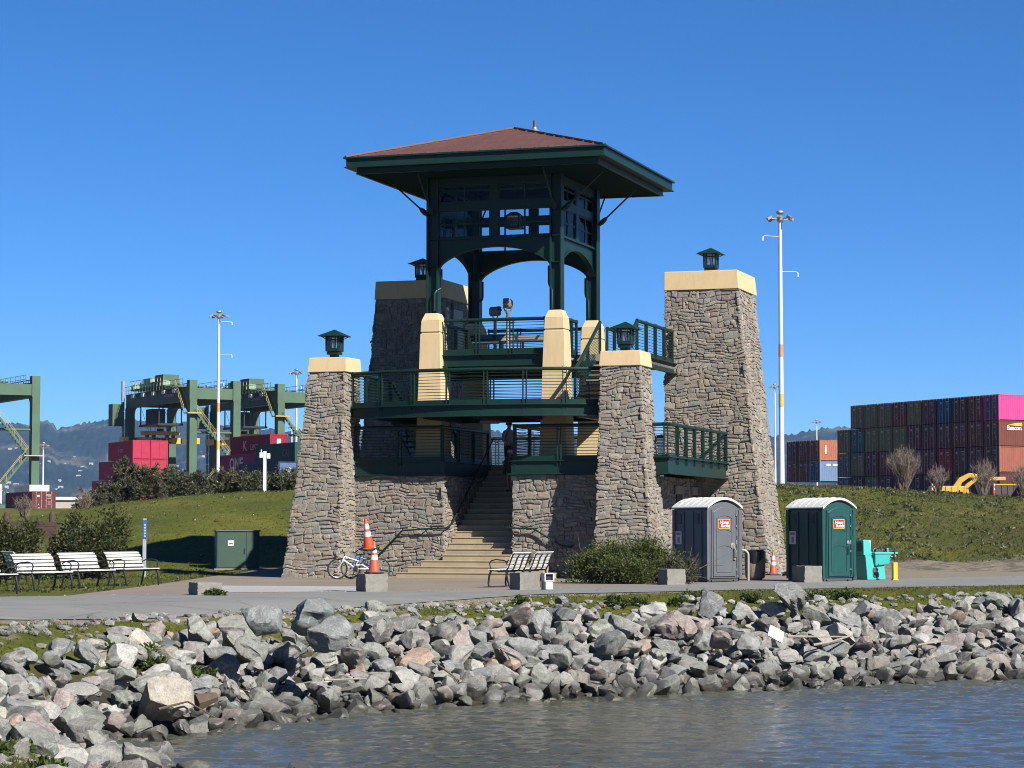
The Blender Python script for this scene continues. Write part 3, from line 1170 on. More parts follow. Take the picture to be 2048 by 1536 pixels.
# middle deck, bowed front
A2 = arc(-4.0, 4.0, -3.75, 0.90)
slab([(u, v + 0.03) for u, v in A2] + [(4.0, -0.4), (-4.0, -0.4)], 5.0, Z2)
beam_part('edge_beam', A2, 4.80, 5.17)
beam_part('edge_beam', [(4.0, -0.4), (-4.0, -0.4)], 4.80, 5.17, d=0.08)
for u in (-3.2, -1.6, 0, 1.6, 3.2):
    MB().box(u - 0.06, u + 0.06, -3.9, -0.45, 4.78, 4.995).build('floor_joist', GREEN, tower)
railing([(u, v - 0.02) for u, v in A2], Z2, 1.14)
railing([(-2.75, -0.42), (2.6, -0.42)], Z2, 1.14)
railing([(-4.0, -0.5), (-4.0, -3.7)], Z2, 1.1, ends=(True, False))
# upper deck
slab([(-2.25, -2.02), (2.25, -2.02), (2.25, -0.9), (4.15, -0.9), (4.15, 4.1), (2.25, 4.1), (2.25, 2.25), (-2.25, 2.25)], 6.66, Z3)
beam_part('edge_beam', [(-1.75, -2.04), (1.75, -2.04)], 6.47, 6.84)
beam_part('edge_beam', [(2.2, -1.75), (2.2, -0.45)], 6.47, 6.84)
beam_part('edge_beam', [(2.25, 2.2), (-2.25, 2.2), (-2.2, -1.75)], 6.40, 6.84)
beam_part('edge_beam', [(4.12, -0.4), (4.12, 4.1)], 6.50, 6.86)
for v in (-1.0, 0.2, 1.4):
    MB().box(-2.2, 2.2, v - 0.07, v + 0.07, 6.42, 6.655).build('floor_joist', GREEN, tower)
railing([(-1.62, -2.08), (1.66, -2.08)], Z3, 1.1)
railing([(2.16, -1.62), (2.16, -0.42)], Z3, 0.7)
railing([(-2.16, 1.6), (-2.16, -1.6)], Z3, 1.1)
railing([(1.6, 2.12), (-1.6, 2.12)], Z3, 1.1)
railing([(4.1, -0.42), (4.1, 4.05)], Z3, 1.1)
railing([(2.4, 4.0), (2.4, 2.2)], Z3, 1.1)


def flight(u0, u1, v0, z0, v1, z1, nst):
    """open steel flight between two stringers, with rails"""
    m = MB()
    L = Vector((0, v1 - v0, z1 - z0))
    for u in (u0, u1):
        m.beam((u, v0, z0 - 0.05), (u, v1, z1 - 0.05), 0.05, 0.28)
    o = m.build('stair_stringers', GREEN, tower)
    for i in range(nst):
        t = (i + 0.5) / nst
        v, z = v0 + (v1 - v0) * t, z0 + (z1 - z0) * (i + 1) / nst
        w = abs(v1 - v0) / nst
        MB().box(u0 + 0.03, u1 - 0.03, v - w / 2, v + w / 2, z - 0.05, z - 0.005).build('stair_tread', CONC, o)
    for u in (u0, u1):
        railing([(u, v0), (u, v1)], [z0 + 0.02, z1 + 0.02], 1.5, 1.0, toe=False)


flight(2.92, 4.10, -3.2, Z2, -0.42, Z3, 10)
flight(-4.0, -2.8, 2.4, Z1, -0.42, Z2, 10)


# ---- four cream pedestals carrying the steel posts
for su in (-1, 1):
    for sv in (-1, 1):
        u, v = 2.0 * su, 2.0 * sv
        m = MB()

        def sq(h):
            return (u - h, u + h, v - h, v + h)
        m.frus(sq(0.455), 3.10, sq(0.325), 7.50)
        m.frus(sq(0.295), 7.495, sq(0.295), 7.56)
        m.frus(sq(0.318), 7.555, sq(0.30), 7.90)
        m.frus(sq(0.30), 7.90, sq(0.205), 8.14)
        m.build('pedestal', CREAM, tower, bevel=0.012)
        c = MB()
        w, fl = 0.165, 0.05
        for a in (-1, 1):
            c.box(u + a * w - fl / 2, u + a * w + fl / 2, v - 0.16, v + 0.16, 8.15, 12.36)
        c.box(u - w + fl / 2, u + w - fl / 2, v - 0.03, v + 0.03, 8.152, 12.358)
        c.box(u - 0.19, u + 0.19, v - 0.19, v + 0.19, 8.12, 8.15)
        for zz in (9.6, 10.42):
            for a in (-1, 1):
                c.box(u - w + fl / 2, u + w - fl / 2, v + a * 0.095 - 0.06, v + a * 0.095 + 0.06, zz, zz + 0.03)
        c.build('steel_post', GREEN, tower, bevel=0.004)
        b = MB()
        for (du, dv) in ((su, 0), (0, sv)):
            p0 = Vector((u + du * 0.2, v + dv * 0.2, 11.22))
            p1 = Vector((u + du * 1.45, v + dv * 1.45, 12.34))
            b.tube([p0.lerp(p1, .12), p1], 0.028, 6)
            b.tube([p0, p0.lerp(p1, .08), p0.lerp(p1, .16), p0.lerp(p1, .22)], [0.05, 0.085, 0.075, 0.03], 8)
        b.build('eave_brace', GREEN, tower, smooth=True)
        m = MB()
        s = -su
        m.tube([(u + s * .26, v, 9.52), (u + s * .26, v, 9.02), (u + s * .24, v, 8.93), (u + s * .14, v - .16, 8.83), (u + s * 0.10, v - .20, 8.74), (u + s * .10, v - .20, 8.2)], 0.034, 8)
        m.build('drain_pipe', GREEN, tower, smooth=True)


# ---- arched spandrel plates, window bands
def side_xf(k):
    return Matrix.Rotation(k * pi / 2, 4, 'Z')


PLV = -2.02
for k in range(4):
    X = side_xf(k)
    hs = 1.82
    n = 28
    us = [-hs + 2 * hs * i / n for i in range(n + 1)]
    zb = [9.56 + 0.62 * (max(0, 1 - (q / hs) ** 2)) ** 0.72 for q in us]
    m = MB()
    m.strip([(q, 10.42) for q in us], [(q, z) for q, z in zip(us, zb)], PLV - 0.012, PLV + 0.012)
    # arched bottom flange
    m.strip([(q, z) for q, z in zip(us, zb)], [(q, z - 0.028) for q, z in zip(us, zb)], PLV - 0.085, PLV + 0.085)
    m.xf(X).build('arch_plate', GREEN, tower)
    m = MB()
    m.box(-hs, hs, PLV - 0.09, PLV + 0.09, 10.42, 10.48)
    m.box(-hs, hs, PLV - 0.06, PLV + 0.06, 11.33, 11.58)
    m.box(-hs, hs, PLV - 0.09, PLV + 0.09, 12.10, 12.34)
    m.box(-0.135, 0.135, PLV - 0.055, PLV + 0.055, 10.48, 12.10)
    m.xf(X).build('window_rail', GREEN, tower, bevel=0.004)
    for (ua, ub) in ((-hs, -0.135), (0.135, hs)):
        for (za, zb2) in ((10.48, 11.33), (11.58, 12.10)):
            m = MB()
            t = 0.035
            m.box(ua, ua + t, PLV - .03, PLV + .03, za, zb2)
            m.box(ub - t, ub, PLV - .03, PLV + .03, za, zb2)
            m.box(ua + t, ub - t, PLV - .03, PLV + .03, za, za + t)
            m.box(ua + t, ub - t, PLV - .03, PLV + .03, zb2 - t, zb2)
            um, zm = (ua + ub) / 2, (za + zb2) / 2
            if zb2 > 12:
                zm = zb2 - 0.16
            m.box(um - .022, um + .022, PLV - .028, PLV + .028, za + t, zb2 - t)
            m.box(ua + t, ub - t, PLV - .026, PLV + .026, zm - .022, zm + .022)
            w = m.xf(X).build('window', GREEN, tower)
            for (pa, pb) in ((ua + t, um - .022), (um + .022, ub - t)):
                for (qa, qb) in ((za + t, zm - .022), (zm + .022, zb2 - t)):
                    MB().box(pa, pb, PLV - .004, PLV + .004, qa, qb).xf(X).build('pane', GLASS, w)

# ---- roof
RE, ZE, ZA = 4.12, 12.82, 14.15
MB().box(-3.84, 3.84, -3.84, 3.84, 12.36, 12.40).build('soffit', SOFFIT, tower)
sq = lambda r: [(-r, -r), (r, -r), (r, r), (-r, r)]
m = MB()
m.sweep(sq(RE), [(0.0, 12.78), (0.05, 12.78), (0.05, 12.83), (0.0, 12.83), (0, 12.815), (-0.02, 12.815), (-0.02, 12.53), (0.03, 12.53), (0.03, 12.50), (-0.33, 12.50), (-0.33, 12.535), (-0.06, 12.535), (-0.06, 12.78)], closed=True)
m.build('gutter', GREEN, tower)
m = MB()
m.sweep(sq(3.84), [(0.0, 12.33), (0.03, 12.33), (0.03, 12.36), (0.005, 12.36), (0.005, 12.505), (-0.06, 12.505), (-0.06, 12.33)], closed=True)
m.build('fascia', GREEN, tower)
for k in range(4):
    X = side_xf(k)
    n = 19
    wd = 2 * RE / n
    for i in range(n):
        a, b = -RE + wd * i, -RE + wd * (i + 1)
        pts = [(a, -RE), (b, -RE), (b, -abs(b)), ] + ([(0, 0)] if a < 0 < b else []) + [(a, -abs(a))]
        z = lambda q: ZE + (ZA - ZE) * (1 + q[1] / RE)
        up = [(q[0], q[1], z(q)) for q in pts]
        if abs(a + RE) < 1e-6:
            up = [up[0], up[1], up[2]]
        if abs(b - RE) < 1e-6:
            up = [up[0], up[1], up[3]]
        m = MB()
        q = len(up)
        lo = [(p[0], p[1], p[2] - 0.015) for p in up]
        m.add(up + lo, [tuple(range(q)), tuple(range(2 * q - 1, q - 1, -1))] + [(j, q + j, q + (j + 1) % q, (j + 1) % q) for j in range(q)])
        if i > 0:
            p0, p1 = Vector((a, -RE, ZE + 0.012)), Vector((a, -abs(a) , z((a, -abs(a))) + 0.012))
            m.beam(p0, p1, 0.022, 0.055)
        m.xf(X).build('roof_panel', ROOFM, tower)
    m = MB()
    m.beam((-RE, -RE, ZE + 0.03), (0, 0, ZA + 0.03), 0.11, 0.05)
    m.xf(X).build('hip_cap', ROOFM, tower)
m = MB().lathe([(0.17, 0.0), (0.15, 0.03), (0.07, 0.12), (0.065, 0.15)], 12, (0.9, -0.75, 13.88))
m.build('vent_flashing', STEEL, tower, smooth=True)
MB().lathe([(0.05, 0.0), (0.05, 0.29)], 10, (0.9, -0.75, 13.95)).build('vent_pipe', ROOFM, tower, smooth=True)

# ceiling fittings
MB().box(-0.42, 0.12, -2.2, -1.9, 4.70, 4.79).build('ceiling_light', CASTI, tower)
m = MB().box(-0.23, 0.23, -0.23, 0.23, 10.95, 11.02)
m.frus((-.23, .23, -.23, .23), 11.36, (-.1, .1, -.1, .1), 11.48)
for a in (-.2, .2):
    for b in (-.2, .2):
        m.box(a - .02, a + .02, b - .02, b + .02, 11.02, 11.36)
m.tube([(0, 0, 11.55), (0, 0, 12.36)], 0.02, 6)
pl = m.build('pendant_light', GREEN, tower)
MB().box(-.17, .17, -.17, .17, 11.03, 11.35).build('pane', LGLASS, pl)

# ---- hand rails of the lower stair
m = MB()
y = PV - 0.16
pts = [(-3.55, y + .08, 0.60), (-3.53, y, 0.56), (-3.25, y, 0.62), (-2.42, y, 1.42), (-1.70, y, 1.47), (-1.02, y, 1.50), (-1.00, -3.1, 1.62), (-1.00, 0.9, 4.35)]
m.tube(pts, 0.027, 8)
m.tube([(-3.25, y, 0.62), (-3.25, PV, 0.55)], 0.015, 6)
m.tube([(-1.7, y, 1.47), (-1.7, PV, 1.40)], 0.015, 6)
for vv, zz in ((-1.9, 2.33), (-0.4, 3.41)):
    m.tube([(-1.00, vv, zz), (-1.14, vv, zz - 0.08)], 0.015, 6)
m.build('handrail', GREEN, tower, smooth=True)
m = MB()
pts = [(0.93, 0.9, 4.35), (0.93, -3.1, 1.62), (0.95, y, 1.50), (1.75, y, 1.48), (2.05, y, 1.30), (2.62, y, 0.97), (2.92, y, 0.93), (2.94, y + .08, 0.97)]
m.tube(pts, 0.027, 8)
m.tube([(1.75, y, 1.48), (1.75, PV, 1.40)], 0.015, 6)
m.tube([(2.62, y, 0.97), (2.62, PV, 0.9)], 0.015, 6)
m.build('handrail', GREEN, tower, smooth=True)

# ---- door and small sign on the inner face of the left rear pillar
MB().box(-3.86, -3.79, 5.0, 5.95, 6.86, 8.95).build('door', DOORP, pil_bl, bevel=0.01)
MB().box(-3.86, -3.76, 4.9, 6.05, 8.96, 9.15).build('door_lintel', CONC, pil_bl, bevel=0.01)
MB().box(-3.86, -3.80, 4.32, 4.56, 8.35, 8.95).build('notice', WPRINT, pil_bl)
m = MB()
m.box(-3.80, -3.795, 4.42, 4.46, 8.45, 8.68)
m.beam((-3.797, 4.44, 8.66), (-3.797, 4.36, 8.85), 0.035, 0.006, up=(1, 0, 0))
m.beam((-3.797, 4.44, 8.66), (-3.797, 4.52, 8.85), 0.035, 0.006, up=(1, 0, 0))
m.build('notice_symbol', BPRINT, pil_bl)


# ---- lanterns on the four pillars
def lantern(c, z):
    cx, cy = c
    m = MB()
    for (r, a, b) in ((0.11, 0.0, 0.13), (0.185, 0.12, 0.20), (0.16, 0.19, 0.22), (0.215, 0.215, 0.315)):
        m.box(cx - r, cx + r, cy - r, cy + r, z + a, z + b)
    for a in (-1, 1):
        for b in (-1, 1):
            m.box(cx + a * .195 - .022, cx + a * .195 + .022, cy + b * .195 - .022, cy + b * .195 + .022, z + 0.315, z + 0.70)
            m.beam((cx + a * .21, cy + b * .21, z + .60), (cx + a * .36, cy + b * .36, z + .70), 0.02, 0.02)
    for zz in (0.585, 0.685):
        m.box(cx - .2, cx + .2, cy - .21, cy - .185, z + zz - .015, z + zz + .015)
        m.box(cx - .2, cx + .2, cy + .185, cy + .21, z + zz - .015, z + zz + .015)
        m.box(cx - .21, cx - .185, cy - .183, cy + .183, z + zz - .015, z + zz + .015)
        m.box(cx + .185, cx + .21, cy - .183, cy + .183, z + zz - .015, z + zz + .015)
    for a in (-.105, .105):
        m.box(cx + a - .012, cx + a + .012, cy - .208, cy - .188, z + .315, z + .685)
        m.box(cx + .188, cx + .208, cy + a - .012, cy + a + .012, z + .315, z + .685)
    o = m.build('lantern', GREEN, tower)
    m = MB()
    r = 0.40
    m.add([(cx - r, cy - r, z + .69), (cx + r, cy - r, z + .69), (cx + r, cy + r, z + .69), (cx - r, cy + r, z + .69), (cx, cy, z + 0.90),
           (cx - r, cy - r, z + .675), (cx + r, cy - r, z + .675), (cx + r, cy + r, z + .675), (cx - r, cy + r, z + .675)],
          [(0, 1, 4), (1, 2, 4), (2, 3, 4), (3, 0, 4), (8, 7, 6, 5), (0, 5, 6, 1), (1, 6, 7, 2), (2, 7, 8, 3), (3, 8, 5, 0)])
    m.build('lantern_roof', GREEN, o)
    for (a, b, s1, s2) in ((0, -.187, .172, .003), (0, .187, .172, .003), (-.187, 0, .003, .172), (.187, 0, .003, .172)):
        MB().box(cx + a - s1, cx + a + s1, cy + b - s2, cy + b + s2, z + .317, z + .684).build('pane', LGLASS, o)
    MB().lathe([(0.03, 0.0), (0.035, 0.10), (0.085, 0.20), (0.08, 0.26), (0.03, 0.30), (0.0, 0.305)], 12, (cx, cy, z + 0.32)).build('bulb', WPRINT, o, smooth=True)


lantern((-4.63, -3.67), 6.69)
lantern((4.63, -3.67), 6.69)
lantern((-5.07, 5.44), 9.87)
lantern((5.07, 5.44), 9.87)
# ------------------------------------------------------------------ portable toilets
def round_rect(x0, x1, z0, z1, r, n=5):
    pts = []
    for cx, cz, a0 in ((x1 - r, z0 + r, -90), (x1 - r, z1 - r, 0), (x0 + r, z1 - r, 90), (x0 + r, z0 + r, 180)):
        for i in range(n + 1):
            a = radians(a0 + 90 * i / n)
            pts.append((cx + r * cos(a), cz + r * sin(a)))
    return pts


def arch_top(x0, x1, z0, z1, rise, n=14):
    """outline with a shallow arched top (z1 at the springing, z1 + rise at the crown)"""
    top = [(x1 + (x0 - x1) * i / n, z1 + rise * (1 - (2 * i / n - 1) ** 2)) for i in range(n + 1)]
    return [(x0, z0), (x1, z0)] + top


def arch_strip(m, x0, x1, z, rise, w, y0, y1, n=12):
    us = [x0 + (x1 - x0) * i / n for i in range(n + 1)]
    zz = [z + rise * (1 - (2 * i / n - 1) ** 2) for i in range(n + 1)]
    m.strip([(u, q + w / 2) for u, q in zip(us, zz)], [(u, q - w / 2) for u, q in zip(us, zz)], y0, y1)


def toilet(name, label, loc, rz, body_m, dial):
    t = thing(name, label, 'toilet', loc, rz, 'portable toilets beside the tower')
    W2, D2 = 0.58, 0.72
    m = MB()
    m.box(-W2, W2, -D2 + .03, D2, 0.0, 0.10)
    for x in (-.4, .4):
        m.box(x - .06, x + .06, -D2 - .03, D2 + .03, 0.0, 0.05)
    m.build('skid_base', DKGREYPL, t, bevel=0.01)
    m = MB()
    m.prism(arch_top(-W2, W2, 0.10, 1.98, 0.20), 'xz', -D2, D2)
    # corner columns and ribs
    for x in (-W2, W2):
        s = 1 if x > 0 else -1
        m.box(x - .05, x + .05, -D2 - .03, -D2 + .10, 0.06, 1.97)
        m.box(x - .05, x + .05, D2 - .08, D2 + .02, 0.06, 1.97)
    for x in (-.555, -.50, -.445):
        m.box(x - .012, x + .012, -D2 - .022, -D2 + .02, 0.12, 1.97)
    m.box(.435, .445, -D2 - .018, -D2 + .02, 0.12, 1.97)
    for y in (-.45, -.1, .3):
        m.box(-W2 - .025, -W2 + .01, y - .03, y + .03, 0.12, 1.92)
        m.box(W2 - .01, W2 + .025, y - .03, y + .03, 0.12, 1.92)
    m.box(-W2 - .03, W2 + .03, D2 - .02, D2 + .03, 0.1, 0.25)
    m.build('body', body_m, t, bevel=0.012)
    # louvred vents and wavy panel lines on the left flank
    for (y0, y1) in ((-.36, -.2), (.38, .6)):
        v = MB()
        v.box(-W2 - .012, -W2 + .005, y0, y1, 1.58, 1.86)
        o = v.build('vent', DKGREYPL, t)
        for k in range(6):
            MB().box(-W2 - .026, -W2 - .010, y0 + .015, y1 - .015, 1.60 + .043 * k, 1.622 + .043 * k).build('louver', body_m, o)
    v = MB()
    v.box(-W2 - .034, -W2 - .026, .36, .62, 1.02, 1.38)
    o = v.build('notice', WPRINT, t)
    v = MB()
    v.box(-W2 - .037, -W2 - .0335, .40, .58, 1.28, 1.34)
    v.box(-W2 - .037, -W2 - .0335, .44, .53, 1.06, 1.22)
    v.build('notice_print', CASTI, o)
    # door
    d = MB()
    d.prism(arch_top(-.40, .40, 0.14, 1.90, 0.15), 'xz', -D2 - .03, -D2 + .01)
    do = d.build('door', body_m, t, bevel=0.01)
    f = MB()
    for x in (-.29, .27):
        f.box(x - .012, x + .012, -D2 - .042, -D2 - .028, 0.27, 1.74)
    f.box(-.278, .258, -D2 - .042, -D2 - .028, 0.255, 0.285)
    for z in (1.74, 1.36, 0.92):
        arch_strip(f, -.29, .27, z, 0.075, 0.026, -D2 - .044, -D2 - .027)
    f.build('panel_moulding', body_m, do)
    # sign with lettering
    s = MB().prism(round_rect(-.23, .19, 1.445, 1.715, .03), 'xz', -D2 - .040, -D2 - .030)
    so_ = s.build('sign', YPRINT, do)
    MB().prism(round_rect(-.212, .172, 1.463, 1.697, .02), 'xz', -D2 - .0435, -D2 - .0395).build('sign_face', REDP, so_)
    for (word, zz, xx) in (('Honey', 1.622, -.015), ('Bucket', 1.527, .012)):
        for (off, mm, yy, nm) in ((-.012, NAVY, -.0445, 'letter_shadow'), (0.0, WPRINT, -.0475, 'lettering')):
            tm = text_mb(word, 0.125, 0.0012, bold=0.0035, spacing=0.9)
            tm.xf(Matrix.Translation((xx + off, -D2 + yy, zz - (0.008 if off else 0))))
            tm.build(nm, mm, so_)
    v = MB()
    v.lathe([(0.0, 0.075), (0.035, 0.06), (0.055, 0.03), (0.05, 0)], 12)
    v.xf(Matrix.Translation((-.165, -D2 - .0425, 1.63)) @ Matrix.Diagonal((1, .03, 1, 1)))
    v.build('hive_mark', NAVY, so_)
    # handle and latch
    h = MB()
    if dial:
        h.lathe([(0.0, 0.0), (0.085, 0.0), (0.085, 0.02), (0.05, 0.03), (0.0, 0.03)], 18)
        h.xf(Matrix.Translation((.285, -D2 - .03, 0.98)) @ Matrix.Rotation(pi / 2, 4, 'X'))
        h2 = MB().tube([(.325, -D2 - .05, 0.92), (.335, -D2 - .10, 0.86), (.335, -D2 - .10, 0.68), (.33, -D2 - .05, 0.62)], 0.022, 8)
        h.merge(h2)
        h.lathe([(0.0, 0.0), (0.045, 0.0), (0.04, 0.03), (0, .035)], 12, (.335, -D2 - .05, .60))
        h.build('latch', CASTI, do, smooth=True)
        MB().lathe([(0, 0), (.028, 0), (.028, .012), (0, .012)], 12).xf(Matrix.Translation((.285, -D2 - .058, 0.98)) @ Matrix.Rotation(pi / 2, 4, 'X')).build('latch_window', STEEL, do)
    else:
        h.lathe([(0.0, 0.0), (0.055, 0.0), (0.055, 0.02), (0.0, 0.03)], 14)
        h.xf(Matrix.Translation((.325, -D2 - .03, 1.07)) @ Matrix.Rotation(pi / 2, 4, 'X'))
        h.build('latch', STEEL, do, smooth=True)
        MB().prism(round_rect(.295, .36, 0.72, 0.96, .03), 'xz', -D2 - .045, -D2 - .028).build('pull_recess', BLACK, do)
    c = MB()
    c.box(.395, .43, -D2 - .045, -D2 - .01, 1.02, 1.14)
    for z in (0.3, 0.8, 1.5, 1.8):
        c.box(.405, .44, -D2 - .038, -D2 - .015, z, z + .05)
    c.build('hasp', STEEL, t)
    for (z0, z1) in ((1.42, 1.84), (0.2, 1.25)):
        MB().prism(round_rect(.465, .55, z0, z1, .02), 'xz', -D2 - .012, -D2 + .005).build('side_recess', DKGREYPL if dial else body_m, t)
        for x in (.468, .547):
            MB().box(x - .008, x + .008, -D2 - .022, -D2 + .005, z0, z1).build('side_rib', body_m, t)
    # vaulted white roof with ribs
    n = 12
    xs = [-.635 + 1.27 * i / n for i in range(n + 1)]
    zt = [2.005 + 0.255 * (1 - (2 * i / n - 1) ** 2) for i in range(n + 1)]
    r = MB()
    r.strip([(x, z + .035) for x, z in zip(xs, zt)], [(x, z) for x, z in zip(xs, zt)], -D2 - .055, D2 + .05)
    for k in range(5):
        y = -D2 + .2 + k * .265
        r.strip([(x * .96, z + .058) for x, z in zip(xs, zt)], [(x * .96, z + .03) for x, z in zip(xs, zt)], y - .05, y + .05)
    r.strip([(x, z + .05) for x, z in zip(xs, zt)], [(x, z - .02) for x, z in zip(xs, zt)], -D2 - .07, -D2 - .03)
    r.build('roof', WHITE, t, bevel=0.01)
    MB().lathe([(.05, 0), (.05, .08)], 10, (-.42, .58, 2.1)).build('vent_pipe', WHITE, t, smooth=True)
    return t


toilet('portable_toilet', 'grey portable toilet with white roof beside the leafy shrub', (5.40, 68.5, 0.02), radians(36), GREYPL, True)
toilet('portable_toilet', 'dark green portable toilet with white roof next to the turquoise sink', (8.63, 69.1, 0.02), radians(36), TEALPL, False)


# ------------------------------------------------------------------ concrete blocks
def block(label, loc, rz, w, d, h, m=CONC, broken=False):
    b = MB().box(-w / 2, w / 2, -d / 2, d / 2, -0.02, h)
    me = b.mesh('concrete_block', m)
    bm = bmesh.new()
    bm.from_mesh(me)
    bmesh.ops.subdivide_edges(bm, edges=bm.edges, cuts=6, use_grid_fill=True)
    r = random.Random(int(loc[0] * 100))
    for v in bm.verts:
        e = sum(1 for q, l in ((abs(v.co.x), w / 2), (abs(v.co.y), d / 2)) if l - q < 1e-4) + (h - v.co.z < 1e-4)
        k = 0.010 if e >= 2 else 0.003
        if broken and v.co.z > h * .6:
            v.co.z -= r.uniform(0, .03) + max(0, (v.co.x / w)) * .02
        v.co += Vector((r.uniform(-k, k), r.uniform(-k, k), r.uniform(-k, k * .3)))
    bm.to_mesh(me)
    bm.free()
    o = link('concrete_block', me, None, loc, rz, bevel=0.0)
    return tag(o, label, 'block', 'concrete blocks along the path')


BROT = radians(26)
block('concrete block with two traffic cones stacked on it', (-3.22, 56.9, 0.02), BROT, 0.55, 0.55, 0.40)
block('concrete block standing against the backs of the slatted benches', (0.31, 58.7, 0.02), BROT, 0.54, 0.55, 0.40)
block('concrete block half hidden in the leafy shrub', (4.15, 64.3, 0.02), BROT, 0.54, 0.5, 0.40)
block('concrete block in front of the dark green toilet', (8.03, 67.3, 0.02), BROT, 0.56, 0.62, 0.44)
block('low chipped concrete block alone on the plaza to the left', (-6.68, 53.9, 0.02), BROT, 0.55, 0.6, 0.28, broken=True)


# ------------------------------------------------------------------ traffic cones
def cone(label, loc, rot, h=0.71):
    t = thing('traffic_cone', label, 'traffic cone', loc, 0)
    t.rotation_euler = rot
    b = MB().box(-.18, .18, -.18, .18, 0, .035)
    b.build('base', RUBBER, t, bevel=0.008)
    rr = lambda z: 0.135 + (0.03 - 0.135) * z / h
    c = MB().lathe([(0.15, .03), (0.15, .05), (rr(.06), .06), (rr(h * .97), h * .97), (0.022, h), (0.012, h)], 20)
    c.build('cone_body', ORANGE, t, smooth=True)
    for a, z in ((.44, .60), (.68, .86)):
        MB().lathe([(rr(a * h) + .003, a * h), (rr(z * h) + .003, z * h), (rr(z * h) - .004, z * h), (rr(a * h) - .004, a * h)], 20).build('reflective_band', REFL, t, smooth=True)
    return t


cone('orange traffic cone standing on the concrete block beside the bicycle', (-3.17, 56.86, 0.425), (0, 0, .4))
cone('tilted orange traffic cone perched on top of another cone', (-3.29, 56.90, 0.985), (radians(6), radians(-13), .7))
cone('small orange traffic cone on the ground between the two toilets', (8.30, 78.6, 0.01), (0, 0, .3))


# ------------------------------------------------------------------ benches
def make_bench(label, group, loc, rz, L=1.45, back_battens=True):
    t = thing('park_bench', label, 'bench', loc, rz, group)
    for s in (-1, 1):
        x = s * (L / 2 - .03)
        m = MB()
        m.tube([(x, -.26, .0), (x, -.275, .10), (x, -.25, .28), (x, -.20, .42)], [.022, .024, .028, .03], 8)
        m.tube([(x, .30, .0), (x, .25, .14), (x, .22, .28), (x, .20, .42)], [.022, .024, .026, .028], 8)
        m.tube([(x, -.24, .43), (x, 0, .405), (x, .22, .41), (x, .30, .60), (x, .36, .76), (x, .42, .86)], .024, 8)
        m.tube([(x, .29, .60), (x, .14, .665), (x, -.08, .685), (x, -.20, .655), (x, -.245, .59), (x, -.225, .51), (x, -.20, .44)], .016, 8)
        m.build('end_frame', BLACK, t, smooth=True)
    m = MB().beam((-L / 2 + .03, .0, .385), (L / 2 - .03, .0, .385), .04, .03)
    m.build('cross_bar', BLACK, t)
    for k in range(6):
        y = -.245 + k * .083
        MB().box(-L / 2, L / 2, y - .036, y + .036, .425 - .004 * (2.5 - abs(k - 2.5)), .452 - .004 * (2.5 - abs(k - 2.5))).build('slat', WHITE, t, bevel=0.006)
    prof = [(.275, .515), (.305, .605), (.335, .69), (.37, .77), (.425, .84)]
    for k, (y, z) in enumerate(prof):
        a = (-.32, -.32, -.36, -.46, -.75)[k]
        b = MB().box(-L / 2, L / 2, -.013, .013, -.032, .032)
        b.xf(Matrix.Translation((0, y - .025, z)) @ Matrix.Rotation(a, 4, 'X'))
        b.build('slat', WHITE, t, bevel=0.006)
    for x in ((-L / 6, L / 6) if back_battens else ()):
        m = MB()
        pts = [Vector((x, .24, .43)), Vector((x, .285, .52)), Vector((x, .315, .605)), Vector((x, .347, .69)), Vector((x, .385, .765)), Vector((x, .43, .815))]
        for i in range(5):
            m.beam(pts[i], pts[i + 1], .06, .012, up=(0, 1, 0))
        m.build('batten', BLACK, t)
    return t


GB = 'white slatted benches along the lawn'
AX = atan2(0.88, 0.475)
make_bench('white slatted bench partly outside the picture at the far left edge', GB, (-11.60, 54.7, hz(-11.6, 54.7)), AX)
make_bench('white slatted bench in front of the bush at left, second from the edge', GB, (-10.95, 57.9, hz(-10.9, 58)), AX)
make_bench('white slatted bench between two others beneath the wide bush', GB, (-10.42, 60.9, hz(-10.4, 61)), AX)
make_bench('white slatted bench beside the blue signpost, nearest the tower', GB, (-9.72, 63.6, hz(-9.7, 63.6)), AX)
make_bench('white slatted bench standing behind the others under the left bush', GB, (-12.9, 65.2, hz(-12.9, 65.2)), AX + .9, 1.6)
GC = 'slatted benches turned to the tower stair'
AX2 = atan2(0.92, 0.385) + pi
make_bench('slatted bench seen from behind with its seat facing the stair, nearest the block', GC, (-0.12, 61.6, 0.012), AX2, 1.15)
make_bench('slatted bench seen from behind, the farther of the pair by the stair', GC, (0.46, 62.95, 0.012), AX2, 1.15)


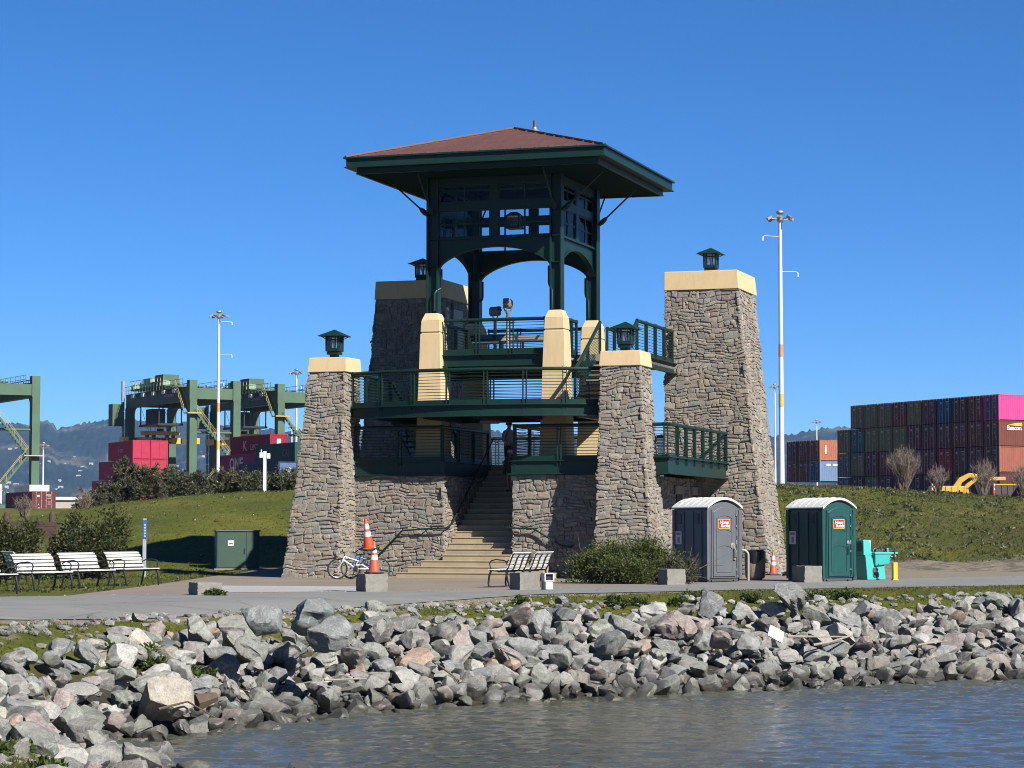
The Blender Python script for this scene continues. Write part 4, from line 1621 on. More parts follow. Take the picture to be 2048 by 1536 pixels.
# ------------------------------------------------------------------ bicycles
def bicycle(label, loc, rz, col, suspension=True, lean=0.10):
    t = thing('bicycle', label, 'bicycle', loc, rz)
    t.rotation_euler = (lean, 0, rz)
    R0 = 0.30
    fm = mat('bike_paint_' + str(col), col, 0.35, 0, 0.04, 5)
    fx, rx = -.46, .46                       # front wheel at -x
    for x in (fx, rx):
        c = Vector((x, 0, R0))
        ring = lambda r, n=36: [c + Vector((r * cos(2 * pi * i / n), 0, r * sin(2 * pi * i / n))) for i in range(n)]
        o = MB().tube(ring(R0 - .022), .023, 8, closed=True).build('wheel', RUBBER, t, smooth=True)
        MB().tube(ring(R0 - .05), .009, 6, closed=True).build('rim', STEEL, o, smooth=True)
        m = MB()
        for i in range(20):
            a = 2 * pi * i / 20
            m.tube([c + Vector((.018 * cos(a + .9), .02 * (-1) ** i, .018 * sin(a + .9))), c + Vector(((R0 - .05) * cos(a), 0, (R0 - .05) * sin(a)))], .0016, 4)
        m.tube([c + Vector((0, -.05, 0)), c + Vector((0, .05, 0))], .02, 8)
        m.build('spokes', STEEL, o)
    bb = Vector((.06, 0, .30))
    head = Vector((-.27, 0, .66))
    headl = Vector((-.30, 0, .56))
    seat = Vector((.19, 0, .64))
    rear = Vector((rx, 0, R0))
    m = MB()
    m.tube([head, headl], .024, 8)
    m.tube([headl, Vector((-.08, 0, .42)), bb], .026, 8)
    m.tube([head, Vector((-.02, 0, .58)), Vector((.16, 0, .52))], .02, 8)
    m.tube([bb, Vector((.10, 0, .45)), Vector((.16, 0, .55))], .022, 8)
    for y in (-.055, .055):
        m.tube([Vector((.08, y * .6, .40)), Vector((.25, y, .42)), rear + Vector((0, y, 0))], .013, 6)
        m.tube([bb + Vector((.02, y * .6, .0)), Vector((.25, y, .30)), rear + Vector((0, y, 0))], .014, 6)
    m.build('frame', fm, t, smooth=True)
    m = MB()
    for y in (-.05, .05):
        m.tube([Vector((-.315, y, .53)), Vector((-.37, y, .44))], .016, 8)
        m.tube([Vector((-.37, y, .44)), Vector((fx, y, R0))], .013, 8)
    m.beam((-.315, -.06, .53), (-.315, .06, .53), .04, .04)
    m.build('fork', fm, t, smooth=True)
    m = MB()
    m.tube([head, head + Vector((.02, 0, .07)), head + Vector((-.03, 0, .11))], .016, 8)
    m.tube([head + Vector((-.03, -.27, .16)), head + Vector((-.03, -.12, .12)), head + Vector((-.03, .12, .12)), head + Vector((-.03, .27, .16))], .014, 8)
    for s in (-1, 1):
        m.tube([head + Vector((-.03, s * .17, .13)), head + Vector((-.02, s * .29, .165))], .02, 8)
        m.tube([head + Vector((-.04, s * .16, .13)), head + Vector((-.09, s * .22, .11))], .007, 5)
    m.build('handlebar', BLACK, t, smooth=True)
    m = MB()
    m.tube([Vector((.16, 0, .52)), seat + Vector((.02, 0, .07))], .014, 8)
    m.add([(.07, -.02, .715), (.07, .02, .715), (.2, .05, .73), (.32, .075, .735), (.32, -.075, .735), (.2, -.05, .73), (.08, 0, .69), (.2, 0, .69), (.32, 0, .70)],
          [(0, 1, 2, 5), (5, 2, 3, 4), (0, 5, 7, 6), (1, 6, 7, 2), (5, 4, 8, 7), (2, 7, 8, 3), (0, 6, 1), (4, 3, 8)])
    m.build('saddle', BLACK, t, smooth=True)
    m = MB()
    m.lathe([(.0, -.01), (.075, -.01), (.075, .01), (0, .01)], 16)
    m.xf(Matrix.Translation(bb + Vector((0, -.04, 0))) @ Matrix.Rotation(pi / 2, 4, 'X'))
    m.tube([bb + Vector((0, -.06, 0)), bb + Vector((-.06, -.06, -.15))], .011, 6)
    m.box(bb.x - .11, bb.x - .01, -.15, -.06, bb.z - .165, bb.z - .145)
    m.tube([bb + Vector((0, .06, 0)), bb + Vector((.06, .06, .15))], .011, 6)
    m.box(bb.x + .01, bb.x + .11, .06, .15, bb.z + .145, bb.z + .165)
    m.tube([bb + Vector((0, -.045, .07)), rear + Vector((0, -.045, .035))], .005, 4)
    m.tube([bb + Vector((0, -.045, -.07)), rear + Vector((0, -.045, -.035))], .005, 4)
    m.build('crank', BLACK, t)
    if suspension:
        pts = [Vector((.10 + .018 * cos(i * 1.05), .018 * sin(i * 1.05), .44 + .0045 * i)) + Vector((.08, 0, 0)) * (i / 24) for i in range(25)]
        MB().tube(pts, .007, 5).build('rear_spring', BLACK, t, smooth=True)
    m = MB().tube([Vector((.02, -.03, .28)), Vector((-.06, -.22, 0.0))], .010, 6)
    m.build('kickstand', BLACK, t)
    return t


bicycle('white full suspension bicycle parked in front of the left stone pillar', (-4.62, 71.9, 0.012), radians(12), (.74, .74, .76))
bicycle('bright blue bicycle leaning behind the white one, mostly hidden by the cones', (-4.28, 72.5, 0.012), radians(19), (.02, .22, .62), False, -0.12)

# ------------------------------------------------------------------ bin, hoop, bollard, sink
t = thing('litter_bin', 'round pebbled concrete litter bin with black lid between the toilets', 'bin', (6.92, 70.4, 0.012))
MB().lathe([(.20, 0), (.20, .04), (.255, .05), (.285, .12), (.295, .5), (.285, .74), (.26, .76)], 24).build('drum', mat('pebble_concrete', (.33, .26, .19), .95, 0, .3, 40, bump=.8, bs=70), t, smooth=True)
MB().lathe([(.27, .62), (.297, .66), (.30, .80), (.24, .85), (.17, .86), (.16, .84)], 24).build('lid', mat('black_plastic', (.012, .012, .012), .4), t, smooth=True)
m = MB()
for k in range(24):
    a = 2 * pi * k / 24
    d = .62 - .16 * (0.5 + .5 * sin(3 * a + .5)) - RNG.uniform(0, .04)
    m.add([(.302 * cos(a), .302 * sin(a), .80), (.302 * cos(a + .262), .302 * sin(a + .262), .80), (.299 * cos(a + .262), .299 * sin(a + .262), .62 - .16 * (0.5 + .5 * sin(3 * (a + .262) + .5))), (.299 * cos(a), .299 * sin(a), .62 - .16 * (0.5 + .5 * sin(3 * a + .5)))], [(0, 1, 2, 3)])
m.build('bin_liner', MATS['black_plastic'], t, fix=False)

hp = MB().tube([(0.18, 0, 0), (0.18, 0, .72)] + [(.0 + .18 * cos(radians(q)), 0, .72 + .15 * sin(radians(q))) for q in range(0, 181, 20)] + [(-.18, 0, .72), (-.18, 0, 0)], .035, 10)
tag(hp.build('bike_hoop', mat('pale_grey_pipe', (.42, .42, .43), .5), None, smooth=True, loc=(6.44, 69.3, 0.012)), 'bent pale grey pipe hoop standing beside the grey toilet', 'bike rack')

t = thing('hand_wash_station', 'turquoise plastic hand wash station standing right of the green toilet', 'wash station', (10.28, 70.9, 0.012), radians(30))
m = MB()
m.frus((-.32, .34, -.26, .26), 0, (-.36, .30, -.22, .24), .70)
m.build('tank', TURQ, t, bevel=0.02)
m = MB()
m.frus((-.40, -.10, -.20, .24), .70, (-.38, -.16, -.16, .22), 1.14)
m.build('tower', TURQ, t, bevel=0.02)
MB().box(-.155, -.075, -.12, -.01, .84, 1.13).build('soap_dispenser', WPRINT, t, bevel=0.02)
MB().box(-.395, -.36, -.13, .13, .78, 1.06).build('towel_holder', DKGREYPL, t, bevel=0.01)
m = MB()
m.hexa([(-.06, -.30, .40), (.44, -.30, .44), (.44, .18, .44), (-.06, .18, .40), (-.10, -.34, .74), (.50, -.34, .74), (.50, .24, .74), (-.10, .24, .74)])
m.build('basin', TURQ, t, bevel=0.02)
m = MB()
m.box(-.12, .72, -.36, -.28, .735, .79)
m.box(-.12, .72, .18, .26, .735, .79)
m.box(.48, .72, -.28, .18, .735, .79)
m.box(.33, .39, -.34, -.28, .79, .90)
m.build('basin_rim', TURQ, t, bevel=0.012)
m = MB()
m.tube([(0.06, -.05, .72), (.06, -.05, .86), (.12, -.05, .90), (.20, -.05, .86)], .022, 8)
m.box(.12, .36, -.10, .06, .80, .86)
m.build('tap', DKGREYPL, t, smooth=True)
MB().prism(round_rect(-.12, .04, .06, .36, .07), 'xz', -.268, -.256).build('foot_pump', DKGREYPL, t)

t = thing('yellow_bollard', 'short yellow square post with a hose valve above it', 'bollard', (10.86, 70.2, 0.012), radians(14))
MB().box(-.065, .065, -.065, .065, 0, .50).build('post', YELLOW, t, bevel=0.008)
MB().box(-.08, .08, -.08, .08, 0, .03).build('foot', YELLOW, t)
m = MB()
m.tube([(0, 0, .48), (0, 0, .92)], .018, 8)
m.lathe([(.02, -.06), (.065, -.05), (.075, .0), (.06, .05), (.03, .08), (.02, .09)], 12, (0, 0, .66))
m.tube([(-.13, 0, .66), (.06, 0, .66)], .03, 8)
m.lathe([(.05, 0), (.05, .02)], 12, (0, 0, .80))
m.build('hose_valve', mat('dull_bronze', (.10, .085, .07), .5, .5), t, smooth=True)

# ------------------------------------------------------------------ utility cabinet, posts, boards
t = thing('utility_cabinet', 'dark green metal utility cabinet at the foot of the lawn', 'cabinet', (-9.3, 83.6, hz(-9.3, 83.6) - 0.05), radians(12))
CAB = mat('cabinet_green', (0.035, 0.085, 0.060), 0.5, 0, 0.1, 1.5, dirt=(.07, .10, .08, .4))
MB().box(-.72, .72, -.38, .38, .05, 1.30).build('cabinet_body', CAB, t, bevel=0.012)
MB().box(-.76, .76, -.42, .42, 1.30, 1.345).build('lid', CAB, t, bevel=0.01)
MB().box(-.8, .8, -.45, .45, -.1, .06).build('plinth', CONC, t)
for x0, x1 in ((-.70, .27), (.285, .70)):
    d = MB().box(x0, x1, -.395, -.375, .10, 1.26).build('door', CAB, t, bevel=0.006)
MB().box(.20, .235, -.42, -.39, .56, .74).build('handle', BLACK, t)
MB().box(-.34, -.14, -.4, -.394, .82, 1.0).build('notice', WPRINT, t)
MB().box(-.30, -.18, -.4035, -.3995, .87, .92).build('notice_print', SPECK, t)

t = thing('sign_post', 'slim pale signpost with a blue panel behind the end bench', 'signpost', (-11.0, 74.0, hz(-11, 74)))
MB().box(-.05, .05, -.05, .05, 0, 1.78).build('post', mat('pale_post', (.42, .46, .52), .6), t, bevel=0.006)
MB().box(-.045, .08, -.064, -.052, 1.18, 1.74).build('sign_panel', SPECK, t)
m = MB()
for k in range(5):
    z = 1.25 + .085 * k
    m.lathe([(.012, 0), (.026, 0), (.026, .004), (.012, .004), (.012, 0)], 10)
    for i in range(len(m.v) - 50, len(m.v)):
        x, y, zz = m.v[i]
        m.v[i] = (x + .02, -.066 - zz, y + z)
m.build('sign_symbols', WPRINT, t)

t = thing('timber_sign', 'weathered brown timber board on two posts behind the left bush', 'sign board', (-16.6, 84, hz(-16.6, 84) - 0.02), radians(-3))
for x in (-.62, .95):
    m = MB()
    m.lathe([(.11, -.4), (.11, 1.76), (.07, 1.84), (0, 1.85)], 10, (x, .12, 0))
    m.build('post', BROWNW, t, smooth=True)
for k in range(3):
    MB().box(-2.2, 1.18, -.035, .035, .98 + .18 * k, 1.15 + .18 * k).build('plank', BROWNW, t, bevel=0.012)

t = thing('white_utility_box', 'small white plastic box with a dark opening beside the benches and block', 'box', (0.83, 58.6, 0.02), radians(28))
MB().box(-.09, .11, -.10, .12, 0, .19).build('lower_case', WHITE, t, bevel=0.008)
m = MB()
for q in ((-.13, .13, -.12, .14, .19, .215), (-.13, .13, -.12, .14, .365, .39), (-.13, -.10, -.12, .14, .215, .365), (.10, .13, -.12, .14, .215, .365), (-.10, .10, .11, .14, .215, .365)):
    m.box(*q)
m.build('upper_case', WHITE, t)
MB().box(-.10, .10, -.05, .108, .216, .364).build('dark_insert', BLACK, t)

# ------------------------------------------------------------------ things on the decks
def local(u, v, z):
    return TM @ Vector((u, v, z))


def viewer(label, u, v, rz, hide=None):
    t = thing('coin_viewer', label, 'binocular viewer', local(u, v, Z3), -TH + rz, 'viewers on the upper deck')
    m = MB().lathe([(.17, 0), (.16, .03), (.07, .10), (.055, .16), (.05, 1.28), (.075, 1.32), (.075, 1.36)], 14)
    m.build('pedestal', CASTI, t, smooth=True)
    m = MB()
    pts = [(i * .004 + .058 * cos(i * .55), .058 * sin(i * .55), .30 + .012 * i) for i in range(40)]
    m.tube([(.056 * cos(i * .5), .056 * sin(i * .5), .05 + .012 * i) for i in range(48)], .014, 5)
    m.build('spiral_trim', CASTI, t, smooth=True)
    m = MB()
    m.tube([(-.135, 0, 1.62), (-.14, 0, 1.50), (-.10, 0, 1.40), (0, 0, 1.36), (.10, 0, 1.40), (.14, 0, 1.50), (.135, 0, 1.62)], .022, 8)
    m.build('yoke', CASTI, t, smooth=True)
    m = MB()
    m.prism(round_rect(-.125, .125, 1.46, 1.76, .10), 'xz', -.16, .16)
    o = m.build('viewer_head', CASTI, t, bevel=0.02)
    m = MB()
    for x in (-.05, .05):
        m.lathe([(0, 0), (.038, 0), (.038, .05), (.03, .05)], 12)
        for i in range(len(m.v) - 48, len(m.v)):
            a, b, c = m.v[i]
            m.v[i] = (a + x, -.16 - c, b + 1.65)
    m.build('eyepiece', BLACK, o)
    MB().prism(round_rect(-.10, .10, 1.70, 1.765, .03), 'xz', -.185, -.155).build('hood', BLACK, o)
    MB().box(-.075, .075, -.175, -.16, 1.50, 1.56).build('coin_plate', BLACK, o)
    return t


viewer('coin viewer head on a pole above the middle of the upper rail', 0.18, -1.25, 0)
viewer('coin viewer turned sideways beside the rear post', -1.05, 1.2, radians(70))


def deck_panel(label, u, v, rz):
    t = thing('interpretive_panel', label, 'information panel', local(u, v, Z3), -TH + rz, 'slanted panels on the upper deck')
    m = MB()
    for x in (-.5, .5):
        m.beam((x, .1, 0), (x, .1, .62), .05, .05)
    m.build('legs', BLACK, t)
    m = MB().box(-.75, .75, -.25, .25, -.02, .02)
    m.xf(Matrix.Translation((0, 0, .66)) @ Matrix.Rotation(radians(28), 4, 'X'))
    m.build('board', mat('panel_dark', (.03, .035, .045), .35), t)
    m = MB()
    for (a, b, c, d) in ((-.65, -.05, -.1, .2), (.05, .65, -.15, .18), (-.65, .6, -.22, -.16)):
        m.box(a, b, c, d, .0205, .0225)
    m.xf(Matrix.Translation((0, 0, .66)) @ Matrix.Rotation(radians(28), 4, 'X'))
    m.build('panel_print', CASTI, t)


deck_panel('dark slanted information panel in the middle of the upper deck', 0.55, 0.6, 0)
deck_panel('dark slanted information panel near the left side of the upper deck', -0.75, 0.2, radians(25))
t = thing('deck_bench', 'blue grey curved bench on the upper deck behind the rail', 'bench', local(-0.55, -0.9, Z3), -TH)
for k in range(4):
    MB().box(-.5, .5, -.2 + .11 * k, -.11 + .11 * k, .40 + .01 * (k - 1.5) ** 2, .43 + .01 * (k - 1.5) ** 2).build('slat', mat('slate_paint', (.10, .14, .22), .5), t)
for x in (-.4, .4):
    MB().box(x - .03, x + .03, -.15, .15, 0, .40).build('leg', BLACK, t)
tag(MB().box(-.11, .11, -.05, .05, 0, .14).build('checked_bag', mat('red_check', (.55, .05, .05), .8), None, loc=local(-0.71, 1.25, Z1)), 'small red and white striped bag on the top landing of the stair', 'bag')
sb = bpy.data.objects['checked_bag']
m = MB()
for k in range(5):
    m.box(-.10 + .045 * k, -.085 + .045 * k, -.054, -.05, 0.005, .135)
m.build('stripe', WPRINT, sb)

# things caught among the rocks
o = tag(MB().prism(round_rect(-.27, .27, -.24, .24, .03), 'xz', -.02, .02).build('appliance_cover', WHITE, None), 'square white plastic panel lying tilted on the rocks', 'panel')
MB().prism(round_rect(-.17, .17, -.15, .15, .02), 'xz', -.026, -.018).build('panel_recess', mat('off_white', (.66, .66, .67), .5), o)
m = MB()
for x in (-.16, -.10):
    m.lathe([(0, 0), (.016, 0), (.016, .003), (0, .003)], 8)
    for i in range(len(m.v) - 32, len(m.v)):
        a, b, c = m.v[i]
        m.v[i] = (a + x, -.022 - c, b + .185)
m.build('screw_hole', BLACK, o)
WPANEL = o
# ------------------------------------------------------------------ people
def skin_body(edges, joints, root):
    """One continuous surface grown round a skeleton: joints {name: (pos, radius)}."""
    names = list(joints)
    me = bpy.data.meshes.new('body')
    me.from_pydata([joints[n][0] for n in names], [(names.index(a), names.index(b)) for a, b in edges], [])
    o = bpy.data.objects.new('body', me)
    COL.objects.link(o)
    o.modifiers.new('skin', 'SKIN')
    sk = me.skin_vertices[0].data
    for i, n in enumerate(names):
        r = joints[n][1]
        sk[i].radius = (r, r) if not isinstance(r, tuple) else r
        sk[i].use_root = (n == root)
    s = o.modifiers.new('sub', 'SUBSURF')
    s.levels = s.render_levels = 2
    dg = bpy.context.evaluated_depsgraph_get()
    out = bpy.data.meshes.new_from_object(o.evaluated_get(dg))
    bpy.data.objects.remove(o)
    bpy.data.meshes.remove(me)
    out.polygons.foreach_set('use_smooth', [True] * len(out.polygons))
    return out


def person(label, loc, rz, H, mats, zones, arms='down', stride=0.10, group=None):
    """mats: skin, top, trousers, shoes; zones: heights (fractions) of hem, ankle"""
    k = H / 1.76
    J = {
        'pelvis': ((0, 0, .95), .145), 'waist': ((0, .01, 1.10), .145), 'chest': ((0, .0, 1.30), (.185, .14)), 'neck0': ((0, .01, 1.46), .075), 'neck': ((0, 0, 1.53), .058),
        'chin': ((0, -.02, 1.59), .066), 'head': ((0, -.01, 1.66), .093), 'crown': ((0, 0, 1.72), .075), 'nose': ((0, -.115, 1.645), .014),
    }
    E_ = [('pelvis', 'waist'), ('waist', 'chest'), ('chest', 'neck0'), ('neck0', 'neck'), ('neck', 'chin'), ('chin', 'head'), ('head', 'crown'), ('head', 'nose')]
    for s, nm in ((-1, 'l'), (1, 'r')):
        sh = (s * .19, .01, 1.41)
        if arms == 'down':
            el, wr, hd = (s * .27, .03, 1.13), (s * .25, -.10, .90), (s * .24, -.14, .82)
        else:
            el, wr, hd = (s * .28, -.02, 1.14), (s * .14, -.22, 1.04), (s * .07, -.25, 1.03)
        J.update({nm + 'sh': (sh, .072), nm + 'el': (el, .047), nm + 'wr': (wr, .033), nm + 'hd': (hd, (.036, .022)),
                  nm + 'hip': ((s * .095, 0, .88), .10), nm + 'kn': ((s * .105, -.03 - s * stride * .5, .49), .062), nm + 'an': ((s * .11, .02 - s * stride, .09), .043),
                  nm + 'toe': ((s * .13, -.14 - s * stride, .035), .035)})
        E_ += [('neck0', nm + 'sh'), (nm + 'sh', nm + 'el'), (nm + 'el', nm + 'wr'), (nm + 'wr', nm + 'hd'), ('pelvis', nm + 'hip'), (nm + 'hip', nm + 'kn'), (nm + 'kn', nm + 'an'), (nm + 'an', nm + 'toe')]
        d = (Vector(hd) - Vector(wr)).normalized()
        side = d.cross(Vector((s, 0, 0))).normalized()
        for f in range(4):
            b0 = Vector(hd) + side * (.024 - .016 * f) + d * .02
            J[nm + 'f%d' % f] = (tuple(b0 + d * (.03, .04, .036, .026)[f]), .0095)
            J[nm + 'g%d' % f] = (tuple(b0 + d * (.055, .07, .065, .048)[f] + Vector((-s * .012, 0, 0))), .008)
            E_ += [(nm + 'hd', nm + 'f%d' % f), (nm + 'f%d' % f, nm + 'g%d' % f)]
        J[nm + 't0'] = (tuple(Vector(wr).lerp(Vector(hd), .6) + side * .035), .011)
        J[nm + 't1'] = (tuple(Vector(wr).lerp(Vector(hd), .6) + side * .05 + d * .035), .009)
        E_ += [(nm + 'wr', nm + 't0'), (nm + 't0', nm + 't1')]
    J = {n: (tuple(Vector(p) * k), (tuple(q * k for q in r) if isinstance(r, tuple) else r * k)) for n, (p, r) in J.items()}
    me = skin_body(E_, J, 'pelvis')
    for m in mats:
        me.materials.append(m)
    hem, ank = zones
    hands = [Vector(J[n + 'hd'][0]) for n in 'lr']
    for p in me.polygons:
        c = p.center / k
        z = c.z
        if z > 1.515:
            i = 0
        elif min((p.center - h).length for h in hands) < .105 * k:
            i = 0
        elif z > hem or abs(c.x) > .20 and z > .8:
            i = 1
        elif z > ank:
            i = 2
        else:
            i = 3
        p.material_index = i
    t = link('person', me, None, loc, rz)
    tag(t, label, 'person', group)
    return t, k


SKIN = mat('skin', (.30, .17, .11), .6, 0, .06, 8)
SHIRT = mat('light_grey_cloth', (.42, .42, .40), .9, 0, .08, 6)
DARKC = mat('dark_cloth', (.02, .022, .03), .9, 0, .2, 6)
BEIGE = mat('beige_cloth', (.42, .37, .27), .9, 0, .12, 6)
PATT = mat('patterned_cloth', (.06, .065, .075), .9, 0, .2, 6, dirt=(.55, .58, .60, .95), ds=9)
p1, k = person('person in light shirt, dark trousers and dark cap standing near the top of the stair', local(-0.37, 0.55, 0.175 * 18 + .003), -TH + radians(60), 1.72, [SKIN, SHIRT, DARKC, BLACK], (.98, .10), 'fold', 0.06)
m = MB()
m.lathe([(.108, 0), (.112, .03), (.10, .08), (.06, .115), (0, .125)], 14, (0, .0, 1.655))
m.add([(-.075, -.09, 1.672), (.075, -.09, 1.672), (.055, -.20, 1.655), (-.055, -.20, 1.655), (-.075, -.09, 1.685), (.075, -.09, 1.685), (.055, -.20, 1.663), (-.055, -.20, 1.663)],
      [(0, 1, 2, 3), (7, 6, 5, 4), (0, 4, 5, 1), (1, 5, 6, 2), (2, 6, 7, 3), (3, 7, 4, 0)])
m.xf(Matrix.Diagonal((k, k, k, 1))).build('cap', DARKC, p1, smooth=True)
p2, k = person('smaller person in white cap and dark patterned top coming down the stair', local(-0.06, -0.30, 0.175 * 15 + .003), -TH + radians(-10), 1.32, [SKIN, PATT, BEIGE, BLACK], (.80, .10), 'down', 0.05)
m = MB().lathe([(.112, 0), (.115, .03), (.10, .08), (.06, .115), (0, .125)], 14, (0, .0, 1.65))
m.xf(Matrix.Diagonal((k, k, k, 1))).build('cap', WPRINT, p2, smooth=True)
# ------------------------------------------------------------------ shipping containers
CW, CH, CL = 2.44, 2.59, 12.19


def container_parts():
    m = MB()
    hw, hl = CW / 2, CL / 2
    # corrugated long sides
    for s in (-1, 1):
        pts = []
        y = -hl + .16
        while y < hl - .16:
            for dy, dx in ((0, 0), (.07, 0), (.14, .036), (.21, .036)):
                pts.append((s * (hw - .012 - dx), y + dy))
            y += .28
        n = len(pts)
        vs = [(a, b, .16) for a, b in pts] + [(a, b, CH - .10) for a, b in pts]
        m.add(vs, [(i, i + 1, n + i + 1, n + i) if s > 0 else (i + 1, i, n + i, n + i + 1) for i in range(n - 1)])
        m.box(s * hw - .06 if s > 0 else -hw, s * hw if s > 0 else -hw + .06, -hl + .1, hl - .1, 0.06, .16)
        m.box(s * hw - .06 if s > 0 else -hw, s * hw if s > 0 else -hw + .06, -hl + .1, hl - .1, CH - .10, CH - .012)
        for e in (-1, 1):
            m.box(s * hw - .14 if s > 0 else -hw, s * hw if s > 0 else -hw + .14, e * hl - .16 if e > 0 else -hl, e * hl if e > 0 else -hl + .16, 0, CH)
    for e in (-1, 1):
        y0, y1 = (hl - .1, hl - .001) if e > 0 else (-hl + .001, -hl + .1)
        m.box(-hw + .14, hw - .14, y0, y1, 0.07, .15)
        m.box(-hw + .14, hw - .14, y0, y1, CH - .13, CH - .005)
    # plain far end, roof, floor
    pts = []
    x = -hw + .15
    while x < hw - .2:
        for dx, dy in ((0, 0), (.08, 0), (.12, .04), (.2, .04)):
            pts.append((x + dx, hl - .03 - dy))
        x += .24
    n = len(pts)
    m.add([(a, b, .15) for a, b in pts] + [(a, b, CH - .13) for a, b in pts], [(i + 1, i, n + i, n + i + 1) for i in range(n - 1)])
    m.add([(-hw + .06, -hl + .1, CH - .03), (hw - .06, -hl + .1, CH - .03), (hw - .06, hl - .1, CH - .03), (-hw + .06, hl - .1, CH - .03)], [(0, 1, 2, 3)])
    m.add([(-hw + .06, -hl + .1, .05), (hw - .06, -hl + .1, .05), (hw - .06, hl - .1, .05), (-hw + .06, hl - .1, .05)], [(3, 2, 1, 0)])
    body = m.mesh('shipping_container', OBJM, fix=False)
    d = MB()
    d.box(.01, 1.06, -hl + .012, -hl + .05, .17, CH - .15)
    for k in range(4):
        z = .33 + k * .52
        d.box(.05, 1.02, -hl + .004, -hl + .02, z, z + .38)
    door_r = d.mesh('door', OBJM)
    door_l = MB().merge(d, Matrix.Diagonal((-1, 1, 1, 1))).mesh('door', OBJM)
    rods = []
    for s in (-1, 1):
        r = MB()
        for x in (.24, .80):
            r.tube([(s * x, -hl - .025, .06), (s * x, -hl - .025, CH + .01)], .028, 6)
            r.box(s * x - .09, s * x + .02, -hl - .05, -hl - .02, 1.05, 1.10)
            for z in (.10, .62, 1.6, 2.4):
                r.box(s * x - .05, s * x + .05, -hl - .03, -hl + .01, z, z + .06)
        rods.append(r.mesh('lock_rods', mat('rod_grey', (.42, .41, .40), .5, .2)))
    p = MB()
    for (x, z, w, h) in ((.50, 2.16, .5, .10), (.55, 2.0, .3, .05), (.55, 1.86, .35, .05), (.55, 1.5, .3, .04), (.55, 1.38, .3, .04), (.55, 1.26, .3, .04)):
        p.box(x - w / 2, x + w / 2, -hl + .001, -hl + .0035, z, z + h)
    for (x, z, w, h) in ((-.55, 2.0, .28, .22), (-.55, 1.2, .08, .12), (-.5, .85, .14, .10)):
        p.box(x - w / 2, x + w / 2, -hl + .001, -hl + .0035, z, z + h)
    prints = p.mesh('stencil_print', mat('stencil_white', (.45, .45, .44), .6))
    return body, door_l, door_r, rods, prints


CBODY, CDL, CDR, CRODS, CPRINT = container_parts()


def container(label, corner_top, rz, col, group, corner=(-1, -1), doors=True, detail=True):
    """corner_top: world position of the top of the corner at local (corner.x * W/2, corner.y * L/2)"""
    c, s = cos(rz), sin(rz)
    lx, ly = corner[0] * CW / 2, corner[1] * CL / 2
    o = link('shipping_container', CBODY, None, (corner_top[0] - (c * lx - s * ly), corner_top[1] - (s * lx + c * ly), corner_top[2] - CH), rz, None, col)
    tag(o, label, 'container', group)
    for me in (CDL, CDR):
        link('door', me, o, color=col)
    if doors and detail:
        for r in CRODS:
            link('lock_rods', r, o)
        link('stencil_print', CPRINT, o, kind='stuff')
    return o


OLIVE, MAROON, DMAR, BROWN, BLUE_, PURP, TEAL_, REDC, GREYP, PINK, DKBR, ORBR = (0.203, 0.169, 0.064), (0.203, 0.046, 0.041), (0.143, 0.038, 0.041), (0.188, 0.056, 0.038), (0.009, 0.075, 0.203), (0.165, 0.064, 0.203), (0.022, 0.143, 0.18), (0.345, 0.013, 0.021), (0.158, 0.128, 0.143), (0.75, 0.07, 0.3), (0.112, 0.041, 0.034), (0.36, 0.12, 0.075)
NM = {OLIVE: 'olive green', MAROON: 'maroon', DMAR: 'dark maroon', BROWN: 'red brown', BLUE_: 'deep blue', PURP: 'purple', TEAL_: 'teal blue', REDC: 'bright red', GREYP: 'grey purple', DKBR: 'blackish brown'}
GR = 'stacked shipping containers behind the right-hand mound'
RZR = radians(-63.4)
rows_ = [
    (15.17, 0, [OLIVE, OLIVE, OLIVE, MAROON, OLIVE, DMAR, BLUE_, DKBR, MAROON, PURP], 'top'),
    (12.56, -1, [OLIVE, TEAL_, OLIVE, OLIVE, OLIVE, DMAR, DMAR, DKBR, MAROON, BROWN, DKBR], 'second'),
    (9.95, -1, [GREYP, OLIVE, DMAR, MAROON, OLIVE, GREYP, DMAR, REDC, DKBR, DMAR, DKBR], 'third'),
    (7.34, -1, [GREYP, DKBR, OLIVE, DMAR, DMAR, DKBR, DKBR, DMAR, DKBR, DMAR, DKBR], 'bottom'),
]
ORD = ['first', 'second', 'third', 'fourth', 'fifth', 'sixth', 'seventh', 'eighth', 'ninth', 'tenth', 'eleventh', 'twelfth']
d_row = Vector((0.447, -0.894, 0))
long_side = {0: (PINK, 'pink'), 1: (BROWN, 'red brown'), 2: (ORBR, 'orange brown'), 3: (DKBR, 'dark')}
STACK = {}
for ri, (zt, k0, cols, nm) in enumerate(rows_):
    for j, col in enumerate(cols):
        k = k0 + j
        P = Vector((37.1, 270, zt)) + d_row * (2.62 * k + RNG.uniform(-.02, .02))
        last = j == len(cols) - 1
        tier = nm + ' tier'
        lab = f'{NM[col]} container, {ORD[j]} from the left, {tier} of the big right stack'
        if last:
            lab = f'container with a {long_side[ri][1]} long side at the right end of the {tier}'
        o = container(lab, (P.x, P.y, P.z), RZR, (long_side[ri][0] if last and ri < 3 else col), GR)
        STACK[(ri, j)] = o
        if RNG.random() < .35:
            m = MB().box(.62, .84, -CL / 2 - .002, -CL / 2 + .006, .7, 1.0)
            m.build('yellow_placard', mat('placard_yellow', (.45, .33, .05), .6), o)
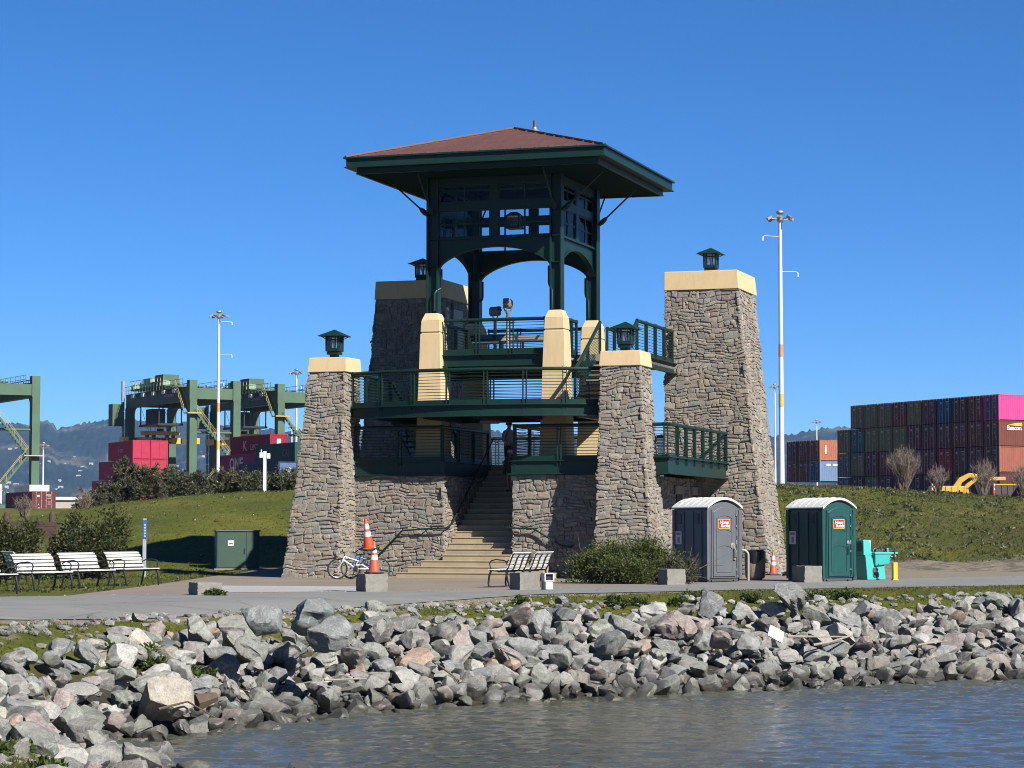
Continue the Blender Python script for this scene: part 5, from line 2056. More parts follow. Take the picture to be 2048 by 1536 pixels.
# logo on the red brown side, +x face
o = STACK[(1, 10)]
m = text_mb('Beacon', .62, .004, align='LEFT', bold=.02)
m.xf(Matrix.Translation((CW / 2 + .012, -CL / 2 + 1.0, 1.82)) @ Matrix.Rotation(pi / 2, 4, 'Z'))
m.build('lettering', WPRINT, o)
m = MB().prism([(-CL / 2 + 1.1, 2.12), (-CL / 2 + 2.9, 2.02), (-CL / 2 + 2.9, 2.38), (-CL / 2 + 2.1, 2.34)], 'yz', CW / 2 + .005, CW / 2 + .014)
m.build('logo_flash', YPRINT, o)

# second, farther stack
d2 = d_row
cols2 = [[DKBR, DMAR, MAROON], [MAROON, DMAR, BLUE_]]
for ri in range(2):
    for j in range(3):
        P = Vector((35.2, 316, 12.9 - 2.6 * ri)) + d2 * (2.55 * j)
        col = cols2[ri][j]
        lab = f'{NM[col]} container, {ORD[j]} from left in the {("upper", "lower")[ri]} row of the far stack'
        if j == 2:
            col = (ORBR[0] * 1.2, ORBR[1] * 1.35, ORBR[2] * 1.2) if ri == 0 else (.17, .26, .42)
            lab = ('far container with an orange side and white letters', 'far container with a pale blue side under the orange one')[ri]
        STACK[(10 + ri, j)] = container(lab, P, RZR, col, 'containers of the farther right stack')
o = STACK[(10, 2)]
for txt, yy in (('I', -CL / 2 + 0.9), ('E', -CL / 2 + 6.8), ('X', -CL / 2 + 10.2)):
    m = text_mb(txt, 1.5, .004, bold=.03)
    m.xf(Matrix.Translation((CW / 2 + .012, yy, 1.35)) @ Matrix.Rotation(pi / 2, 4, 'Z')).build('lettering', WPRINT, o)
m = MB()
for k in range(9):
    m.box(CW / 2 + .004, CW / 2 + .012, -CL / 2 + 1.0 + k * .95, -CL / 2 + 1.6 + k * .95 + .2 * (k % 2), 1.95, 2.2)
m.build('stencil_print', WPRINT, STACK[(11, 2)], kind='stuff')
for q in ((10, 2), (11, 2)):  # shaded ends: doors coloured darker than the sunlit long side
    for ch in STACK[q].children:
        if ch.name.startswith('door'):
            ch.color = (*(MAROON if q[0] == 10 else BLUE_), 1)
for q, cc in (((0, 9), PURP), ((1, 10), DKBR), ((2, 10), DKBR)):  # same here, the shade of the end is put into the door colour
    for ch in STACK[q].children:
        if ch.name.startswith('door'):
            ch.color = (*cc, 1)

# left-hand containers
CRIM, CRIM2, ONEP, DKG, NAVYC, WHC = (.52, .028, .075), (.50, .030, .075), (.30, .02, .12), (.02, .085, .07), (.022, .035, .085), (.55, .56, .55)
GL = 'red containers beyond the pines'
r25, r29 = radians(25), radians(29)


def rowoff(rz, n):
    return Vector((cos(rz), sin(rz), 0)) * 2.52 * n


base = Vector((-51.8, 337, 13.92))
back25 = Vector((-sin(r25), cos(r25), 0))
F0 = container('crimson container with a white round logo, topmost of the red pile', base, r25, CRIM, GL, doors=False)
container('crimson container at the right of the topmost pair', base + rowoff(r25, 1), r25, CRIM, GL, doors=False)
for t_, nm in enumerate(('second', 'third', 'bottom')):
    for j in range(2):
        o = container(f'crimson container in the {nm} layer of the red pile, {("left", "right")[j]} column', base + rowoff(r25, j) - Vector((0, 0, 2.62 * (t_ + 1))), r25, CRIM2, GL, doors=False)
        if j == 0:
            o.scale = (1, 1.4 + .3 * min(t_, 1), 1)
            o.location += back25 * (CL / 2 * (.4 + .3 * min(t_, 1)))


def side_text(o, txt, size, y, z, m=WPRINT, bold=0.0, sp=1.0):
    t = text_mb(txt, size, .004, bold=bold, spacing=sp)
    t.xf(Matrix.Translation((-CW / 2 - .012, y, z)) @ Matrix.Rotation(-pi / 2, 4, 'Z'))
    t.build('lettering', m, o)


FADED = mat('faded_print', (.62, .52, .53), .6)
side_text(F0, 'FOCUS', .62, -.6, 1.25, FADED, .01, .85)
m = MB()
pts = [(-CW / 2 - .012, -.35 + 1.35 * cos(radians(a)) * .8 + .3, 1.25 + .75 * sin(radians(a))) for a in range(-60, 75, 15)]
for i in range(len(pts) - 1):
    m.beam(pts[i], pts[i + 1], .012, .10, up=(1, 0, 0))
m.build('logo_arc', FADED, F0)
GK = 'containers between the cranes and the left stone pillar'
K0 = container('dark red container with large white letters beside the left pillar', (-31.2, 318, 13.98), radians(31), (.30, .012, .035), GK, doors=False)
side_text(K0, 'K', 1.75, 1.6, 1.22, FADED, .03)
side_text(K0, 'LINE', 1.05, -1.35, 1.02, FADED, .02, 1.15)
MB().box(-.25, .35, -CL / 2 - .012, -CL / 2 - .002, 1.3, 2.0).build('placard', WPRINT, K0)
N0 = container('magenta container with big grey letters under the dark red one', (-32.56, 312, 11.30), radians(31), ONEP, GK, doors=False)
side_text(N0, 'ONE', 2.0, -0.6, 1.35, FADED, .05)
tm = text_mb('45', 1.0, .004, bold=.02)
tm.xf(Matrix.Translation((.15, -CL / 2 - .012, 1.4))).build('lettering', WPRINT, N0)
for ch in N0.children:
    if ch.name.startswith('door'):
        ch.color = (.75, .13, .25, 1)  # sunlit end, coloured brighter than the body's shaded side
G0 = container('dark green container with dark red letters next to the left pillar', (-26.4, 300, 12.30), r29, DKG, GK, doors=False)
side_text(G0, 'CAI', 1.25, -3.3, 1.3, mat('dull_red_print', (.16, .03, .04), .6), .04)
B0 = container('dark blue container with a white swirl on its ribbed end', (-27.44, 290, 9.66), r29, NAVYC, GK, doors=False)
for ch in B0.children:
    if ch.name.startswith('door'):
        ch.color = (.10, .16, .34, 1)  # brighter blue puts the sunlight on this end into the colour
m = MB()
m.tube([(.35, -CL / 2 - .012, 1.75), (.0, -CL / 2 - .012, 1.9), (-.3, -CL / 2 - .012, 1.6), (.1, -CL / 2 - .012, 1.35), (.35, -CL / 2 - .012, 1.1), (.15, -CL / 2 - .012, .85), (-.2, -CL / 2 - .012, .8)], .09, 6)
m.build('swirl_mark', WPRINT, B0)
container('pale white container half hidden by the pines under the magenta one', (-32.56, 312, 8.68), radians(31), WHC, GK, doors=False)
container('red container below the dark red one, behind the magenta container', (-31.2, 318, 11.36), radians(31), CRIM2, GK, doors=False)
container('grey container hidden behind the pines under the red one', (-31.2, 318, 8.74), radians(31), GREYP, GK, doors=False)
container('dark container under the dark green one', (-26.4, 300, 9.68), r29, DKBR, GK, doors=False)
container('brown container below the dark one beside the left pillar', (-26.4, 300, 7.06), r29, MAROON, GK, doors=False)
container('dark container under the blue one with the swirl', (-27.44, 290, 7.04), r29, DKBR, GK, doors=False)
container('maroon container lying alone at the far left beyond the lawn', (-48.6, 250, 5.5), radians(24), (.15, .03, .03), GK)
container('white container trailer parked beyond the maroon container at far left', (-67.0, 318, 7.6), radians(70), (.8, .8, .8), GK, doors=False)
W1 = container('white container trailer right of the other, beside the crane leg', (-59.6, 305, 7.2), radians(20), (.82, .82, .82), GK, doors=False)


# ------------------------------------------------------------------ gantry cranes
def crane(label, loc, rz, trolley=True, spreader=True):
    t = thing('gantry_crane', label, 'crane', loc, rz, 'green gantry cranes in the container yard')
    GT, GB = 18.3, 16.4          # girder top and bottom above the yard
    Wb, Sp = 6.4, 25.0
    for x in (0, Wb):
        m = MB()
        n = 8
        m.box(x - .55, x + .55, -.2, Sp + .2, GB, GT)
        m.build('girder', CRANEG, t)
        for y, s in ((0, 1), (Sp, -1)):
            m = MB()
            m.frus((x - .55, x + .55, y - .5, y + .5), 1.2, (x - .52, x + .52, y - .62, y + .62), GB + .001)
            # curved knee
            pts = [(y + s * .62, GB - 1.2)] + [(y + s * (.62 + 1.2 * (1 - cos(radians(a)))), GB - 1.2 + 1.2 * sin(radians(a))) for a in range(15, 91, 15)]
            poly = pts + [(y + s * .5, GB)]
            m.prism(poly, 'yz', x - .5, x + .5)
            if y == 0:
                m.box(x - .56, x + .56, -.56, .56, GB, GT + .9)
            m.build('leg', CRANEG, t)
        # walkway and hand rails
        m = MB()
        m.box(x - 1.0, x - .57, .8, Sp - .5, GT - .05, GT)
        k = 1.0
        while k < Sp:
            m.beam((x - .98, k, GT), (x - .98, k, GT + 1.1), .05, .05)
            m.beam((x + .5, k, GT), (x + .5, k, GT + .55), .07, .07)
            k += 1.15
        for z in (.55, 1.1):
            m.beam((x - .98, .8, GT + z), (x - .98, Sp - .5, GT + z), .045, .045)
        m.beam((x + .5, .2, GT + .6), (x + .5, Sp, GT + .6), .12, .10)
        m.build('walkway_rail', CRANEG, t)
        for k in range(5):
            MB().box(x - 1.25, x - .85, 3.5 + k * 4.2, 4.4 + k * 4.2, GT - .65, GT - .15).build('flood_light', WHITE, t)
    for y in (0, Sp):
        m = MB()
        m.box(.56, Wb - .56, y - .4, y + .4, GB + .2, GT - .2)
        m.build('end_beam', CRANEG, t)
        m = MB()
        m.box(-.7, Wb + .7, y - .55, y + .55, .9, 2.0)
        o = m.build('sill_beam', CRANEG, t)
        for x in (-.3, Wb + .3):
            w = MB().lathe([(.3, -.25), (.75, -.2), (.75, .2), (.3, .25)], 16)
            w.xf(Matrix.Translation((x, y, .75)) @ Matrix.Rotation(pi / 2, 4, 'X')).build('wheel', RUBBER, o)
        MB().tube([(0.5, y, 12.0), (Wb - .5, y, 12.0)], .16, 8).build('tie_bar', CRANEG, t)
    # stair flights on the near end
    LAD = mat('ladder_yellow', (.55, .42, .10), .6)
    for (a, b) in (((-.9, 3.2, GT), (-.9, -.1, 14.7)), ((.3, -.9, 14.7), (5.2, -.9, 8.6)), ((5.2, -.9, 8.6), (.3, -.9, 2.6))):
        m = MB()
        a, b = Vector(a), Vector(b)
        w = Vector((.3, 0, 0)) if abs(a.x - b.x) < .1 else Vector((0, .3, 0))
        m.beam(a - w, b - w, .08, .25)
        m.beam(a + w, b + w, .08, .25)
        st = MB()
        for i in range(14):
            p = a.lerp(b, (i + .5) / 14)
            st.beam(p - w, p + w, .22, .04)
        o = m.build('access_stair', CRANEG, t)
        st.build('stair_treads', CRANEG, o, kind='stuff')
        h = MB()
        for s in (-1, 1):
            h.tube([a + w * s * 1.2 + Vector((0, 0, 1.0)), b + w * s * 1.2 + Vector((0, 0, 1.0))], .035, 5)
            for i in range(6):
                p = a.lerp(b, i / 5) + w * s * 1.2
                h.tube([p, p + Vector((0, 0, 1))], .03, 5)
        h.build('hand_rail', LAD, o)
    MB().box(-1.1, 1.0, -1.3, .2, 14.55, 14.7).build('stair_platform', LAD, t)
    MB().box(4.6, 7.2, -1.3, -.45, 8.45, 8.6).build('stair_platform', LAD, t)
    # name panel
    MB().box(-.575, -.555, 5.2, 9.6, GB + .55, GT - .45).build('name_panel', mat('panel_dark_green', (.05, .06, .05), .6), t)
    tm = text_mb('SSA TERMINALS', .52, .004)
    tm.xf(Matrix.Translation((-.585, 7.4, (GB + GT) / 2 + .05)) @ Matrix.Rotation(-pi / 2, 4, 'Z')).build('lettering', FADED, t)
    for y in (13.2, 16.4, 19.2):
        MB().box(-.575, -.555, y, y + .9, GB + .45, GT - .35).build('number_panel', mat('panel_dark_green', (.05, .06, .05), .6), t)
    if trolley:
        m = MB()
        m.box(.2, Wb - .2, 8, 22, GT + .62, GT + .85)
        o = m.build('trolley', CRANEG, t)
        m = MB()
        m.box(.4, 2.8, 9.0, 12.4, GT + .9, GT + 2.4)
        m.build('electric_house', CRANEG, o, bevel=.03)
        MB().box(.1, 2.0, 13.4, 16.4, GT + .9, GT + 2.1).build('drive_cabinet', mat('pale_crane_green', (.30, .46, .30), .5), o, bevel=.03)
        d = MB().lathe([(0, -1.6), (.8, -1.6), (.8, 1.6), (0, 1.6)], 16)
        d.xf(Matrix.Translation((2.2, 18, GT + 1.5)) @ Matrix.Rotation(pi / 2, 4, 'X')).build('hoist_drum', BLACK, o)
        m = MB()
        for (y, z, h) in ((8.8, .8, 1.2), (16.8, .8, 1.0), (17.6, .8, 1.5), (20.6, .8, 1.3), (21.4, .8, .8)):
            m.box(.3, 1.4, y, y + .7, GT + z, GT + z + h * .6)
        m.build('motors', mat('pale_crane_green', (.30, .46, .30), .5), o)
        m = MB()
        for k in range(12):
            y = 8 + k * 1.25
            m.beam((.1, y, GT + .8), (.1, y, GT + 2.0), .06, .06)
        for z in (1.4, 2.0):
            m.beam((.1, 8, GT + z), (.1, 22, GT + z), .05, .05)
        m.build('guard_rail', LAD, o)
        m = MB()
        m.box(1.2, 3.2, 15.5, 18.2, GB - 2.5, GB - .3)
        m.box(.8, 4.6, 12.0, 20.0, GB - 2.8, GB - 2.5)
        for (x, y) in ((1, 12.2), (1, 19.8), (4.4, 12.2), (4.4, 19.8)):
            m.beam((x, y, GB - 2.6), (x, y, GT + .6), .15, .15)
        m.build('operator_cab', BLACK, o)
        o.location.y = 3.4
    if spreader:
        zc = 11.6
        s = MB()
        s.box(.2, 6.2, 14.6, 15.4, zc - .45, zc + .45)
        s.box(.4, 6.0, 14.5, 15.5, zc + .8, zc + 1.35)
        so_ = s.build('spreader', CRANEY, t, bevel=.03)
        for x in (-1.2, 7.5):
            MB().box(x - 1.0, x + 1.0, 14.75, 15.25, zc - .3, zc + .3).build('telescopic_beam', mat('dark_oiled_steel', (.05, .045, .04), .5), so_)
        for x in (-2.3, 8.6):
            MB().box(x - .35, x + .35, 14.0, 16.0, zc - .42, zc + .42).build('spreader_end', CRANEY, so_, bevel=.03)
        MB().box(-.5, .19, 14.6, 15.4, zc - .42, zc + .42).build('spreader_collar', CRANEY, so_, bevel=.03)
        m = MB()
        for x in (1.2, 2.2, 4.2, 5.2):
            m.box(x - .2, x + .2, 14.7, 15.3, zc + .45, zc + .8)
        m.lathe([(0, 0), (.5, 0), (.5, .4), (0, .4)], 12, (3.2, 15, zc + 1.35))
        m.build('sheave_block', BLACK, so_)
        tm = text_mb('ZPMC', .95, .004, bold=.03, spacing=1.35)
        tm.xf(Matrix.Translation((3.3, 14.59, zc))).build('lettering', BPRINT, so_)
        so_.location.y = 6.0
        m = MB()
        for x, x2 in ((1.2, .9), (2.2, 2.9), (4.2, 3.4), (5.2, 4.4)):
            for y, y2 in ((14.6, 13.2), (15.4, 17.5)):
                m.tube([(x, y, zc + 1.3), (x2, y2, GB - .3)], .035, 4)
        m.build('hoist_rope', BLACK, t).location.y = 5.0
    MB().box(-2.6, -.9, Sp + .2, Sp + 2.0, GB - 2.6, GB + .6).build('equipment_box', CRANEG, t, bevel=.03)
    m = MB()
    for z in range(12):
        m.box(-.95, -.6, Sp + .7, Sp + 1.2, 2.5 + z * 1.5, 3.9 + z * 1.5)
    m.build('cable_ladder', STEEL, t)
    return t


RC = radians(28.4)
crane('green gantry crane with a yellow spreader hanging above the red containers', (-43.9, 338, 3.0), RC)
crane('green gantry crane partly hidden behind the left stone pillar', (-32.75, 347.5, 3.0), RC)
crane('green gantry crane cut off by the left edge of the picture', (-69.5, 326.8, 3.0), RC, trolley=True, spreader=False)


# ------------------------------------------------------------------ light masts
def mast(label, x, y, zb, zt, r0=.25, r1=.14, bands=(), perches=(), rz=0.3):
    t = thing('light_mast', label, 'light pole', (x, y, zb), rz, 'tall light masts in the port')
    h = zt - zb
    MB().tube([(0, 0, -1), (0, 0, h * .5), (0, 0, h - .6)], [r0, (r0 + r1) / 2, r1], 12).build('pole', WHITE, t, smooth=True)
    for z, nm, m in bands:
        rr = r0 + (r1 - r0) * (z - zb) / h + .015
        MB().lathe([(rr, 0), (rr - .01, 1.05)], 12, (0, 0, z - zb)).build('band', m, t, smooth=True)
    m = MB()
    m.lathe([(.20, h - .75), (.3, h - .6), (.3, h - .35), (.18, h - .2)], 12)
    for k in range(6):
        a = k * pi / 3
        m.beam((0, 0, h - .5), (.95 * cos(a), .95 * sin(a), h - .45), .08, .08)
    m.lathe([(.14, h - .1), (.36, h + .05), (.3, h + .2), (.0, h + .28)], 12)
    m.build('head_frame', STEEL, t)
    for k in range(6):
        a = k * pi / 3
        b = MB().box(-.22, .22, -.15, .15, -.12, .10)
        b.xf(Matrix.Translation((1.0 * cos(a), 1.0 * sin(a), h - .42)) @ Matrix.Rotation(a, 4, 'Z') @ Matrix.Rotation(.5, 4, 'Y'))
        b.build('flood_light', CASTI, t)
    for z, sx in perches:
        m = MB()
        q = z - zb
        m.tube([(0, 0, q), (sx * 1.45, 0, q + .04), (sx * 1.6, 0, q - .08), (sx * 1.63, 0, q - .4)], [.02, .02, .07, .07], 6)
        m.build('side_arm', WHITE, t, smooth=True)
    return t


OB, YB = mat('band_orange', (.70, .30, .10), .6), mat('band_yellow', (.75, .48, .08), .6)
mast('tall white light mast with orange bands right of the tower', 22.95, 210, 5.0, 28.6, bands=((16.3, 'o', OB), (12.05, 'y', YB)), perches=((26.6, -1), (23.6, 1)))
mast('tall white light mast rising above the pines on the left', -35.75, 300, 2.9, 28.1, bands=((16.0, 'o', OB), (11.4, 'y', YB)), perches=((27.0, 1), (23.0, 1), (19.5, .4)))
mast('slim light mast just left of the front left stone pillar', -35.0, 400, 2.9, 27.6, perches=((25.0, .5),))
mast('distant light mast close behind the right rear pillar', 51.2, 480, 4, 30.0)
mast('distant light mast over the far container stack', 72.9, 590, 4, 28.0)
mast('low distant light mast beside the left crane leg', -95.0, 500, 3, 19.3)
mast('distant light mast between crane legs near the left pillar', -50.0, 560, 3, 25.5)
t = thing('camera_post', 'plain white post with two small boxes on the lawn crest', 'post', (-11.72, 117, 3.2))
MB().box(-.075, .075, -.075, .075, -.4, 2.0).build('post', WHITE, t, bevel=.01)
for x, z in ((-.17, 1.68), (.17, 1.64)):
    MB().box(x - .085, x + .085, -.09, .09, z, z + .26).build('box', WHITE, t, bevel=.02)
MB().beam((-.2, 0, 1.85), (.2, 0, 1.85), .05, .05).build('cross_arm', WHITE, t)
MB().tube([(-.17, 0, 1.94), (-.17, 0, 2.08)], .03, 8).build('sensor', WHITE, t)

# ------------------------------------------------------------------ yellow machines behind the right mound
EY = mat('machine_yellow', (.72, .42, .04), .5, 0, .12, 1.0, dirt=(.25, .15, .05, .5))
t = thing('excavator', 'yellow excavator with a folded boom behind the right mound', 'excavator', (44.6, 240, 4.85), 0)
m = MB()
boom = [(-1.55, .5), (-1.75, 1.0), (-1.2, 1.75), (-.2, 2.25), (.5, 2.15), (.75, 2.0), (.6, 1.75), (-.2, 1.8), (-.9, 1.3), (-1.2, .6)]
m.prism(boom, 'xz', -.28, .28)
m.build('boom', EY, t, bevel=.03)
m = MB()
m.prism([(.9, 2.2), (1.15, 2.0), (-.35, .75), (-.65, .85), (-.55, 1.1)], 'xz', -.22, .22)
m.prism([(-.65, .95), (-.35, .95), (.12, -.55), (-.05, -.6)], 'xz', -.15, .15)
m.build('stick', EY, t, bevel=.02)
m = MB()
m.prism([(.7, 2.25), (1.05, 2.1), (1.55, .9), (1.25, .75), (.95, 1.5)], 'xz', -.3, .3)
m.build('linkage', EY, t, bevel=.02)
MB().tube([(-.7, .3, .9), (-.1, .3, 1.9)], .09, 8).build('cylinder', BLACK, t)
m = MB()
m.box(1.3, 3.6, 1.0, 3.2, 1.55, 1.9)
m.build('engine_cover', EY, t, bevel=.05)
MB().box(.2, 2.8, 1.0, 3.0, .2, 1.54).build('cab', BLACK, t, bevel=.05)
m = MB()
for y in (.6, 2.8):
    m.prism(round_rect(-1.5, 2.9, -.75, .15, .4), 'xz', y, y + .6)
m.build('tracks', RUBBER, t)


def bin_box(label, loc, rz, L, H, col, extra):
    t = thing('yellow_trailer', label, 'trailer', loc, rz, 'yellow trailers behind the right mound')
    m = MB().box(-L / 2, L / 2, -.9, .9, .3, .3 + H)
    m.build('box_body', col, t, bevel=.04)
    m = MB()
    for k in range(int(L / .6) + 1):
        m.box(-L / 2 + k * .6, -L / 2 + k * .6 + .08, -.96, -.9, .3, .3 + H)
    m.build('ribs', col, t, kind='stuff')
    m = MB().box(-L / 2 - .2, -L / 2 - .05, -1.0, -.7, -.2, .5 + H)
    m.build('end_post', ORANGE, t)
    for z in (.5, .95, 1.35):
        MB().box(-L / 2 - .19, -L / 2 - .06, -1.03, -1.0, z, z + .16).build('lamp', WPRINT if z > .9 else REDP, t)
    for x in (-L / 4, L / 4):
        w = MB().lathe([(.2, -.15), (.42, -.12), (.42, .12), (.2, .15)], 14)
        w.xf(Matrix.Translation((x, -.8, .2)) @ Matrix.Rotation(pi / 2, 4, 'X')).build('wheel', RUBBER, t)
    if extra:
        MB().box(-L / 2, L / 2, -.95, .95, .3 + H, .42 + H).build('top_board', EY, t)


bin_box('yellow trailer with orange lamps left of the excavator', (41.6, 236, 4.45), .1, 3.2, 1.0, EY, False)
bin_box('dark maroon trailer with a yellow top board right of the excavator', (47.4, 235, 4.4), .1, 3.4, 1.1, mat('maroon_steel', (.07, .03, .03), .6), True)
bin_box('yellow ribbed trailer at the right edge of the picture', (49.9, 233, 4.4), .1, 3.0, 1.5, EY, False)

# low pale warehouse far left
t = thing('warehouse', 'long low pale warehouse far beyond the lawn at left', 'building', (-101, 560, 3), radians(4))
MB().box(-12, 22, 0, 20, 0, 5.6).build('wall', mat('pale_wall', (.50, .45, .36), .8), t)
MB().box(-12.5, 22.5, -.5, 20.5, 5.601, 6.3).build('roof', WHITE, t)
for k in range(6):
    MB().box(-10 + k * 5.2, -7 + k * 5.2, -.08, .05, 0.2, 3.6).build('door', mat('dark_door', (.12, .12, .12), .6), t)

# ------------------------------------------------------------------ hills on the skyline
rid_x = np.array([-400, 0, 20, 40, 60, 80, 95, 108, 113, 125, 160, 200, 250, 300, 340, 375, 420, 450, 480, 520, 545, 565, 590, 640, 760, 900, 985, 1010, 1100, 1300, 1560, 1590, 1620, 1650, 1690, 1750, 2050, 2500])
rid_y = np.array([835, 848, 850, 847, 852, 844, 842, 851, 860, 856, 850, 842, 838, 843, 848, 845, 849, 852, 850, 861, 857, 866, 860, 866, 862, 858, 862, 867, 868, 870, 874, 869, 862, 858, 856, 853, 850, 846])
YR = 6200.0
F_ = 4934.56
hx = np.linspace(-1850, 1950, 760)
prof_z = np.interp(hx, (rid_x - 1024) / F_ * YR, 1.38 + (1063.84 - rid_y) * YR / F_)
ts = np.linspace(0, 1.25, 70)
HX, HT = np.meshgrid(hx, ts)
HY = 4300 + (YR - 4300) * HT
u = np.clip(HT, 0, 1)
und = 22 * np.sin(HX / 130 + 2.2 * np.sin(HT * 5)) * np.sin(HT * 9 + HX / 210) + 14 * np.sin(HX / 61 + HT * 13)
HZ = 8 + (prof_z[None, :] - 8) * (0.55 * u + 0.45 * u ** 2) + und * np.sin(np.pi * u) * .8
HZ = np.where(HT > 1, prof_z[None, :] - (HT - 1) * 500, HZ)
tree = NP.random(HX.shape) ** 2 * 7.0
HZ += tree * (HT > .05)
HXs = HX * (HY / YR)
hv = np.stack([HXs.ravel(), HY.ravel(), HZ.ravel()], 1)
ny, nx = HX.shape
ii = (np.arange(ny - 1)[:, None] * nx + np.arange(nx - 1)[None, :]).ravel()
m, nt, b = _new('far_hills')
p = _pos(nt)
n1 = _noise(nt, .0045, 8, .68, p, .6)
n2 = _noise(nt, .03, 6, .7, p)
c1 = _ramp(nt, n1.outputs[0], [(.42, (.022, .032, .018)), (.54, (.035, .045, .024)), (.60, (.11, .10, .055)), (.72, (.17, .14, .08))]).outputs[0]
c2 = _ramp(nt, n2.outputs[0], [(.3, .5), (.7, 1.35)]).outputs[0]
nt.links.new(_mix(nt, 1.0, _mix(nt, 1.0, c1, c2, 'MULTIPLY'), (.62, .62, .62), 'MULTIPLY'), b.inputs['Base Color'])
b.inputs['Roughness'].default_value = 1
b.inputs['Specular IOR Level'].default_value = 0
link('hills', np_mesh('hills', hv, np.stack([ii, ii + 1, ii + nx + 1, ii + nx], 1), m), kind='structure')
hm = MB()
for k in range(420):
    tt = RNG.random() ** 1.8 * .75 + .02
    px = RNG.uniform(-60, 640) if k < 330 else RNG.uniform(1500, 2100)
    yy = 4300 + (YR - 4300) * tt
    xx = (px - 1024) / F_ * yy
    j = int(np.clip((xx * YR / yy + 1850) / 3800 * 759, 0, 759))
    i = int(np.clip(tt / 1.25 * 69, 0, 69))
    zz = HZ[i, j]
    s = RNG.uniform(2.0, 5.5)
    hm.box(xx - s * RNG.uniform(.6, 1.6), xx + s, yy - 3, yy + 3, zz - 2, zz + RNG.uniform(2.5, 5))
hm.build('hillside_houses', mat('house_white', (.55, .52, .48), .8), None, kind='stuff')

# ------------------------------------------------------------------ air
m = bpy.data.materials.new('thin_haze')
m.use_nodes = True
nt = m.node_tree
nt.nodes.remove(nt.nodes['Principled BSDF'])
v = nt.nodes.new('ShaderNodeVolumePrincipled')
v.inputs['Color'].default_value = (.26, .50, 1.0, 1)
v.inputs['Density'].default_value = HAZE_D
v.inputs['Anisotropy'].default_value = 0.0
nt.links.new(v.outputs[0], nt.nodes['Material Output'].inputs['Volume'])
MB().box(-9600, 9600, -400, 9400, -5.0, 300).build('haze', m, None, kind='stuff')
# ------------------------------------------------------------------ riprap rocks
def ico_arrays(sub):
    bm = bmesh.new()
    bmesh.ops.create_icosphere(bm, subdivisions=sub, radius=1)
    v = np.array([q.co[:] for q in bm.verts])
    f = np.array([[q.index for q in p.verts] for p in bm.faces])
    bm.free()
    return v, f


ICO_V, ICO_F = ico_arrays(4)
ICO3_V, ICO3_F = ico_arrays(3)


def rock_verts(seed, base):
    r = np.random.default_rng(seed)
    v = base.copy()
    sc = np.array([1.0, r.uniform(.68, .98), r.uniform(.55, .85)])
    nb = int(r.integers(8, 13))
    for k in range(nb):
        n = r.normal(size=3)
        n /= np.linalg.norm(n)
        h = r.uniform(.42, .74)
        d = v @ n - h
        v = v - np.clip(d, 0, None)[:, None] * n * 0.97
    # broad chips and fine roughness
    for k in range(5):
        n = r.normal(size=3)
        n /= np.linalg.norm(n)
        h = r.uniform(.45, .75)
        t = r.normal(size=3)
        d = np.clip(v @ n - h + .06 * np.sin(6 * (v @ t)), 0, None)
        v = v - d[:, None] * n * .9
    dsp = np.zeros(len(v))
    for k in range(9):
        w = r.normal(size=3) * (3.0 + 2.2 * k)
        dsp += .028 / (1 + .55 * k) * np.sin(v @ w + r.uniform(0, 6.28)) * np.sin(v @ np.roll(w, 1) * .7 + r.uniform(0, 6.28))
    nr = v / np.maximum(1e-6, np.linalg.norm(v, axis=1))[:, None]
    v = v + nr * dsp[:, None]
    return v * sc


ROCK_ME = []
for k in range(34):
    me = np_mesh('rock', rock_verts(900 + k, ICO_V), ICO_F, ROCKI, smooth=True)
    me.set_sharp_from_angle(angle=0.42)
    ROCK_ME.append(me)

ROCKCOL = [('grey', (.245, .238, .218)), ('blue grey', (.198, .204, .20)), ('greenish grey', (.205, .214, .186)), ('pale grey', (.345, .338, .31)), ('pinkish', (.275, .225, .205)),
           ('brown grey', (.205, .185, .16)), ('rust stained', (.32, .225, .165)), ('dark grey', (.125, .128, .124)), ('cream', (.40, .365, .30)), ('mauve grey', (.215, .19, .192))]
RW = [32, 20, 18, 11, 5, 8, 2, 6, 1, 4]


def euler_matrix(a, b, c):
    return np.array(Matrix.Rotation(c, 3, 'Z') @ Matrix.Rotation(b, 3, 'Y') @ Matrix.Rotation(a, 3, 'X'))


rk = random.Random(77)
placed = []                                     # x, y, z, r
cell = {}


def fits(x, y, r, k):
    ix, iy = int(x // 1.2), int(y // 1.2)
    for a in range(-2, 3):
        for b in range(-2, 3):
            for (qx, qy, qr) in cell.get((ix + a, iy + b), ()):
                if (qx - x) ** 2 + (qy - y) ** 2 < (k * (r + qr)) ** 2:
                    return False
    return True


def put(x, y, z, r, col=None, seed=None, rot=None, sc=None, label=None):
    placed.append(dict(x=x, y=y, z=z, r=r, col=col, seed=rk.randrange(34) if seed is None else seed, rot=rot or (rk.uniform(-.5, .5), rk.uniform(-.5, .5), rk.uniform(0, 6.28)), label=label, sc=sc or 1.0))
    cell.setdefault((int(x // 1.2), int(y // 1.2)), []).append((x, y, r))


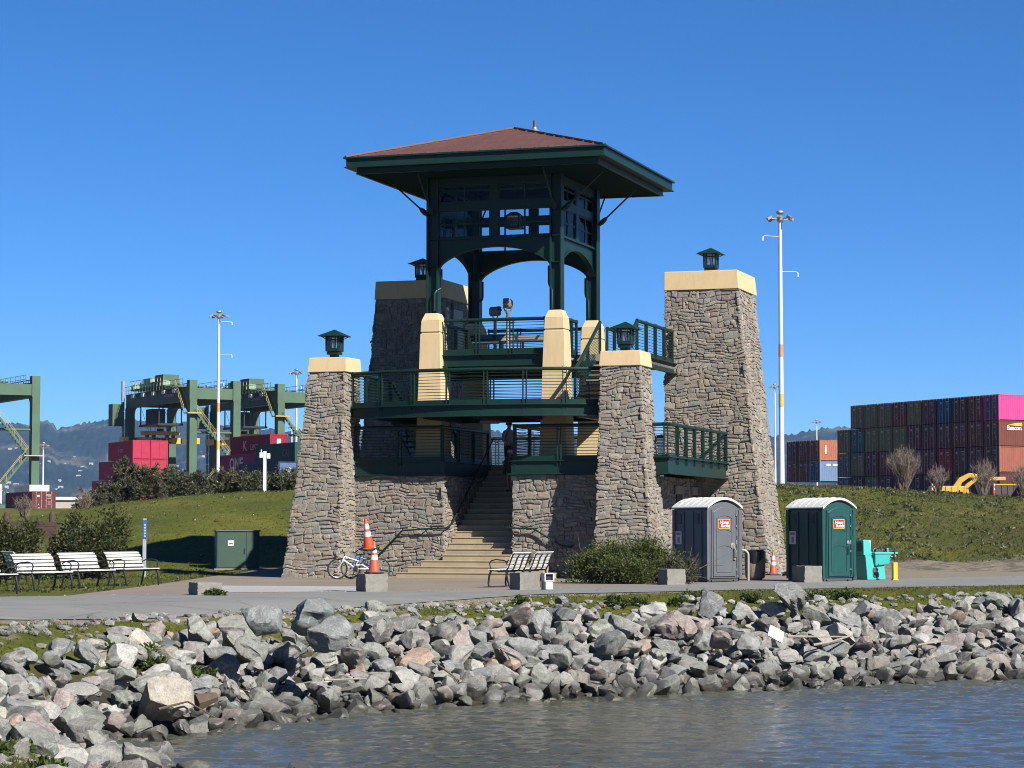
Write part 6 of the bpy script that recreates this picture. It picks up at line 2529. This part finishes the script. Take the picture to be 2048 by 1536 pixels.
# boulders one can recognise
put(-4.05, 40.6, -.10, .46, (.22, .24, .235), 3, (0.2, .1, .4), label='big blue grey boulder alone on the grass near the path')
put(-3.35, 42.4, -.02, .62, (.19, .215, .22), 7, (.1, .2, 2.1), label='largest blue grey boulder of the left bank, right beside the path')
put(-2.95, 41.2, -.32, .52, (.21, .225, .22), 11, (.5, -.2, 1.0), label='blue grey boulder with a dark hollow beneath it, below the largest boulder')
put(6.02, 53.0, .02, .50, (.21, .212, .205), 16, (.1, .15, .9), label='rounded dark grey boulder standing tall in the grass below the toilets')
put(4.1, 51.6, -.16, .38, (.15, .155, .155), 12, (.6, .1, .3), label='craggy dark grey boulder in the grass left of the rounded one')
put(-5.25, 37.7, -1.22, .50, (.40, .36, .30), 2, (.1, .3, .2), label='cream coloured boulder with a white blotch at the water in the left corner')
put(-2.65, 31.2, -1.66, .30, (.27, .29, .30), 9, (.2, .6, .4), label='lone pale rock breaking the water at the bottom edge')
put(-3.95, 31.0, -1.62, .26, (.24, .24, .23), 15, (.1, .2, .4), label='flat grey rock at the bottom edge beside the grass tip')
put(-4.55, 31.0, -1.5, .25, (.27, .27, .26), 19, (.1, .1, 2.4), label='pale flat rock at the tip of the near grass bank')
put(0.15, 49.3, -.30, .42, (.30, .245, .22), 8, (.1, .4, 1.7), label='pinkish boulder in the upper bank below the slatted benches')
put(3.3, 49.9, -.45, .46, (.275, .225, .205), 21, (.2, .1, .7), label='rounded rose coloured boulder high on the bank below the shrub')
put(4.15, 49.2, -.75, .36, (.245, .195, .185), 22, (.1, .3, .9), label='purplish red boulder on the bank left of the white panel')

for (lo, hi, tries, k) in ((.29, .44, 1500, .80), (.20, .29, 8000, .68), (.12, .20, 18000, .66), (.07, .12, 9000, .68)):
    X = NP.uniform(-10.5, 15.5, tries)
    Y = NP.uniform(24, 60, tries)
    d, w = shore_dist(X, Y)
    for x, y, dd, ww in zip(X, Y, d, w):
        if abs(x) > .235 * y + 1.0:
            continue
        near = y < 33.0 and x < -2
        if y < 38 and dd < -.30:
            continue
        top = (ww * .86 + .45 * sin(x * 1.9) + .25 * sin(x * 4.7 + 1)) if not near else (2.6 if y > 27.5 else 1.2) + .4 * sin(y * 2)
        if x < -1.5 and not near:
            top -= ww * .08 * min(1.0, (-1.5 - x) / 2)
        if lo >= .28:
            top -= .15
        if dd < -.9 or dd > top:
            # a few strays in the grass strip
            if not (0 < dd - top < 1.4 and rk.random() < (.012 if lo < .13 else .03)) or near:
                continue
        r = rk.uniform(lo, hi)
        if dd < 0:
            r *= .85
        if fits(x, y, r, k):
            z = hz(x, y) + r * rk.uniform(.10, .34)
            put(x, y, z, r)

# second, overlapping layer of rocks perched on the first, and a tight row along the water
X = NP.uniform(-10.0, 15.0, 12000)
Y = NP.uniform(30, 60, 12000)
d, w = shore_dist(X, Y)
cell2 = cell
cell = {}
for x, y, dd, ww in zip(X, Y, d, w):
    if abs(x) > .235 * y + 1 or dd < -.75 or dd > ww * (.74 if x > -1.5 else .68) or (y < 33 and x < -2 and dd > 1.0) or (y < 38 and dd < -.2):
        continue
    if dd < .75:
        r = rk.uniform(.18, .33)
        if fits(x, y, r, .74):
            put(x, y, hz(x, y) + r * rk.uniform(.25, .5) + (.12 if dd < 0 else .05), r)
    else:
        r = rk.uniform(.15, .29) if rk.random() < .62 else rk.uniform(.29, .41)
        if fits(x, y, r, .80):
            put(x, y, hz(x, y) + r * .35 + rk.uniform(.10, .24), r)

for p in placed:
    i = rk.choices(range(10), RW)[0]
    nm, c = ROCKCOL[i]
    if p['col'] is None:
        b = rk.uniform(1.0, 1.42)
        p['col'] = tuple(min(.6, q * b) for q in c)
        p['cname'] = nm
    else:
        p['cname'] = ''
    # projected size in the picture, and whether it is in the frame
    yc = p['y']
    px = 1024 + F_ * p['x'] / yc
    py = 1063.84 - F_ * (p['z'] - 1.38) / yc
    p['px'], p['py'] = px, py
    vis = -20 < px < 2068 and py < 1550 and p['z'] + p['r'] > WATER_Z + .05
    p['score'] = (p['r'] / yc if vis else 0) + (1 if p['label'] else 0)
placed.sort(key=lambda q: -q['score'])
single, restr = placed[:300], placed[300:]

# words that place each rock along and up the bank
LAND = [(-20, 240, 'at the far left'), (240, 430, 'left of the low block'), (430, 600, 'below the low block'), (600, 790, 'below the bicycle'), (790, 960, 'below the stair'), (960, 1120, 'below the slatted benches'),
        (1120, 1290, 'below the leafy shrub'), (1290, 1440, 'below the grey toilet'), (1440, 1570, 'between the toilets'), (1570, 1730, 'below the green toilet'), (1730, 1860, 'below the wash station'), (1860, 2100, 'at the right edge')]


def place_words(p):
    al = next((n for a, b, n in LAND if a <= p['px'] < b), 'at the far left')
    dd, ww = shore_dist(np.array([p['x']]), np.array([p['y']]))
    q = float(dd[0] / ww[0])
    up = 'at the waterline' if q < .14 else 'low on the bank' if q < .36 else 'halfway up the bank' if q < .62 else 'high on the bank' if q < .88 else 'at the top of the bank'
    if p['y'] < 33 and p['x'] < -2:
        up = 'on the near bank'
    sz = 'small' if p['r'] < .20 else 'medium' if p['r'] < .29 else 'large' if p['r'] < .38 else 'huge'
    return sz, al, up


bucket = {}
for p in single:
    if not p['label']:
        sz, al, up = place_words(p)
        bucket.setdefault((sz, p['cname'], al, up), []).append(p)
for (sz, cn, al, up), lst in bucket.items():
    lst.sort(key=lambda q: q['px'])
    base = f'{sz} {cn} rock {up} {al}'
    n = len(lst)
    for i, p in enumerate(lst):
        if n == 1:
            p['label'] = base
        elif n == 2:
            p['label'] = base + (', the left one', ', the right one')[i]
        else:
            p['label'] = base + f', {ORD[i]} from left'
for p in single:
    o = link('rock', ROCK_ME[p['seed']], None, (p['x'], p['y'], p['z']), p['rot'], None, p['col'])
    s = p['r'] * 1.12
    o.scale = (s, s, s)
    tag(o, p['label'], 'rock', 'rocks of the riprap bank')
V, F, Cc, off = [], [], [], 0
RV3 = [rock_verts(900 + k, ICO3_V) for k in range(34)]
for p in restr:
    v = RV3[p['seed']] @ euler_matrix(*p['rot']).T * p['r'] * 1.12 + np.array([p['x'], p['y'], p['z']])
    V.append(v)
    F.append(ICO3_F + off)
    off += len(v)
    Cc.append(np.tile(np.array(p['col']), (len(v), 1)))
me = np_mesh('riprap_rocks', np.vstack(V), np.vstack(F), ROCKJ, {'tint': np.vstack(Cc)})
me.set_sharp_from_angle(angle=0.42)
link('riprap_rocks', me, kind='stuff')

# rubble of fist-sized stones between the big ones
cnt = 9000
v1, f1 = ico_arrays(1)
X = NP.uniform(-9.5, 14.5, cnt)
Y = NP.uniform(25, 60, cnt)
d, w = shore_dist(X, Y)
k = (np.abs(X) < .235 * Y + .6) & (d > -.2) & (d < w + .9)
X, Y = X[k], Y[k]
Z = height(X, Y)
V, F, Cc, off = [], [], [], 0
for x, y, z in zip(X, Y, Z):
    r = NP.uniform(.03, .10)
    v = v1 * NP.uniform(.6, 1.25, (len(v1), 1)) * r * np.array([1.2, 1, .7]) + np.array([x, y, z + r * .3])
    V.append(v)
    F.append(f1 + off)
    off += len(v1)
    c = np.array(ROCKCOL[int(NP.choice(10, p=np.array(RW) / sum(RW)))][1]) * NP.uniform(.75, 1.2)
    Cc.append(np.tile(c, (len(v1), 1)))
link('rubble', np_mesh('rubble', np.vstack(V), np.vstack(F), ROCKJ, {'tint': np.vstack(Cc)}, smooth=False), kind='stuff')

# pale gravel beside the path and on the near bank
cnt = 16000
X = NP.uniform(-11.5, 13, cnt)
Y = NP.uniform(22, 62, cnt)
d, w = shore_dist(X, Y)
dn = poly_dist(X, Y, PATH_POLY)
ip = in_poly(X, Y, PATH_POLY)
k = ((~ip & (dn < 1.1 * NP.random(cnt) ** 1.5) & (X < 1.5)) | ((Y < 30) & (d > 2.0) & (X < -3))) & (np.abs(X) < .225 * Y + .5)
X, Y = X[k], Y[k]
Z = height(X, Y)
v0 = np.array([(1, 0, 0), (-.5, .87, 0), (-.5, -.87, 0), (0, 0, 1.)])
f0 = np.array([(0, 1, 3), (1, 2, 3), (2, 0, 3)])
n = len(X)
rr = NP.uniform(.012, .032, n)
an = NP.uniform(0, 6.28, n)
ca, sa = np.cos(an), np.sin(an)
P = v0[None] * rr[:, None, None]
P = np.stack([P[..., 0] * ca[:, None] - P[..., 1] * sa[:, None] + X[:, None], P[..., 0] * sa[:, None] + P[..., 1] * ca[:, None] + Y[:, None], P[..., 2] * .8 + Z[:, None] + .002], -1)
FF = (f0[None] + (np.arange(n) * 4)[:, None, None]).reshape(-1, 3)
tc = np.repeat(np.array([.36, .33, .28])[None] * NP.uniform(.5, 1.5, (n, 1)), 4, 0)
link('gravel', np_mesh('gravel', P.reshape(-1, 3), FF, ROCKJ, {'tint': tc}, smooth=False), kind='stuff')

# driftwood
DRIFT = mat('driftwood', (.36, .31, .25), .9, 0, .25, 6)
LOG = mat('dark_log', (.11, .07, .045), .9, 0, .3, 8, bump=.5)


def stick(label, pts, r, m=DRIFT):
    o = MB().tube(pts, [r * (1 - .5 * i / (len(pts) - 1)) for i in range(len(pts))], 6).build('driftwood', m, None, smooth=True)
    tag(o, label, 'driftwood', 'driftwood on the rocks')


def on(x, y, dz=.55):
    return (x, y, hz(x, y) + dz)


stick('long pale driftwood stick lying level on the rocks below the green toilet', [on(5.6, 50.4, .62), on(6.2, 50.6, .66), on(6.95, 50.9, .70)], .028)
stick('short pale driftwood stick crossing the long one at its end', [on(6.1, 50.2, .60), on(6.5, 50.5, .64), on(7.0, 50.9, .74)], .03)
stick('thin pale stick low on the rocks at the right edge', [on(8.5, 51.9, .5), on(9.2, 52.4, .55)], .02)
stick('dark broken log end among the rocks below the low block', [on(-4.9, 38.4, .45), on(-4.6, 38.6, .62)], .15, LOG)
stick('slim dark branch lying on rocks near the left corner of the water', [on(-5.3, 37.2, .55), on(-4.9, 37.5, .72), on(-4.5, 37.6, .60)], .022, LOG)
stick('pale stick slanting over rocks below the bicycle', [on(-3.2, 42.3, .45), on(-2.5, 42.7, .60)], .02)
stick('slender branch sloping to the water below the stair', [on(-1.35, 45.0, .45), on(-1.05, 45.0, .30), on(-.85, 44.7, .18)], .022, LOG)
wp = WPANEL
wp.scale = (.62, .62, .62)
px_, py_ = 5.25, 49.3
wp.location = (px_, py_, hz(px_, py_) + .95)
wp.rotation_euler = (radians(-38), radians(28), radians(12))
# ------------------------------------------------------------------ vegetation
def leaf_mat(name, rough=.55, trans=.35, spec=.3):
    m, nt, b = _new(name)
    a = nt.nodes.new('ShaderNodeAttribute')
    a.attribute_name = 'tint'
    lc = _mix(nt, 1.0, a.outputs['Color'], (.62, .62, .62), 'MULTIPLY')
    nt.links.new(lc, b.inputs['Base Color'])
    b.inputs['Roughness'].default_value = rough
    b.inputs['Specular IOR Level'].default_value = spec
    t = nt.nodes.new('ShaderNodeBsdfTranslucent')
    nt.links.new(lc, t.inputs[0])
    mx = nt.nodes.new('ShaderNodeMixShader')
    mx.inputs[0].default_value = trans
    nt.links.new(b.outputs[0], mx.inputs[1])
    nt.links.new(t.outputs[0], mx.inputs[2])
    nt.links.new(mx.outputs[0], nt.nodes['Material Output'].inputs[0])
    return m


LEAF = leaf_mat('leaf')
NEEDLE = leaf_mat('needle', .7, .2, .15)
GRASS = leaf_mat('grass_blade', .7, .4, .15)
BARK = mat('bark', (.11, .085, .065), .95, 0, .25, 9)
TWIG = mat('bare_twig', (.20, .15, .12), .95, 0, .25, 9)


def blades(P, D, L, Wd, tint, name, m, fold=.25, up=None):
    """leaf-shaped two-triangle blades: P base points, D unit directions, L lengths, Wd widths"""
    n = len(P)
    rnd = NP.normal(size=(n, 3))
    S = np.cross(D, rnd)
    S /= np.linalg.norm(S, axis=1)[:, None] + 1e-9
    N = np.cross(S, D)
    mid = P + D * (L * .5)[:, None]
    a = mid + S * (Wd * .5)[:, None] + N * (Wd * fold * .5)[:, None]
    b = mid - S * (Wd * .5)[:, None] + N * (Wd * fold * .5)[:, None]
    tip = P + D * L[:, None]
    V = np.stack([P, a, tip, b], 1).reshape(-1, 3)
    o = (np.arange(n) * 4)[:, None]
    F = np.concatenate([o + np.array([0, 1, 2]), o + np.array([0, 2, 3])], 0)
    return np_mesh(name, V, F, m, {'tint': np.repeat(tint, 4, 0)}, smooth=False)


def tints(n, base, spread=.25, alt=None, pa=.2):
    c = np.tile(np.array(base), (n, 1)) * NP.uniform(1 - spread, 1 + spread, (n, 1))
    if alt is not None:
        k = NP.random(n) < pa
        c[k] = np.array(alt) * NP.uniform(1 - spread, 1 + spread, (k.sum(), 1))
    return c


def unit(v):
    return v / (np.linalg.norm(v, axis=1)[:, None] + 1e-9)


def bush(label, loc, R, n, leaf, base, alt, name='shrub', lobes=9, cat='shrub', stems=7, group=None, seed=1, foot=0.0, pa=.25):
    """A shrub of leafy sprays: lobes of different size over forked stems."""
    global NP
    NP_old, NP = NP, np.random.default_rng(seed)
    t = thing(name, label, cat, loc, NP.uniform(0, 6), group)
    C, Rr = [], []
    for k in range(lobes):
        a = NP.uniform(0, 6.28)
        q = NP.uniform(.1, .74) ** .6
        C.append((R[0] * q * cos(a), R[1] * q * sin(a), foot + (R[2] - foot) * NP.uniform(.22, .80) * (1.08 - .5 * q)))
        Rr.append(NP.uniform(.24, .44))
    C, Rr = np.array(C), np.array(Rr)
    k = NP.integers(0, lobes, n)
    d = unit(NP.normal(size=(n, 3)))
    rad = NP.random(n) ** .42
    # sprays: leaves gather along short shoots leaving each lobe
    sh = unit(NP.normal(size=(lobes * 26, 3)))
    pick = NP.integers(0, 26, n) + k * 26
    d = unit(d * .55 + sh[pick] * 1.0)
    P = C[k] + d * (Rr[k] * rad * NP.choice([.8, 1.0, 1.25], n))[:, None] * np.array(R) * np.array([1, 1, .9])
    P[:, 2] = np.maximum(P[:, 2], NP.uniform(0.0, .12, n))
    D = unit(d + NP.normal(size=(n, 3)) * .7 + np.array([0, 0, .35]))
    L = NP.uniform(leaf * .7, leaf * 1.4, n)
    fol = blades(P, D, L, L * NP.uniform(.35, .6, n), tints(n, base, .35, alt, pa), 'foliage', LEAF)
    link('foliage', fol, t, kind='stuff')
    m = MB()
    for q in range(stems):
        c = C[q % lobes]
        b0 = Vector((NP.uniform(-.12, .12), NP.uniform(-.12, .12), -.1))
        m.tube([b0, Vector(c) * .5 + Vector((0, 0, .05)), Vector(c)], [.028, .018, .008], 6)
        for z in range(5):
            e = Vector(c) + Vector(NP.normal(size=3)) * .35
            m.tube([Vector(c) * .6, (Vector(c) + e) * .5, e], [.012, .008, .004], 5)
    if stems:
        m.build('stems', BARK, t, smooth=True)
    NP = NP_old
    return t


G1, G2 = (.050, .062, .018), (.115, .115, .035)
bush('dark glossy broad bush behind the benches at left', (-14.5, 71.5, hz(-14.5, 71.5) - .05), (1.2, .95, 1.95), 12000, .095, (.05, .062, .018), (.15, .15, .05), seed=3, foot=.45, lobes=11, group='bushes behind the benches')
bush('wide glossy bush beside the signpost, right of the other bush', (-12.25, 72.6, hz(-12.25, 72.6) - .05), (1.4, 1.1, 1.95), 15000, .095, (.05, .062, .018), (.15, .15, .05), seed=4, foot=.35, lobes=14, group='bushes behind the benches')
bush('bright green low plants between the two left bushes', (-13.35, 71.0, hz(-13.35, 71)), (.45, .4, .75), 1800, .08, (.10, .17, .05), (.16, .22, .07), name='leafy_plant', seed=5, lobes=5, cat='plant')
bush('large dense leafy shrub in front of the grey toilet', (3.05, 66.2, .0), (1.55, 1.0, 1.2), 26000, .065, (.075, .105, .024), (.14, .155, .045), seed=6, lobes=24, stems=12, pa=.3)
bush('sparse twiggy end of the leafy shrub beside the toilet door', (4.45, 65.4, .0), (.5, .5, .8), 2600, .055, (.075, .085, .04), (.13, .12, .07), name='twiggy_shrub', seed=7, lobes=9, stems=14)

# low weeds along the grass strip and in front of things
for i, (x, y, s, lab) in enumerate([(-5.9, 40.6, .62, 'broad leafy weed clump beside the gravel left of the boulders'), (-5.2, 41.0, .5, 'leafy weed clump right of the broadest one by the gravel'), (-6.5, 40.2, .4, 'small weed clump leftmost in the grass by the gravel'),
                                    (6.9, 56.1, .5, 'dark leafy weed clump below the green toilet'), (7.6, 56.9, .55, 'tall leafy weed clump below the right edge of the green toilet'), (5.3, 54.9, .42, 'low weed clump left of the rounded boulder'),
                                    (4.2, 54.2, .5, 'long low weed clump below the grey toilet'), (3.6, 53.6, .34, 'small weed clump below the block in the shrub'), (2.2, 52.8, .4, 'weed clump in the grass below the leafy shrub'), (2.7, 53.1, .3, 'small upright weed clump next to the weeds below the shrub'),
                                    (-4.9, 26.2, .42, 'bushy weed clump at the bottom left corner'), (-4.35, 26.8, .36, 'weed clump at the tip of the near bank'), (-5.6, 27.6, .3, 'small weed clump at the near left edge'),
                                    (-6.4, 53.3, .24, 'grass tuft at the foot of the low block'), (8.6, 77.2, .3, 'dark weed clump at the foot of the right rear pillar beside the cone'), (.2, 52.3, .28, 'little weed clump on top of the bank below the benches')]):
    bush(lab, (x, y, hz(x, y) - .02), (s * .9, s * .6, s * .62), int(420 + 900 * s), .07, (.07, .105, .022), (.11, .14, .035), name='weed_clump', seed=20 + i, lobes=6, stems=0, cat='weed', group='weeds near the rocks')


def pine(label, loc, H, Rb, seed):
    global NP
    NP_old, NP = NP, np.random.default_rng(seed)
    t = thing('pine_tree', label, 'pine tree', loc, NP.uniform(0, 6), 'pines on the lawn crest')
    m = MB()
    m.tube([(0, 0, -.4), (.05, .03, H * .5), (0, 0, H * .97)], [.12, .075, .02], 8)
    m.build('trunk', BARK, t, smooth=True)
    P, D = [], []
    br = MB()
    nb = int(19 + 8 * Rb)
    for k in range(nb):
        z = H * (.08 + .86 * (k / nb) + NP.uniform(-.03, .03))
        rr = Rb * (1.0 - .72 * (z / H) ** 1.3) * NP.uniform(.55, 1.15)
        a = k * 2.4 + NP.uniform(-.4, .4)
        b0 = np.array([0, 0, z])
        e = np.array([rr * cos(a), rr * sin(a), z + rr * NP.uniform(.25, .7)])
        br.tube([b0, (b0 + e) / 2 - np.array([0, 0, .06]), e], [.03, .02, .010], 5)
        nt_ = int(3 + 5 * rr)
        for q in range(nt_):
            f = NP.uniform(.35, 1.0)
            c = b0 + (e - b0) * f + NP.normal(size=3) * .16
            ax = unit((e - b0)[None] * .8 + NP.normal(size=(1, 3)) * .5 + np.array([[0, 0, .9]]))[0]
            nn = 34
            s = NP.uniform(0, .34, nn)
            P.append(c + ax * s[:, None])
            D.append(unit(ax * .75 + unit(NP.normal(size=(nn, 3))) * .85))
    # leader
    nn = 150
    P.append(np.array([0, 0, H * .86]) + np.array([0, 0, 1]) * NP.uniform(0, H * .15, nn)[:, None])
    D.append(unit(np.array([0, 0, .6]) + unit(NP.normal(size=(nn, 3)))))
    br.build('limbs', BARK, t, smooth=True, kind='stuff')
    P, D = np.vstack(P), np.vstack(D)
    n = len(P)
    L = NP.uniform(.13, .24, n)
    link('crown', blades(P, D, L, L * .26, tints(n, (.080, .088, .050), .4, (.15, .145, .085), .3), 'crown', NEEDLE), t, kind='stuff')
    NP = NP_old


PN = [(-20.9, 123, .85, .7, 'short pine at the left end of the row in front of the red pile'), (-20.2, 124, 1.15, .75, 'pine second from the left in the row on the lawn crest'), (-19.6, 125, 2.48, 1.06, 'tallest pine with a leaning leader in front of the red pile'),
      (-18.3, 124, 1.87, 1.06, 'broad pine right of the tallest one'), (-17.0, 125, 1.61, 0.99, 'pine in front of the right side of the red pile'), (-15.8, 124, 1.16, 0.93, 'pine left of the tall light mast'),
      (-14.5, 125, 1.20, 0.96, 'pine just right of the tall light mast below the big letters'), (-13.3, 124, 0.92, 0.86, 'low pine left of the white camera post'), (-12.3, 125, 0.88, 0.86, 'low pine behind the white camera post'), (-11.2, 124, 0.94, 0.86, 'pine nearest the left stone pillar'), (-10.2, 125, 0.83, 0.79, 'pine partly hidden behind the left stone pillar')]
for i, (x, y, H, Rb, lab) in enumerate(PN):
    pine(lab, (x, y, hz(x, y) - .1), H, Rb, 300 + i)
bush('low grey green brush filling the foot of the pine row', (-15.4, 122.2, hz(-15.4, 122.2) - .2), (3.9, .8, .40), 5000, .11, (.075, .085, .045), (.13, .13, .07), name='brush', seed=61, lobes=40, stems=6)


def bare(label, x, y, H, Rb, n, seed):
    r = random.Random(seed)
    t = thing('bare_shrub', label, 'bare shrub', (x, y, hz(x, y)), 0, 'leafless shrubs on the right mound')
    for lvl in range(3):
        m = MB()
        for k in range(n // 3):
            a = r.uniform(0, 6.28)
            q = r.uniform(.2, 1) * Rb
            b = Vector((r.uniform(-.15, .15) * Rb, r.uniform(-.15, .15) * Rb, -.1))
            e = Vector((q * cos(a), q * sin(a), H * r.uniform(.55, 1.0) * (1.1 - .35 * q / Rb)))
            mid = b.lerp(e, .5) + Vector((r.uniform(-.1, .1), r.uniform(-.1, .1), .12 * H))
            m.tube([b, mid, e], [.016, .010, .005], 3)
            for z in range(3):
                p = mid.lerp(e, r.uniform(.1, .8))
                m.tube([p, p + Vector((r.uniform(-.25, .25), r.uniform(-.25, .25), r.uniform(.15, .4))) * (H / 1.8)], [.008, .004], 3)
        m.build('twigs', TWIG, t, kind='stuff')


bare('biggest leafless brown shrub in front of the container stack', 18.0, 113.5, 2.1, .95, 180, 1)
bare('thin leafless shrub left of the excavator', 19.7, 114, 1.35, .6, 70, 2)
bare('leafless shrub just right of the excavator', 21.4, 112, 1.75, .7, 90, 3)
bare('leafless shrub near the right edge before the ribbed trailer', 23.4, 113, 1.7, .75, 80, 4)
bare('low leafless shrub at the far left before the maroon container', -23.3, 118, 1.3, .6, 80, 5)
bare('low leafless shrub between the maroon container and the pines', -20.9, 121, 1.4, .5, 60, 6)


# turf: short blades over the near grass strip, tufts and herbs over the lawns
def scatter(n, xr, yr, test):
    X, Y = NP.uniform(*xr, n), NP.uniform(*yr, n)
    k = test(X, Y) & (np.abs(X) < .222 * Y + .6)
    X, Y = X[k], Y[k]
    return X, Y, height(X, Y)


def strip_test(X, Y):
    d, w = shore_dist(X, Y)
    pd = poly_dist(X, Y, PATH_POLY)
    g = d - w * np.where(X < -1.5, .72, .80) + .35 * np.sin(X * 2.1) + .25 * np.sin(Y * 3 + X)
    ok = (g > 0) & ~in_poly(X, Y, PATH_POLY) & ~in_poly(X, Y, PLAZA_POLY) & (pd > .35) & ((X > -.3) | (pd > .55) ) & (Y > 33)
    return ok & (d < w + 4.5) & (Y < 66)


def near_test(X, Y):
    d, w = shore_dist(X, Y)
    return (d > np.where(Y > 27.5, 2.4, .9) + .3 * np.sin(Y * 3)) & (d < np.where(Y > 27.5, 4.5, 2.8) + .5 * np.sin(X * 3)) & (Y < 33) & (X < -2)


def grass_patch(name, n, xr, yr, test, L, base, alt, tuft=5):
    X, Y, Z = scatter(n, xr, yr, test)
    k = len(X)
    P = np.repeat(np.stack([X, Y, Z], 1), tuft, 0) + NP.normal(size=(k * tuft, 3)) * np.array([.02, .02, 0])
    D = unit(NP.normal(size=(k * tuft, 3)) * np.array([.6, .6, .2]) + np.array([0, 0, 1.0]))
    Ln = NP.uniform(L * .5, L * 1.3, k * tuft)
    link(name, blades(P, D, Ln, Ln * .22, tints(k * tuft, base, .35, alt, .3), name, GRASS), kind='stuff')


grass_patch('grass', 34000, (-10, 14), (34, 66), strip_test, .06, (.105, .13, .022), (.15, .145, .045))
grass_patch('grass', 16000, (-6.5, -2), (22, 33), near_test, .06, (.10, .12, .025), (.18, .16, .06))


def lawn_left(X, Y):
    return ~in_poly(X, Y, PLAZA_POLY) & ~in_poly(X, Y, PATH_POLY) & (((X < -6.5) & (Y > 56)) | (Y > 84)) & (X < 8.5) & (Y < 122)


def lawn_right(X, Y):
    return (X > 8.4) & (Y > 90) & (Y < 118) & (poly_dist(X, Y, PATH_POLY) > 6)


grass_patch('grass', 24000, (-26, 8), (56, 122), lawn_left, .075, (.10, .12, .018), (.17, .165, .04), 4)
grass_patch('grass', 15000, (8, 27), (90, 118), lawn_right, .09, (.085, .105, .018), (.15, .135, .045), 4)


def herbs(name, n, xr, yr, test, s, base, alt):
    X, Y, Z = scatter(n, xr, yr, test)
    dens = .5 + .5 * np.sin(X * 1.3 + 2 * np.sin(Y * .5)) * np.sin(Y * .7 + X * .4)
    k = NP.random(len(X)) < dens ** 1.5
    X, Y, Z = X[k], Y[k], Z[k]
    q = 14
    n = len(X)
    sz = np.repeat(NP.uniform(.5, 1.5, n) * s, q)
    P = np.repeat(np.stack([X, Y, Z], 1), q, 0) + NP.normal(size=(n * q, 3)) * np.array([.45, .45, .12]) * sz[:, None]
    D = unit(NP.normal(size=(n * q, 3)) + np.array([0, 0, .6]))
    link(name, blades(P, D, sz * .7, sz * .42, tints(n * q, base, .4, alt, .2), name, LEAF), kind='stuff')


herbs('lawn_weeds', 2600, (8.4, 27), (90, 118), lawn_right, .17, (.085, .105, .035), (.24, .23, .15))
herbs('lawn_weeds', 1300, (-26, 8), (80, 120), lawn_left, .10, (.085, .105, .03), (.42, .42, .30))
herbs('lawn_weeds', 700, (-16, -8), (56, 80), lawn_left, .09, (.10, .13, .03), (.20, .21, .08))
